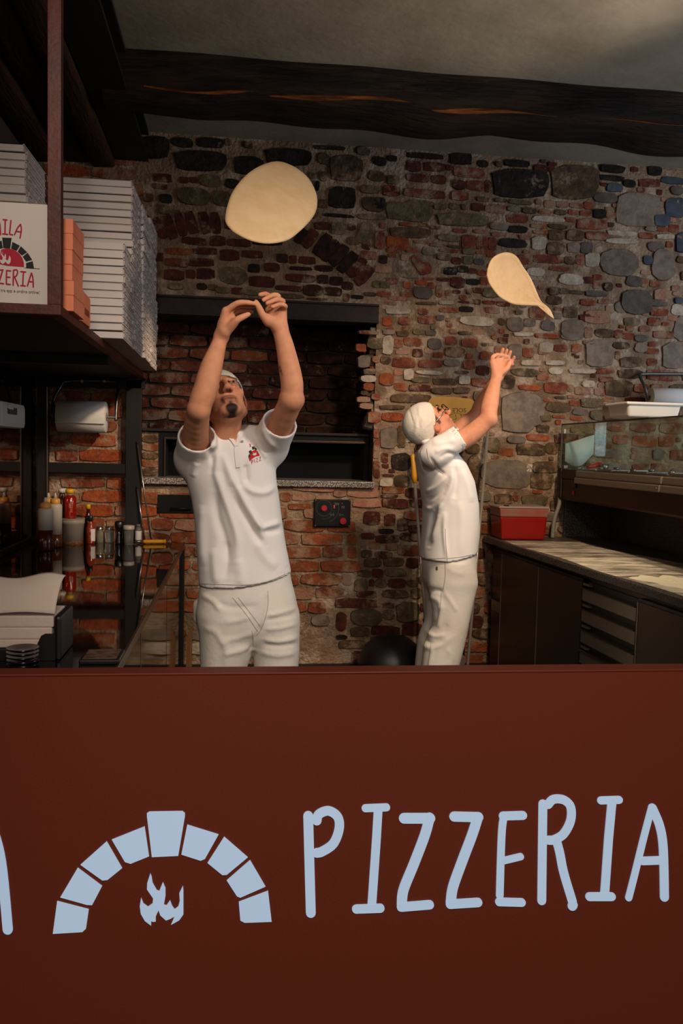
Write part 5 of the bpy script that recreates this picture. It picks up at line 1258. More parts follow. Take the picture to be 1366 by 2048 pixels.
# ------------------------------------------------------------------ implicit-surface modelling for bodies and clothes
class Field:
    def __init__(s, lo, hi, h):
        s.h = h; s.lo = np.array(lo, float); s.n = [int(math.ceil((hi[i]-lo[i])/h))+1 for i in range(3)]
        s.ax = [np.float32(s.lo[i])+np.arange(s.n[i], dtype=np.float32)*np.float32(h) for i in range(3)]
        s.D = np.full(s.n, 0.5, np.float32)
    def sl(s, lo, hi):
        r = []
        for i in range(3):
            a = max(0, int(math.floor((lo[i]-s.lo[i])/s.h))); b = min(s.n[i], int(math.ceil((hi[i]-s.lo[i])/s.h))+1)
            if b <= a: return None
            r.append(slice(a, b))
        return tuple(r)
    def grid(s, q):
        return s.ax[0][q[0]][:, None, None], s.ax[1][q[1]][None, :, None], s.ax[2][q[2]][None, None, :]
    def comb(s, q, d, op, k):
        D = s.D[q]
        if op == 'u':
            t = np.clip(0.5+0.5*(D-d)/k, 0, 1); s.D[q] = D+(d-D)*t-k*t*(1-t)
        elif op == 's':
            d = -d; t = np.clip(0.5-0.5*(D-d)/k, 0, 1); s.D[q] = D+(d-D)*t+k*t*(1-t)
        else:
            s.D[q] = np.maximum(D, d)
    def cap(s, a, b, ra, rb=None, k=0.012, op='u'):
        rb = ra if rb is None else rb
        a = np.array(a, float); b = np.array(b, float); m = max(ra, rb)+k*1.5+4*s.h
        q = s.sl(np.minimum(a, b)-m, np.maximum(a, b)+m)
        if q is None: return s
        x, y, z = s.grid(q); v = b-a; L2 = max(float(v@v), 1e-9)
        t = np.clip(((x-a[0])*v[0]+(y-a[1])*v[1]+(z-a[2])*v[2])/L2, 0, 1)
        d = np.sqrt((x-a[0]-t*v[0])**2+(y-a[1]-t*v[1])**2+(z-a[2]-t*v[2])**2)-(ra+(rb-ra)*t)
        s.comb(q, d.astype(np.float32), op, k); return s
    def chain(s, pts, rs, k=0.012, fine=5):
        P = [np.append(np.array(p, float), r) for p, r in zip(pts, rs)]; out = []
        for i in range(len(P)-1):
            p0, p1, p2, p3 = P[max(i-1, 0)], P[i], P[i+1], P[min(i+2, len(P)-1)]
            for j in range(fine):
                t = j/fine; c = 0.5*(2*p1+(p2-p0)*t+(2*p0-5*p1+4*p2-p3)*t*t+(3*p1-p0-3*p2+p3)*t**3)
                lin_ = p1+(p2-p1)*t; out.append(np.append(c[:3]*0.7+lin_[:3]*0.3, c[3]))
        out.append(P[-1])
        for i in range(len(out)-1): s.cap(out[i][:3], out[i+1][:3], out[i][3], out[i+1][3], k if i == 0 else 0.0015)
        return s
    def ell(s, c, r, R=None, k=0.012, op='u'):
        c = np.array(c, float); m = max(r)+k*1.5+4*s.h
        q = s.sl(c-m, c+m)
        if q is None: return s
        x, y, z = s.grid(q); x = x-c[0]; y = y-c[1]; z = z-c[2]
        if R is not None:
            M = np.array(R).T
            x, y, z = M[0, 0]*x+M[0, 1]*y+M[0, 2]*z, M[1, 0]*x+M[1, 1]*y+M[1, 2]*z, M[2, 0]*x+M[2, 1]*y+M[2, 2]*z
        k0 = np.sqrt((x/r[0])**2+(y/r[1])**2+(z/r[2])**2); k1 = np.sqrt((x/r[0]**2)**2+(y/r[1]**2)**2+(z/r[2]**2)**2)+1e-6
        d = k0*(k0-1)/k1
        s.comb(q, d.astype(np.float32), op, k); return s
    def loft(s, rows, k=0.02, p=2.3, op='u', grow=0.0):     # rows: (z, cx, cy, ax, ay) from top to bottom
        rows = sorted(rows); Z = np.array([r[0] for r in rows]); T = np.array([r[1:] for r in rows])
        m = 4*s.h+k
        lo = [(T[:, 0]-T[:, 2]).min()-m-grow, (T[:, 1]-T[:, 3]).min()-m-grow, Z[0]-m]; hi = [(T[:, 0]+T[:, 2]).max()+m+grow, (T[:, 1]+T[:, 3]).max()+m+grow, Z[-1]+m]
        q = s.sl(lo, hi)
        if q is None: return s
        x, y, z = s.grid(q); zz = z[0, 0]
        f = [np.interp(zz, Z, T[:, i]) for i in range(4)]
        # smooth the profile a little along z
        ker = np.ones(max(3, int(0.03/s.h)) | 1); ker /= ker.sum(); w = len(ker)//2
        f = [np.convolve(np.pad(g_, w, mode='edge'), ker, 'valid') for g_ in f]
        cx, cy, ax, ay = [g_[None, None, :].astype(np.float32) for g_ in f]
        ax = ax+grow; ay = ay+grow
        rr = (np.abs((x-cx)/ax)**p+np.abs((y-cy)/ay)**p)**(1/p)
        d = (rr-1)*np.minimum(ax, ay)
        d = np.maximum(d, np.maximum(Z[0]-z, z-Z[-1]))
        s.comb(q, d.astype(np.float32), op, k); return s
    def plane(s, pt, nrm):        # keep the side the normal points away from
        x, y, z = s.ax[0][:, None, None], s.ax[1][None, :, None], s.ax[2][None, None, :]
        n = np.array(nrm, float); n /= np.linalg.norm(n)
        s.D = np.maximum(s.D, ((x-pt[0])*n[0]+(y-pt[1])*n[1]+(z-pt[2])*n[2]).astype(np.float32)); return s
    def mesh(s, smooth_it=2):
        D = s.D; S = D < 0
        nx, ny, nz = D.shape
        c = np.zeros((nx-1, ny-1, nz-1), np.uint8)
        for i in (0, 1):
            for j in (0, 1):
                for k in (0, 1): c += S[i:nx-1+i, j:ny-1+j, k:nz-1+k]
        act = (c > 0) & (c < 8); I, J, K_ = np.nonzero(act)
        idx = np.full(act.shape, -1, np.int64); idx[I, J, K_] = np.arange(len(I))
        P = np.zeros((len(I), 3)); cnt = np.zeros(len(I))
        cor = [(a, b, c_) for a in (0, 1) for b in (0, 1) for c_ in (0, 1)]
        for a in cor:
            for ax in range(3):
                if a[ax] == 1: continue
                b = list(a); b[ax] = 1
                da = D[I+a[0], J+a[1], K_+a[2]]; db = D[I+b[0], J+b[1], K_+b[2]]
                cr_ = (da < 0) != (db < 0)
                t = np.where(cr_, da/np.where(cr_, da-db, 1), 0)
                q = np.array(a, float)[None, :].repeat(len(I), 0); q[:, ax] += t
                P[cr_] += q[cr_]; cnt[cr_] += 1
        P = P/cnt[:, None]; V = s.lo+(P+np.stack([I, J, K_], 1))*s.h
        F = []
        for ax in range(3):
            sl0 = [slice(None)]*3; sl1 = [slice(None)]*3; sl0[ax] = slice(0, -1); sl1[ax] = slice(1, None)
            A = S[tuple(sl0)]; B = S[tuple(sl1)]
            u, v = [(1, 2), (2, 0), (0, 1)][ax]
            e = np.argwhere(A != B)
            e = e[(e[:, u] > 0) & (e[:, v] > 0) & (e[:, u] < D.shape[u]-1) & (e[:, v] < D.shape[v]-1)]
            def at(du, dv):
                w = e.copy(); w[:, u] += du; w[:, v] += dv; return idx[w[:, 0], w[:, 1], w[:, 2]]
            q = np.stack([at(-1, -1), at(0, -1), at(0, 0), at(-1, 0)], 1)
            fl = ~A[e[:, 0], e[:, 1], e[:, 2]]
            q[fl] = q[fl][:, ::-1]; F.append(q)
        F = np.concatenate(F); F = F[(F >= 0).all(1)]
        for it in range(smooth_it):
            acc = np.zeros_like(V); n = np.zeros(len(V))
            for a, b in ((0, 1), (1, 2), (2, 3), (3, 0)):
                np.add.at(acc, F[:, a], V[F[:, b]]); np.add.at(n, F[:, a], 1)
                np.add.at(acc, F[:, b], V[F[:, a]]); np.add.at(n, F[:, b], 1)
            V = V*0.5+0.5*acc/np.maximum(n, 1)[:, None]
        return V, F

def vnormals(V, F):
    n = np.cross(V[F[:, 2]]-V[F[:, 0]], V[F[:, 3]]-V[F[:, 1]])
    N_ = np.zeros_like(V)
    for i in range(4): np.add.at(N_, F[:, i], n)
    return N_/(np.linalg.norm(N_, axis=1)[:, None]+1e-12)
RV, UV, FV, CV = np.array(_r), np.array(_u), np.array(_f), np.array(CAM)
def px_of(V):
    v = V-CV; w = v@FV; return 683+FPX*(v@RV)/w, 1024-FPX*(v@UV)/w
def add_folds(V, F, folds, gain=1.2):
    """raise cloth ridges (or sink valleys) along polylines; each fold: points, width, height, given in picture units of the person's distance"""
    for side in (1,):
        N_ = vnormals(V, F); px, py = px_of(V)
        facing = np.clip(-((V-CV)*N_).sum(1)/np.linalg.norm(V-CV, axis=1)*2.5, 0, 1)
        disp = np.zeros(len(V))
        for pts, w, amp in folds:
            pts = cr(pts, 4)
            best = np.full(len(V), 1e9); tt = np.zeros(len(V)); L = len(pts)-1
            for i in range(L):
                a = np.array(pts[i]); b = np.array(pts[i+1]); v = b-a
                t = np.clip(((px-a[0])*v[0]+(py-a[1])*v[1])/(v@v), 0, 1)
                d = np.hypot(px-a[0]-t*v[0], py-a[1]-t*v[1]); m = d < best
                best[m] = d[m]; tt[m] = (i+t[m])/L
            disp += gain*amp*np.exp(-(best/(w*1.15))**2)*np.clip(np.sin(np.clip(tt, 0.04, 0.96)*PI)*1.6, 0, 1)
        V = V+N_*(disp*facing)[:, None]
    return V
def np_obj(name, V, F, mat, parent=None, origin=None, col=None):
    off = np.array(origin if origin is not None else (wloc(parent) if parent else (0, 0, 0)))
    me = bpy.data.meshes.new(name)
    me.vertices.add(len(V)); me.vertices.foreach_set('co', (V-off).astype(np.float32).ravel())
    me.loops.add(len(F)*4); me.loops.foreach_set('vertex_index', F.astype(np.int32).ravel())
    me.polygons.add(len(F)); me.polygons.foreach_set('loop_start', np.arange(0, len(F)*4, 4, dtype=np.int32)); me.polygons.foreach_set('loop_total', np.full(len(F), 4, np.int32))
    me.polygons.foreach_set('use_smooth', np.ones(len(F), bool))
    me.update(calc_edges=True); me.validate()
    me.materials.append(mat)
    if col is not None:
        ca = me.color_attributes.new('Col', 'FLOAT_COLOR', 'POINT'); ca.data.foreach_set('color', np.c_[col, np.ones(len(col))].astype(np.float32).ravel())
    o = bpy.data.objects.new(name, me); COL.objects.link(o)
    if parent: o.parent = parent
    else: o.location = off
    return o

# ------------------------------------------------------------------ people materials
skin_m = pm('skin', '#b87858', 0.58, spec=0.2, sss=0.10)
nt = skin_m.node_tree; ca = nt.nodes.new('ShaderNodeVertexColor'); ca.layer_name = 'Col'
nz_ = nt.nodes.new('ShaderNodeTexNoise'); nz_.inputs['Scale'].default_value = 35; nz_.inputs['Detail'].default_value = 4
gg = nt.nodes.new('ShaderNodeNewGeometry'); nt.links.new(gg.outputs['Position'], nz_.inputs['Vector'])
hs_ = nt.nodes.new('ShaderNodeHueSaturation'); mr2 = nt.nodes.new('ShaderNodeMapRange'); mr2.inputs[1].default_value = .3; mr2.inputs[2].default_value = .7; mr2.inputs[3].default_value = 0.9; mr2.inputs[4].default_value = 1.1
nt.links.new(nz_.outputs['Fac'], mr2.inputs[0]); nt.links.new(mr2.outputs[0], hs_.inputs['Value']); nt.links.new(ca.outputs['Color'], hs_.inputs['Color']); nt.links.new(hs_.outputs['Color'], nt.nodes['Principled BSDF'].inputs['Base Color'])
shirt_m = pm('white_pique_cotton', '#e4dcd6', 0.9, spec=0.15, bump=0.06, bscale=700)
trouser_m = pm('offwhite_twill', '#d8d0c6', 0.9, spec=0.15, bump=0.08, bscale=60, col2='#c6baa6', scale=5, amount=0.5)
cap_m = pm('white_cap_cotton', '#d2c9bc', 0.9, spec=0.15, bump=0.15, bscale=60)
SKIN = np.array(lin('#cc8c69')); SKIN2 = np.array(lin('#cb8b6c'))
LIP = np.array(lin('#7d3a30')); HAIR = np.array(lin('#100a07')); STUB = np.array(lin('#9a6750'))

def Rmat(yaw, pitch, roll):
    return np.array(Matrix.Rotation(yaw, 3, 'Z') @ Matrix.Rotation(roll, 3, 'Y') @ Matrix.Rotation(-pitch, 3, 'X'))
def head(Fd, O, R, s, small=0.007):
    def w(x, y, z): return np.array(O)+R@(np.array((x, y, z))*s)
    E = lambda c, r, k=0.012, op='u': Fd.ell(w(*c), [q*s for q in r], R, k, op)
    C = lambda a, b, ra, rb=None, k=0.012, op='u': Fd.cap(w(*a), w(*b), ra*s, (rb if rb is not None else ra)*s, k, op)
    E((0, 0.018, 0.030), (0.076, 0.094, 0.086))
    E((0, -0.028, -0.040), (0.061, 0.062, 0.078), 0.02)
    E((0, -0.072, -0.100), (0.026, 0.018, 0.017), 0.018)
    for q in (-1, 1):
        C((q*0.056, 0.0, -0.060), (q*0.022, -0.066, -0.100), 0.019, 0.014, 0.018)
        E((q*0.040, -0.068, -0.030), (0.022, 0.018, 0.018), 0.014)
        E((q*0.031, -0.095, 0.003), (0.016, 0.012, 0.010), 0.008, 's')
        E((q*0.031, -0.0835, 0.001), (0.0135, 0.0125, 0.0125), 0.003)
        C((q*0.014, -0.090, 0.021), (q*0.044, -0.080, 0.021), 0.0085, 0.007, 0.008)
        E((q*0.0125, -0.103, -0.040), (0.0085, 0.011, 0.008), 0.006)
        E((q*0.076, 0.012, -0.008), (0.010, 0.021, 0.032), 0.004)
        E((q*0.086, 0.006, -0.006), (0.007, 0.011, 0.019), 0.004, 's')
        C((q*0.005, -0.114, -0.050), (q*0.007, -0.104, -0.046), 0.0035, 0.0035, 0.003, 's')
    C((0, -0.090, 0.012), (0, -0.112, -0.030), 0.0085, 0.0115, 0.010)
    E((0, -0.116, -0.037), (0.0125, 0.0115, 0.010), 0.008)
    C((-0.018, -0.088, -0.066), (0.018, -0.088, -0.066), 0.0065, 0.0065, 0.006); C((-0.008, -0.0935, -0.0655), (0.008, -0.0935, -0.0655), 0.006, 0.006, 0.006)
    C((-0.014, -0.089, -0.077), (0.014, -0.089, -0.077), 0.0075, 0.0075, 0.006)
    C((-0.022, -0.0985, -0.0712), (0.022, -0.0985, -0.0712), 0.0028, 0.0028, 0.003, 's')
    return w
def head_local(V, O, R, s): return ((V-np.array(O))@R)/s
def smooth01(x, a, b): return np.clip((x-a)/(b-a), 0, 1)
def skin_colours(V, O, R, s, base, goatee):
    col = np.tile(base, (len(V), 1)).astype(float)
    rng = np.random.RandomState(2)
    L = head_local(V, O, R, s); x, y, z = L[:, 0], L[:, 1], L[:, 2]
    inhead = (np.abs(x) < 0.1) & (y > -0.14) & (y < 0.14) & (z > -0.125) & (z < 0.13)
    def mix(c, f):
        f = (f*inhead)[:, None]; col[:] = col*(1-f)+c*f
    front = y < -0.06
    blush = np.exp(-((np.abs(x)-0.042)/0.02)**2-((z+0.035)/0.025)**2)*front; mix(np.array(lin('#b4674f')), blush*0.5)
    nose = np.exp(-(x/0.02)**2-((z+0.038)/0.02)**2)*(y < -0.095); mix(np.array(lin('#b06048')), nose*0.5)
    ear = (np.abs(x) > 0.072)*1.0; mix(np.array(lin('#b86650')), ear*0.6)
    mix(STUB, 0.45*np.clip(smooth01(-z, 0.045, 0.075), 0, 1)*(y < 0.01)*(z > -0.125)*smooth01(-y, -0.02, 0.02))
    lip = np.exp(-((z+0.0715)/0.0085)**4-(x/0.021)**4)*(y < -0.083); mix(LIP, np.clip(lip*1.1, 0, 0.65))
    seam = np.exp(-((z+0.0712)/0.0016)**2-(x/0.022)**6)*(y < -0.083); mix(np.array(lin('#3a1512')), seam*0.9)
    brow = np.exp(-((z-0.0225-0.004*np.cos(np.abs(x)*60))/0.0055)**2)*smooth01(np.abs(x), 0.010, 0.016)*smooth01(-np.abs(x), -0.054, -0.046)*(y < -0.055); mix(HAIR, np.clip(brow*1.1, 0, 0.85))
    d = np.sqrt((np.abs(x)-0.031)**2+(y+0.0835)**2+(z-0.001)**2)
    eye = (np.abs(z-0.001) < 0.0052)*(d < 0.0155)*(np.abs(np.abs(x)-0.031) < 0.0125)*(y < -0.088); mix(np.array(lin('#93796a')), eye*1.0)
    iris = (np.hypot(np.abs(x)-0.031, z-0.003) < 0.0055)*eye; mix(np.array(lin('#1e130e')), iris*1.0)
    lid = (np.abs(np.abs(z-0.001)-0.0062) < 0.0016)*(d < 0.017)*(np.abs(np.abs(x)-0.031) < 0.014)*(y < -0.083); mix(np.array(lin('#4a2a20')), lid*0.7)
    nos = np.exp(-((np.abs(x)-0.006)/0.004)**2-((z+0.049)/0.005)**2-((y+0.109)/0.008)**2); mix(np.array(lin('#2a100c')), np.clip(nos*1.3, 0, 0.95))  # shade inside the nostrils painted into the skin colour
    if goatee:
        g1 = np.exp(-(((z+0.104)/0.0175)**2+(x/0.0215)**2)**3)*(y < -0.045); mix(HAIR, np.clip(g1*1.4, 0, 0.96))
        g2 = np.exp(-((z+0.087)/0.006)**2-(x/0.006)**2)*(y < -0.07); mix(HAIR, np.clip(g2, 0, 0.7))
        g3 = np.exp(-((z+0.0575)/0.005)**2-(x/0.024)**4)*(y < -0.07); mix(HAIR, np.clip(g3, 0, 0.65))
        g4 = np.exp(-((np.abs(x)-0.026)/0.005)**2-((z+0.072)/0.014)**4)*(y < -0.06); mix(HAIR, np.clip(g4, 0, 0.35))
    hair = ((y > 0.03)*(z > -0.075)*(z < 0.02))*1.0 + ((np.abs(x) > 0.06)*(y > -0.03)*(y < 0.0)*(z > -0.02))*0.8
    mix(HAIR, np.clip(hair, 0, 0.85)*(np.abs(x) < 0.075))
    return col
def cap_mesh(O, R, s, pa, pb, grow=0.007, h=0.004):
    """close white cap: the skull ellipsoid grown and cut along the line from forehead to nape"""
    Fd = Field(np.array(O)-0.17, np.array(O)+0.17, h)
    w = lambda x, y, z: np.array(O)+R@(np.array((x, y, z))*s)
    Fd.ell(w(0, 0.020, 0.032), [(q+grow)*s for q in (0.077, 0.096, 0.088)], R, 0.01)
    Fd.ell(w(0, 0.040, 0.026), [(q+grow)*s for q in (0.068, 0.078, 0.080)], R, 0.02)
    d = np.array((0, pb[0]-pa[0], pb[1]-pa[1])); nrm = np.array((0, d[2], -d[1])); nrm /= np.linalg.norm(nrm)
    if nrm[2] > 0: nrm = -nrm
    Fd.plane(w(0, pa[0], pa[1]), R@nrm)
    Fd.ell(w(0, 0.018, 0.030), [q*s for q in (0.0765, 0.0945, 0.0865)], R, 0.002, 's')
    return Fd.mesh(1), w

def leg_rows(tab, Y, half_y, yoff=0.0):
    out = []
    for (py, xl, xr) in tab:
        a = atY(xl, py, Y); b = atY(xr, py, Y); out.append(((a.z+b.z)/2, (a.x+b.x)/2, Y+yoff, (b.x-a.x)/2, half_y))
    return out
def rows_of(tab):   # (py, xl, xr, Yc, half depth)
    out = []
    for (py, xl, xr, yc, hy) in tab:
        a = atY(xl, py, yc); b = atY(xr, py, yc); out.append(((a.z+b.z)/2, (a.x+b.x)/2, yc, (b.x-a.x)/2, hy))
    return out
def shrink(rows, g): return [(z, cx, cy, ax-g, ay-g) for z, cx, cy, ax, ay in rows]

class Conform:      # lays thin trim on a finished surface
    def __init__(s, V, F): s.t = BVHTree.FromPolygons([tuple(v) for v in V], [tuple(f) for f in F])
    def hit(s, px, py, off=0.001):
        d = ray(px, py).normalized(); r = s.t.ray_cast(CAM, d)
        if r[0] is None: return None
        n = r[1] if r[1].dot(d) < 0 else -r[1]
        return r[0]+n*off-d*off*0.5
    def poly(s, mb, pts, off=0.001, grid=None):
        vs = [s.hit(*p, off) for p in pts]
        if any(v is None for v in vs): return
        mb.add(vs, [list(t) for t in tessellate_polygon([[Vector((a, b, 0)) for a, b in pts]])])
    def strip(s, mb, pts, w, off=0.001, n=5):
        c = cr(pts, n); vs = []
        for i, p in enumerate(c):
            t = (Vector(c[min(i+1, len(c)-1)])-Vector(c[max(i-1, 0)])).normalized(); q = Vector((-t.y, t.x))*w/2
            a = s.hit(p[0]+q.x, p[1]+q.y, off); b = s.hit(p[0]-q.x, p[1]-q.y, off)
            if a is None or b is None:
                continue
            vs += [a, b]
        mb.add(vs, [[2*i, 2*i+2, 2*i+3, 2*i+1] for i in range(len(vs)//2-1)], 0, True)
def dense_strip_fill(cf, mb, pts, off, step=1.2):
    """fill a polygon with small quads so that it follows the cloth"""
    xs = [p[0] for p in pts]; ys = [p[1] for p in pts]
    def inside(x, y):
        c = False; j = len(pts)-1
        for i in range(len(pts)):
            xi, yi = pts[i]; xj, yj = pts[j]
            if (yi > y) != (yj > y) and x < (xj-xi)*(y-yi)/(yj-yi)+xi: c = not c
            j = i
        return c
    nx = int((max(xs)-min(xs))/step)+1; ny = int((max(ys)-min(ys))/step)+1
    for j in range(ny):
        for i in range(nx):
            x = min(xs)+i*step; y = min(ys)+j*step
            if inside(x+step/2, y+step/2):
                vs = [cf.hit(a, b, off) for a, b in ((x, y+step), (x+step, y+step), (x+step, y), (x, y))]
                if all(v is not None for v in vs): mb.add(vs, [[0, 1, 2, 3]])

# ================================================================== the first man (front view, arms up)
def Z4(zx, zy, Y): return np.array(atY(340+zx/4.5533, 560+zy/4.5533, Y))
TY = 3.12
torso1 = rows_of([(862,422,492,TY,.075),(874,402,512,TY,.09),(886,380,535,TY,.105),(905,366,552,TY,.115),(930,365,551,TY,.12),(960,371,553,TY,.122),(1000,383,559,TY,.12),(1040,389,564,TY,.118),(1085,392,571,TY,.118),(1140,396,582,TY,.122),(1200,400,592,TY,.125)])
hips1 = rows_of([(1120,402,576,TY,.105),(1165,401,584,TY,.112),(1190,397,591,TY,.118),(1225,395,596,TY,.118),(1250,400,595,TY,.112),(1275,420,580,TY,.09),(1292,445,560,TY,.06)])
legL1 = rows_of([(1172,425,475,TY,.07),(1200,404,497,TY,.104),(1225,395,503,TY,.116),(1262,397,507,TY,.113),(1290,399,511,TY,.108),(1315,400,501,TY,.10),(1340,401,492,TY,.095),(1400,405,485,TY,.09),(1470,412,482,TY,.082),(1560,420,480,TY,.075),(1660,424,482,TY,.075),(1690,424,484,TY,.078)])
legR1 = rows_of([(1172,520,566,TY,.07),(1200,503,584,TY,.104),(1225,502,596,TY,.116),(1262,505,599,TY,.113),(1290,506,599,TY,.108),(1315,507,598,TY,.10),(1340,508,596,TY,.095),(1400,512,594,TY,.09),(1470,518,590,TY,.082),(1560,525,585,TY,.075),(1660,528,585,TY,.075),(1690,528,586,TY,.078)])
S1L, E1L, W1L = Z4(236, 1590, 3.09), Z4(262, 1180, 2.87), Z4(466, 522, 2.89)
S1R, E1R, W1R = Z4(915, 1480, 3.09), Z4(1108, 1085, 2.88), Z4(1005, 455, 2.90)
HO1 = np.array(atY(446, 801, 3.075)); HR1 = Rmat(math.radians(12), math.radians(38), math.radians(-9)); HS1 = 1.0
NB1 = np.array(atY(450, 890, 3.13))
foot1 = (0.04, TY, 0.0)

Fd = Field((-0.27, 2.72, -0.0), (0.36, 3.34, 2.10), 0.0045)
Fd.loft(shrink(torso1, 0.022), 0.02)
Fd.loft(shrink(hips1, 0.03), 0.03)
Fd.loft(shrink(legL1, 0.022), 0.03, 2.0); Fd.loft(shrink(legR1, 0.022), 0.03, 2.0)
head(Fd, HO1, HR1, HS1)
Fd.cap(NB1, HO1+HR1@np.array((0, 0.030, -0.055)), 0.060, 0.055, 0.02)
Fd.cap(np.array(atY(449, 893, 3.08)), HO1+HR1@np.array((0, -0.02, -0.075)), 0.040, 0.038, 0.02)
Fd.chain([S1L, Z4(232, 1400, 2.98), E1L], [0.050, 0.0445, 0.037], 0.015)
Fd.chain([E1L, Z4(288, 1090, 2.868), Z4(322, 1000, 2.867), Z4(375, 800, 2.872), Z4(440, 600, 2.885), W1L], [0.0365, 0.0395, 0.0395, 0.0360, 0.0255, 0.0225], 0.012)
Fd.chain([S1R, Z4(985, 1370, 3.00), E1R], [0.050, 0.0425, 0.040], 0.015)
Fd.cap(E1R, Z4(1165, 1095, 2.90), 0.030, 0.020, 0.02)
Fd.chain([E1R, Z4(1112, 950, 2.875), Z4(1087, 800, 2.88), Z4(1046, 600, 2.89), W1R], [0.0375, 0.0375, 0.0355, 0.0300, 0.0265], 0.012)
# his right hand (left in the picture)
K = [Z4(508, 282, 2.865), Z4(514, 298, 2.885), Z4(524, 318, 2.905), Z4(540, 345, 2.925)]
for i, kp in enumerate(K): Fd.cap(W1L+(kp-W1L)*0.05, kp, 0.0195, 0.0140, 0.012)
Fd.cap(Z4(500, 470, 2.87), Z4(585, 385, 2.86), 0.0200, 0.0150, 0.012)
Fd.cap(Z4(500, 400, 2.885), Z4(560, 340, 2.885), 0.020, 0.014, 0.012)
fingers = [([K[0], Z4(612, 212, 2.850), Z4(700, 206, 2.850), Z4(762, 216, 2.855)], [.0110, .0098, .0088, .0075]),
           ([K[1], Z4(622, 238, 2.878), Z4(705, 238, 2.880), Z4(764, 240, 2.885)], [.0108, .0095, .0086, .0074]),
           ([K[2], Z4(628, 280, 2.898), Z4(695, 282, 2.900), Z4(745, 293, 2.903)], [.0105, .0092, .0083, .0072]),
           ([K[3], Z4(615, 318, 2.918), Z4(668, 318, 2.922), Z4(706, 322, 2.925)], [.0095, .0082, .0074, .0065]),
           ([Z4(545, 430, 2.860), Z4(610, 365, 2.842), Z4(665, 335, 2.845), Z4(716, 312, 2.852)], [.0150, .0115, .0100, .0080])]
for pts, rs in fingers: Fd.chain(pts, rs, 0.004)
# his left hand (right in the picture), palm towards the camera
K = [Z4(905, 268, 2.905), Z4(945, 246, 2.900), Z4(988, 250, 2.895), Z4(1026, 276, 2.893)]
for kp in K: Fd.cap(W1R+(kp-W1R)*0.08, kp, 0.0205, 0.0150, 0.012)
Fd.cap(Z4(960, 410, 2.885), Z4(880, 345, 2.875), 0.0210, 0.0155, 0.012)
fingers = [([K[0], Z4(912, 165, 2.925), Z4(872, 128, 2.935), Z4(818, 136, 2.925)], [.0112, .0098, .0088, .0075]),
           ([K[1], Z4(985, 152, 2.905), Z4(935, 140, 2.890), Z4(852, 182, 2.868)], [.0112, .0100, .0090, .0076]),
           ([K[2], Z4(1028, 195, 2.885), Z4(970, 180, 2.866), Z4(882, 212, 2.852)], [.0110, .0098, .0088, .0074]),
           ([K[3], Z4(1048, 238, 2.868), Z4(1000, 222, 2.852), Z4(928, 246, 2.842)], [.0100, .0088, .0078, .0068]),
           ([Z4(895, 385, 2.880), Z4(842, 318, 2.866), Z4(812, 255, 2.862), Z4(784, 200, 2.862)], [.0165, .0125, .0108, .0085])]
for pts, rs in fingers: Fd.chain(pts, rs, 0.004)
V, F = Fd.mesh(1)
col = skin_colours(V, HO1, HR1, HS1, SKIN, True)
px, py = px_of(V)
tat = np.exp(-(((px-561.5)/2.2)**2+((py-742)/3.2)**2))+np.exp(-(((px-559.5)/1.6)**2+((py-735)/2.5)**2))+np.exp(-(((px-564)/1.5)**2+((py-748)/1.6)**2))
tat = np.clip(tat*1.2, 0, 0.8)*(V[:, 1] < 2.95)*(V[:, 2] > 1.6); col = col*(1-tat[:, None])+np.array(lin('#2b2222'))*tat[:, None]
man1 = np_obj('person', V, F, skin_m, None, foot1, col)
tag(man1, 'man in white polo and trousers facing the camera, head back, both arms raised', 'person')

# shirt
Fs = Field((-0.27, 2.82, 0.90), (0.36, 3.36, 1.72), 0.005)
Fs.loft(torso1, 0.03, 2.3)
ul = (E1L-S1L)/np.linalg.norm(E1L-S1L); ur = (E1R-S1R)/np.linalg.norm(E1R-S1R)
Fs.cap(np.array(atY(432, 884, 3.13)), S1L-ul*0.02, 0.055, 0.072, 0.03)
Fs.cap(np.array(atY(476, 876, 3.13)), S1R-ur*0.02, 0.052, 0.068, 0.03)
Fs.cap(S1L-ul*0.03, S1L+ul*0.16, 0.074, 0.064, 0.02); Fs.cap(S1R-ur*0.03, S1R+ur*0.17, 0.070, 0.060, 0.02)
# sleeve ends: cut square to each arm, then hollow
def cut_beyond(Fd, P0, n, R_):
    """remove everything past the plane, but only near the arm"""
    m = 0.20; q = Fd.sl(P0-m, P0+m); x, y, z = Fd.grid(q)
    a = (x-P0[0])*n[0]+(y-P0[1])*n[1]+(z-P0[2])*n[2]
    rx, ry, rz = x-P0[0]-a*n[0], y-P0[1]-a*n[1], z-P0[2]-a*n[2]
    rad = np.sqrt(rx*rx+ry*ry+rz*rz)
    d = np.maximum(a, -1e3); near = rad < R_
    Fd.D[q] = np.where(near, np.maximum(Fd.D[q], d), Fd.D[q]).astype(np.float32)
cut_beyond(Fs, S1L+ul*0.115, ul, 0.12); cut_beyond(Fs, S1R+ur*0.125, ur, 0.12)
Fs.cap(S1L+ul*0.085, S1L+ul*0.30, 0.058, 0.058, 0.003, 's'); Fs.cap(S1R+ur*0.095, S1R+ur*0.30, 0.054, 0.054, 0.003, 's')
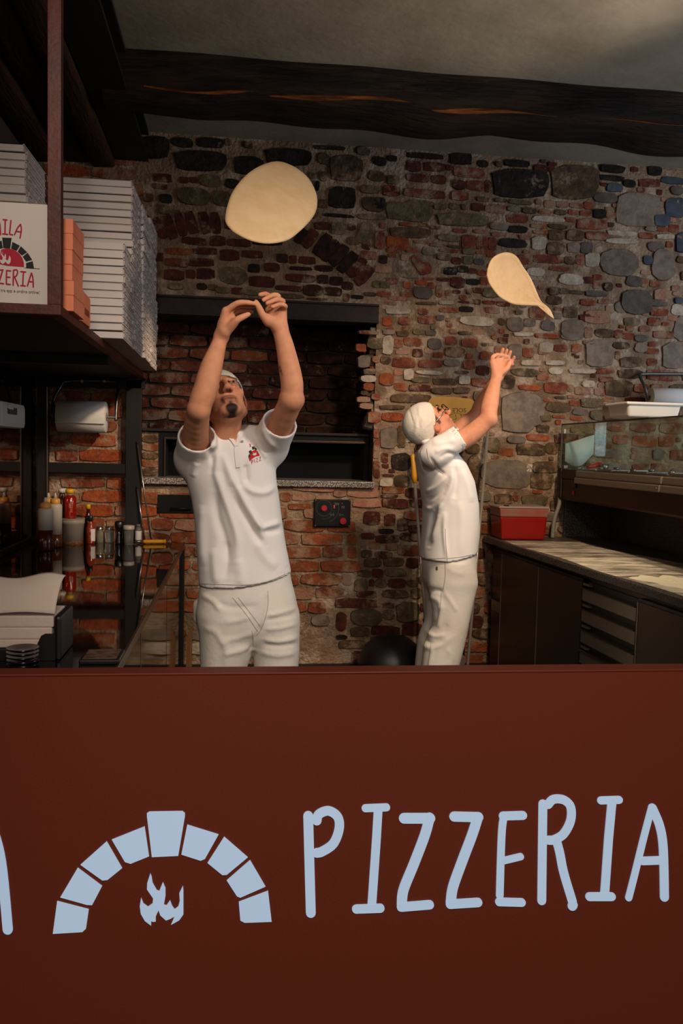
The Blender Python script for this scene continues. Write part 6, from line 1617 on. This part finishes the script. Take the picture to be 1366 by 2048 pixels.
# neck opening with a soft collar
nk_ax = (HO1-NB1); nk_ax /= np.linalg.norm(nk_ax)
cfr = np.array(atY(466, 893, 3.0))
cent = np.array(atY(449, 872, 3.12))
for i in range(26):
    a0_, a1_ = [-PI/2+0.22+(2*PI-0.44)*j/26 for j in (i, i+1)]
    def cpnt(a): return cent+np.array((0.064*math.cos(a), 0.066*math.sin(a), 0.014*math.sin(a)+0.006*math.cos(a)))
    Fs.cap(cpnt(a0_), cpnt(a1_), 0.0125, 0.0125, 0.010)
Fs.cap(cent-np.array((0, 0, 0.035)), cent+np.array((0, 0, 0.15)), 0.058, 0.062, 0.006, 's')
Fs.cap(np.array(atY(470, 872, 3.03)), np.array(atY(471.5, 889, 3.0)), 0.016, 0.007, 0.006, 's')
hl, hr_ = atY(400, 1178, TY-0.1), atY(584, 1151, TY-0.1)
x_, y_, z_ = Fs.ax[0][:, None, None], Fs.ax[1][None, :, None], Fs.ax[2][None, None, :]
u_ = (x_-hl.x)/(hr_.x-hl.x)
zh = hl.z+(hr_.z-hl.z)*np.clip(u_, 0, 1.2)**2.2+0.0*y_
Fs.D = np.maximum(Fs.D, (zh-z_).astype(np.float32))
inner = Field((-0.27, 2.82, 0.90), (0.36, 3.36, 1.72), 0.005); inner.loft(shrink(torso1, 0.007), 0.01)
Fs.D = np.maximum(Fs.D, np.where(z_ < zh+0.03, -inner.D, -1.0)).astype(np.float32); del inner
V, F = Fs.mesh(2)
P5 = lambda pts: [(340+a/4.5533, 940+b/4.5533) for a, b in pts]
P4 = lambda pts: [(340+a/4.5533, 560+b/4.5533) for a, b in pts]
V = add_folds(V, F, [
    (P5([(350,-120),(430,60),(490,230),(560,430),(615,640),(600,900)]), 7, 0.010),
    (P5([(400,180),(430,420),(500,640),(520,860)]), 8, -0.009),
    (P5([(520,-60),(600,130),(700,330),(790,480),(880,700)]), 6, 0.011),
    (P5([(560,220),(660,400),(760,560),(850,690)]), 6, -0.010),
    (P5([(650,110),(740,190),(860,205),(950,150)]), 6, 0.008),
    (P5([(690,-60),(695,40),(705,120)]), 5, -0.010),
    (P5([(760,440),(830,520),(920,500),(1010,470)]), 5, 0.008),
    (P5([(840,560),(930,560),(1010,540)]), 5, -0.006),
    (P5([(300,300),(290,560),(310,900)]), 8, 0.007),
    (P5([(400,700),(410,880),(430,1050)]), 8, 0.006),
    (P5([(500,640),(520,800),(500,1000)]), 7, -0.006),
    (P5([(620,800),(650,930),(640,1060)]), 9, 0.005),
    (P5([(800,640),(860,780),(980,900)]), 9, 0.006),
    (P4([(360,1430),(420,1560),(440,1760)]), 6, 0.008),
    (P4([(330,1460),(380,1640),(380,1780)]), 5, -0.006),
    (P4([(720,1380),(790,1480),(880,1640)]), 5, 0.006),
    (P4([(840,1330),(880,1430),(960,1530)]), 4, 0.006),
    (P4([(250,1660),(230,1720),(210,1800)]), 5, 0.006),
    (P4([(620,1700),(610,1800),(640,1900)]), 6, -0.005),
    (P4([(470,1560),(520,1720),(560,1900)]), 7, 0.007)])
shirt1 = np_obj('polo_shirt', V, F, shirt_m, man1); shirt1['label'] = 'white short-sleeved polo shirt with a red and black chest emblem'
cf = Conform(V, F)
mb = MB(); cf.strip(mb, P4([(606,1500),(610,1600),(622,1705)]), 9, 0.0022); cf.strip(mb, P4([(540,1432),(575,1475),(604,1512)]), 6, 0.004); cf.strip(mb, P4([(655,1392),(632,1450),(606,1512)]), 6, 0.004)
o = obj('placket', mb, shirt_m, shirt1, normals=False)
mb = MB(); cf.strip(mb, P4([(648,1468),(655,1476),(664,1470)]), 3, 0.005, 3); obj('button', mb, pm('pearl_button', '#9a9088', .3), shirt1, normals=False)
mb = MB()
cf.strip(mb, P5([(285,1035),(480,1042),(700,1045),(900,1010),(1085,930)]), 0.9, 0.0012, 12); obj('hem_stitching', mb, pm('stitch_grey', '#9c9088', .9), shirt1, normals=False)  # hem stitching as a strip greyer than the cotton
# chest emblem: arch stones, red mouth, flame, lettering
em_b = []; 
mb = MB()
for poly in ([(718,1560),(738,1548),(746,1575),(730,1590)], [(744,1520),(770,1515),(772,1535),(752,1548)], [(774,1518),(792,1540),(784,1556),(770,1540)], [(714,1600),(722,1580),(732,1600),(718,1630)]):
    dense_strip_fill(cf, mb, P4(poly), 0.0016, 0.8)
obj('emblem_stones', mb, black_ink, shirt1, normals=False)
mb = MB(); dense_strip_fill(cf, mb, P4([(722,1650),(724,1600),(742,1562),(775,1545),(800,1560),(818,1600),(780,1606),(748,1628)]), 0.0015, 0.8); obj('emblem_red', mb, pm('emblem_red_ink', '#b5121a', .8), shirt1, normals=False)
mb = MB(); dense_strip_fill(cf, mb, P4([(758,1570),(768,1582),(782,1570),(788,1590),(770,1600),(752,1596)]), 0.0022, 0.7); obj('emblem_flame', mb, white_ink, shirt1, normals=False)
mb = MB()
for q in ([(738,1640),(746,1675)], [(740,1642),(754,1640),(754,1654),(744,1658)], [(766,1630),(772,1664)], [(780,1626),(796,1622),(786,1656),(802,1652)], [(808,1616),(824,1610),(814,1646),(830,1640)], [(722,1492),(736,1520)], [(736,1494),(728,1520)]):
    cf.strip(mb, P4(q), 0.9, 0.0016, 3)
obj('emblem_lettering', mb, MATS['emblem_red_ink'], shirt1, normals=False)

# trousers
Ft = Field((-0.27, 2.92, 0.04), (0.36, 3.32, 1.12), 0.006)
Ft.loft(hips1, 0.03); Ft.loft(legL1, 0.02, 2.1); Ft.loft(legR1, 0.02, 2.1)
Ft.cap(np.array(atY(396, 1210, TY+0.02)), np.array(atY(393, 1240, TY+0.02)), 0.018, 0.010, 0.02)
V, F = Ft.mesh(2)
V = add_folds(V, F, [
    (P5([(880,1330),(1000,1300),(1160,1250)]), 4, 0.006), (P5([(870,1370),(1000,1350),(1160,1310)]), 4, -0.005), (P5([(860,1450),(1000,1440),(1160,1400)]), 4, 0.006), (P5([(840,1540),(1000,1560),(1180,1520)]), 4, 0.006), (P5([(850,1590),(1000,1605),(1170,1580)]), 4, -0.005),
    (P5([(280,1130),(400,1200),(460,1290)]), 5, 0.007), (P5([(420,1200),(560,1250),(800,1240)]), 5, -0.005), (P5([(480,1390),(620,1370),(740,1330)]), 5, 0.005), (P5([(470,1560),(620,1530),(780,1480)]), 5, 0.005), (P5([(480,1680),(620,1650),(740,1600)]), 5, 0.006), (P5([(300,1440),(420,1480),(520,1660)]), 6, 0.005),
    (P5([(830,1420),(790,1500),(700,1700)]), 4, -0.006), (P5([(890,1080),(880,1250),(830,1440)]), 3, 0.005), (P5([(800,1650),(980,1690),(1150,1660)]), 5, 0.005), (P5([(500,1540),(510,1640),(500,1800)]), 6, 0.005)], 0.9)
tr1 = np_obj('trousers', V, F, trouser_m, man1)
cf = Conform(V, F); seam_m = pm('trouser_seam', '#aa9d8a', .9)
mb = MB(); cf.strip(mb, P5([(890,1100),(888,1260),(830,1450),(790,1500)]), 1.2, 0.001, 8); cf.strip(mb, P5([(570,1160),(690,1310),(800,1470)]), 1.1, 0.001, 8); cf.strip(mb, P5([(620,1160),(730,1300),(820,1420)]), 1.1, 0.001, 8); cf.strip(mb, P5([(745,1460),(755,1530),(760,1600)]), 1.0, 0.001, 4)
obj('fly_stitching', mb, seam_m, tr1, normals=False)
shoe_m = pm('dark_shoe', '#1b1715', .5)
for lx in (-0.015, 0.165):
    Fh = Field((lx-0.09, 2.88, -0.01), (lx+0.09, 3.26, 0.16), 0.007)
    Fh.cap((lx, 3.16, 0.045), (lx, 2.98, 0.038), 0.045, 0.040, .02); Fh.cap((lx, 3.15, 0.05), (lx, 3.15, 0.10), 0.044, 0.042, .02); Fh.plane((0, 0, 0.001), (0, 0, -1))
    V, F = Fh.mesh(2); np_obj('shoe', V, F, shoe_m, man1)
# cap
(V, F), w_ = cap_mesh(HO1, HR1, HS1, (-0.088, 0.052), (0.06, 0.012))
np_obj('cap', V, F, cap_m, man1)

# ================================================================== the second man (side view, arms up)
def Z6(zx, zy, Y): return np.array(atY(780+zx/4.8786, 680+zy/4.8786, Y))
T2 = 4.0
torso2 = rows_of([(880,846,882,T2,.06),(890,841,898,T2,.11),(902,835,910,T2,.15),(915,832,918,T2,.18),(925,834,927,T2,.19),(960,840,944,T2,.185),(1010,848,953,T2,.178),(1050,847,954,T2,.175),(1090,844,951,T2,.178),(1122,841,949,T2,.182),(1140,840,948,T2,.182)])
hips2 = rows_of([(1090,848,946,T2,.165),(1130,845,949,T2,.175),(1160,848,946,T2,.172),(1185,858,932,T2,.14),(1205,870,920,T2,.09)])
lg = [(1122,872,922),(1140,856,938),(1162,849,945),(1190,853,938),(1215,857,932),(1245,856,926),(1262,848,923),(1280,841,919),(1300,838,914),(1340,834,903),(1400,836,894),(1470,838,890),(1520,838,890)]
leg2n = leg_rows(lg, T2, 0.082, -0.088); leg2f = leg_rows([(a, b+4, c-3) for a, b, c in lg], T2, 0.08, 0.088)
HO2 = np.array(atY(859, 848, 4.0)); HR2 = Rmat(math.radians(103), math.radians(50), math.radians(0)); HS2 = 0.97
S2N, E2N, W2N = Z6(480, 1078, 3.83), Z6(962, 768, 3.80), Z6(1037, 368, 3.86)
S2F, E2F, W2F = Z6(520, 1040, 4.17), Z6(850, 735, 4.16), Z6(1050, 365, 4.07)
foot2 = (1.02, T2, 0.0)
Fd = Field((0.66, 3.60, 0.0), (1.55, 4.40, 2.05), 0.0048)
Fd.loft(shrink(torso2, 0.024), 0.02); Fd.loft(shrink(hips2, 0.032), 0.03)
Fd.loft(shrink(leg2n, 0.022), 0.03, 2.0); Fd.loft(shrink(leg2f, 0.022), 0.03, 2.0)
head(Fd, HO2, HR2, HS2)
Fd.cap(np.array(atY(857, 900, 4.0)), HO2+HR2@np.array((0, 0.028, -0.05)), 0.060, 0.054, 0.02)
Fd.cap(np.array(atY(874, 900, 4.0)), HO2+HR2@np.array((0, -0.015, -0.070)), 0.040, 0.036, 0.02)
Fd.chain([S2N, Z6(770, 935, 3.815), E2N], [0.052, 0.0450, 0.0375], 0.015)
Fd.cap(E2N, Z6(1000, 800, 3.80), 0.028, 0.018, 0.02)
Fd.chain([E2N, Z6(962, 690, 3.81), Z6(982, 590, 3.825), Z6(1018, 440, 3.85), W2N], [0.0370, 0.0390, 0.0375, 0.0280, 0.0245], 0.012)
Fd.chain([S2F, Z6(700, 860, 4.17), E2F], [0.052, 0.045, 0.0375], 0.015)
Fd.chain([E2F, Z6(890, 640, 4.14), Z6(960, 520, 4.11), W2F], [0.0375, 0.039, 0.034, 0.0245], 0.012)
K = [Z6(998, 222, 3.86), Z6(1035, 200, 3.875), Z6(1075, 200, 3.89), Z6(1110, 215, 3.905)]
for kp in K: Fd.cap(W2N, kp, 0.0205, 0.0150, 0.012)
fingers = [([K[0], Z6(1002, 168, 3.855), Z6(1048, 142, 3.865), Z6(1082, 156, 3.88)], [.0112, .0100, .0090, .0078]),
           ([K[1], Z6(1052, 156, 3.872), Z6(1096, 146, 3.885), Z6(1122, 170, 3.90)], [.0112, .0100, .0090, .0078]),
           ([K[2], Z6(1106, 160, 3.895), Z6(1148, 166, 3.91), Z6(1164, 200, 3.92)], [.0110, .0098, .0088, .0076]),
           ([K[3], Z6(1148, 188, 3.915), Z6(1180, 206, 3.925), Z6(1186, 242, 3.93)], [.0100, .0090, .0080, .0070]),
           ([Z6(1085, 320, 3.86), Z6(1135, 280, 3.865), Z6(1162, 240, 3.875), Z6(1172, 208, 3.885)], [.0155, .0120, .0105, .0085])]
for pts, rs in fingers: Fd.chain(pts, rs, 0.004)
K = [Z6(1075, 215, 4.05), Z6(1112, 208, 4.065), Z6(1148, 212, 4.08), Z6(1175, 235, 4.095)]
for kp in K: Fd.cap(W2F, kp, 0.0205, 0.0150, 0.012)
fingers = [([K[0], Z6(1085, 140, 4.05), Z6(1095, 108, 4.045), Z6(1104, 88, 4.04)], [.0112, .0098, .0088, .0076]),
           ([K[1], Z6(1122, 145, 4.065), Z6(1134, 115, 4.06), Z6(1142, 98, 4.055)], [.0112, .0098, .0088, .0076]),
           ([K[2], Z6(1158, 155, 4.08), Z6(1170, 128, 4.075), Z6(1176, 112, 4.07)], [.0110, .0096, .0086, .0074]),
           ([K[3], Z6(1196, 195, 4.095), Z6(1208, 176, 4.09), Z6(1212, 162, 4.085)], [.0098, .0086, .0078, .0068]),
           ([Z6(1080, 320, 4.04), Z6(1130, 270, 4.02), Z6(1165, 250, 4.00), Z6(1195, 235, 3.99)], [.0150, .0118, .0102, .0082])]
for pts, rs in fingers: Fd.chain(pts, rs, 0.004)
V, F = Fd.mesh(1)
man2 = np_obj('person', V, F, skin_m, None, foot2, skin_colours(V, HO2, HR2, HS2, SKIN2, False))
tag(man2, 'man in glasses and white cap seen from the side, arms raised', 'person')

Fs = Field((0.66, 3.60, 0.86), (1.40, 4.40, 1.70), 0.0055)
Fs.loft(torso2, 0.03, 2.3)
un = (E2N-S2N)/np.linalg.norm(E2N-S2N); uf = (E2F-S2F)/np.linalg.norm(E2F-S2F)
Fs.cap(np.array(atY(862, 903, 4.0)), S2N, 0.045, 0.060, 0.025); Fs.cap(np.array(atY(862, 903, 4.0)), S2F, 0.045, 0.060, 0.025)
Fs.cap(S2N-un*0.03, S2N+un*0.20, 0.062, 0.056, 0.02); Fs.cap(S2F-uf*0.03, S2F+uf*0.17, 0.060, 0.054, 0.02)
cut_beyond(Fs, S2N+un*0.115, un, 0.10); cut_beyond(Fs, S2F+uf*0.11, uf, 0.10)
Fs.cap(S2N+un*0.09, S2N+un*0.3, 0.051, 0.051, 0.003, 's'); Fs.cap(S2F+uf*0.09, S2F+uf*0.3, 0.050, 0.050, 0.003, 's')
cent = np.array(atY(858, 888, 4.0))
for i in range(22):
    a0_, a1_ = [2*PI*j/22 for j in (i, i+1)]
    def cpnt(a): return cent+np.array((0.060*math.cos(a), 0.064*math.sin(a), -0.020*math.cos(a)))
    Fs.cap(cpnt(a0_), cpnt(a1_), 0.011, 0.011, 0.010)
Fs.cap(cent-np.array((-0.01, 0, 0.03)), cent+np.array((0.02, 0, 0.13)), 0.056, 0.06, 0.005, 's')
x_, y_, z_ = Fs.ax[0][:, None, None], Fs.ax[1][None, :, None], Fs.ax[2][None, None, :]
hl, hm, hr_ = atY(842, 1124, 3.85), atY(893, 1124, 3.85), atY(949, 1112, 3.85)
u_ = np.clip((x_-hm.x)/(hr_.x-hm.x), 0, 1.3); zh = hl.z+(hr_.z-hl.z)*u_+0*y_
Fs.D = np.maximum(Fs.D, (zh-z_).astype(np.float32))
inner = Field((0.66, 3.60, 0.86), (1.40, 4.40, 1.70), 0.0055); inner.loft(shrink(torso2, 0.008), 0.01)
Fs.D = np.maximum(Fs.D, np.where(z_ < zh+0.03, -inner.D, -1.0)).astype(np.float32); del inner
V, F = Fs.mesh(2)
P6 = lambda pts: [(780+a/4.8786, 680+b/4.8786) for a, b in pts]
P7 = lambda pts: [(780+a/4.8786, 1000+b/4.8786) for a, b in pts]
V = add_folds(V, F, [
    (P6([(610,1240),(600,1400),(540,1560),(470,1700)]), 5, 0.010), (P6([(640,1220),(650,1400),(620,1560)]), 5, -0.007),
    (P6([(340,1480),(440,1440),(560,1320)]), 4, 0.007), (P6([(340,1560),(450,1520),(570,1400)]), 4, -0.005), (P6([(330,1620),(420,1640),(540,1500)]), 4, 0.006),
    (P6([(380,1130),(470,1270),(540,1310)]), 3.5, -0.006), (P6([(400,1000),(520,1000),(650,960)]), 5, 0.005), (P6([(430,1100),(520,1060),(620,1060)]), 4, 0.005), (P6([(480,1160),(560,1110),(640,1120)]), 3.5, -0.005),
    (P6([(280,1060),(300,1180),(360,1320)]), 5, 0.006), (P7([(540,100),(530,300),(560,600)]), 4, 0.006), (P7([(520,0),(470,200),(380,420)]), 6, 0.008), (P7([(440,100),(400,300),(370,480)]), 6, -0.008), (P7([(680,0),(700,240),(690,560)]), 7, 0.005), (P6([(700,1250),(760,1420),(800,1600)]), 6, 0.006)])
shirt2 = np_obj('t_shirt', V, F, shirt_m, man2); shirt2['label'] = 'loose white short-sleeved shirt with a slit side hem'
cf = Conform(V, F)
mb = MB(); cf.strip(mb, P6([(360,1060),(375,1150),(430,1240),(520,1308)]), 0.9, 0.0012, 8); cf.strip(mb, P7([(310,575),(430,572),(545,565)]), 0.8, 0.0012, 8); cf.strip(mb, P7([(560,570),(690,555),(815,530)]), 0.8, 0.0012, 8); cf.strip(mb, P7([(540,280),(545,420),(560,600)]), 0.8, 0.0012, 8)
obj('seam_stitching', mb, MATS['stitch_grey'], shirt2, normals=False)
Ft = Field((0.66, 3.72, 0.04), (1.36, 4.28, 1.10), 0.0065)
Ft.loft(hips2, 0.03); Ft.loft(leg2n, 0.025, 2.1); Ft.loft(leg2f, 0.025, 2.1)
V, F = Ft.mesh(2)
V = add_folds(V, F, [
    (P7([(350,880),(450,880),(520,900)]), 4, -0.008), (P7([(360,940),(470,980),(510,1080)]), 5, 0.008), (P7([(340,1260),(430,1330),(560,1310)]), 4, 0.009), (P7([(320,1320),(400,1400),(560,1370)]), 4, -0.007), (P7([(300,1400),(420,1440),(620,1330)]), 5, 0.008), (P7([(500,1020),(490,1150),(470,1260)]), 4, 0.007), (P7([(520,880),(600,1000),(660,1100)]), 4, 0.005), (P7([(420,1440),(400,1540),(380,1640)]), 4, 0.007), (P7([(560,1200),(520,1300),(420,1390)]), 5, -0.006), (P7([(560,1440),(600,1540),(580,1640)]), 5, 0.005), (P7([(430,1160),(400,1220),(360,1250)]), 4, -0.007), (P7([(560,640),(620,700),(740,720)]), 6, 0.004)], 0.8)
tr2 = np_obj('trousers', V, F, trouser_m, man2)
cf = Conform(V, F)
mb = MB(); cf.strip(mb, P7([(538,612),(540,740),(520,870)]), 1.6, 0.001, 8); cf.strip(mb, P7([(500,900),(490,1060),(450,1230)]), 0.9, 0.001, 8); cf.strip(mb, P7([(400,1400),(390,1500),(370,1640)]), 0.9, 0.001, 6)
obj('side_seam', mb, seam_m, tr2, normals=False)
mb = MB(); cf.strip(mb, P7([(458,650),(458,684)]), 3.6, 0.0012, 3); obj('pocket_tag', mb, pm('dark_tag', '#4a4038', .8), tr2, normals=False)
for ly in (-0.088, 0.088):
    cx = 0.96
    Fh = Field((cx-0.12, T2+ly-0.09, -0.01), (cx+0.26, T2+ly+0.09, 0.16), 0.007)
    Fh.cap((cx, T2+ly, 0.045), (cx+0.17, T2+ly, 0.038), 0.045, 0.040, .02); Fh.cap((cx+0.01, T2+ly, 0.05), (cx+0.01, T2+ly, 0.10), 0.044, 0.042, .02); Fh.plane((0, 0, 0.001), (0, 0, -1))
    V, F = Fh.mesh(2); np_obj('shoe', V, F, shoe_m, man2)
(V, F), w_ = cap_mesh(HO2, HR2, HS2, (-0.074, 0.074), (0.062, -0.048), 0.008)
rngf = [([(815+i*9, 812+((i*37) % 23)), (822+i*8, 832+((i*17) % 19)), (832+i*3, 856)], 2.4, 0.0028*(1 if i % 2 else -1)) for i in range(6)]
V = add_folds(V, F, rngf+[(P6([(290,640),(270,760),(240,950)]), 4, 0.004)], 0.8)
cap2 = np_obj('cap', V, F, cap_m, man2); cap2['label'] = 'white cotton bandana cap tied at the nape'
Fk = Field(w_(0, 0.10, -0.06)-0.12, w_(0, 0.10, -0.06)+0.12, 0.004)
kn_ = Z6(232, 978, 4.0)
Fk.cap(kn_, Z6(262, 962, 3.99), 0.009, 0.010, .006); Fk.cap(kn_, Z6(160, 992, 3.985), 0.006, 0.006, .005); Fk.cap(kn_, Z6(185, 1000, 4.01), 0.006, 0.005, .005); Fk.cap(kn_, Z6(240, 880, 4.0), 0.012, 0.03, .015)
V, F = Fk.mesh(1); np_obj('cap_knot', V, F, cap_m, cap2)
# glasses
gm = pm('dark_glasses_frame', '#1e1a19', .3, .2); gmet = pm('glasses_metal', '#9c9690', .2, .95)
gl = thing('eyeglasses', '', '', (0, 0, 0)); 
del gl['label']; del gl['category']
gl.parent = man2; gl.location = -Vector(foot2)
W = lambda x, y, z: Vector(w_(x, y, z))
mb = MB()
for q in (-1, 1):
    pts = [W(q*(0.033+0.023*math.cos(a)), -0.108+0.006*abs(math.cos(a)), 0.002+0.019*math.sin(a)) for a in [2*PI*k/20 for k in range(21)]]
    mb.tube(pts, 0.0022, 6, cap=False)
mb.tube([W(-0.010, -0.110, 0.006), W(0.010, -0.110, 0.006)], 0.002, 6)
obj('rims', mb, gm, gl, local=True)
mb = MB()
for q in (-1, 1): mb.tube([W(q*0.056, -0.104, 0.008), W(q*0.074, -0.085, 0.008), W(q*0.080, 0.0, 0.010), W(q*0.080, 0.016, -0.002)], 0.0022, 6)
obj('temples', mb, gmet, gl, local=True)

# ------------------------------------------------------------------ the two flying doughs
dough_m = pm('pizza_dough', '#d4b287', 0.75, col2='#c9a475', scale=18, amount=0.6, bump=0.12, bscale=120, spec=0.25, sss=0.1)
def dough(name, label, outline, depth, thick, rings=14, centre=None):
    pts = cr(outline+[outline[0]], 4)[:-1]
    n = len(pts); cx, cy = centre or (sum(p[0] for p in pts)/n, sum(p[1] for p in pts)/n)
    mb = MB(); front = []; back = []
    for j in range(1, rings+1):
        t = j/rings
        for (x, y) in pts:
            X, Y_ = cx+(x-cx)*t, cy+(y-cy)*t
            rim = 1.0+0.9*math.exp(-((t-0.93)/0.05)**2) - (0.8 if j == rings else 0)
            d = depth(X, Y_, t); c = Vector(atY(X, Y_, d)); v = ray(X, Y_).normalized()
            front.append(c-v*thick*0.5*rim); back.append(c+v*thick*0.5*rim)
    vs = front+back; N_ = len(front); d = depth(cx, cy, 0); c = Vector(atY(cx, cy, d)); v = ray(cx, cy).normalized()
    vs += [c-v*thick*0.5, c+v*thick*0.5]; fs = []
    for j in range(rings-1):
        for k in range(n):
            a, b = j*n+k, j*n+(k+1) % n
            fs.append([a, b, b+n, a+n]); fs.append([N_+a+n, N_+b+n, N_+b, N_+a])
    for k in range(n):
        fs.append([2*N_, (k+1) % n, k]); fs.append([2*N_+1, N_+k, N_+(k+1) % n])
        a, b = (rings-1)*n+k, (rings-1)*n+(k+1) % n
        fs.append([a, b, N_+b, N_+a])
    mb.add(vs, fs, 0, True); o = obj(name, mb, dough_m); tag(o, label, 'dough'); return o
D1 = [(280+x/2.5296, 260+y/2.5296) for x, y in [(430,450),(440,390),(470,310),(530,235),(600,185),(690,158),(770,180),(840,230),(880,290),(897,350),(890,410),(860,460),(800,520),(740,560),(650,575),(560,560),(480,520),(440,480)]]
dough('flying_dough', 'round flat pizza dough in the air above the front man', D1, lambda x, y, t: 3.0+0.0011*(x-543)-0.0022*(y-403)+0.03*t*t, 0.008)
D2 = [(960+x/5.6917, 480+y/5.6917) for x, y in [(75,400),(90,310),(130,220),(200,165),(290,140),(370,155),(430,200),(490,300),(560,400),(610,500),(660,620),(700,700),(770,760),(810,810),(842,890),(825,890),(800,830),(740,775),(660,755),(560,750),(460,745),(380,735),(300,700),(220,650),(150,570),(100,490)]]
dough('flying_dough', 'teardrop shaped pizza dough folding in the air above the second man', D2, lambda x, y, t: 4.05+0.0010*(x-1030)+0.0006*(y-560)+0.03*math.sin((x-980)*0.03), 0.007, 14, (1020, 565))
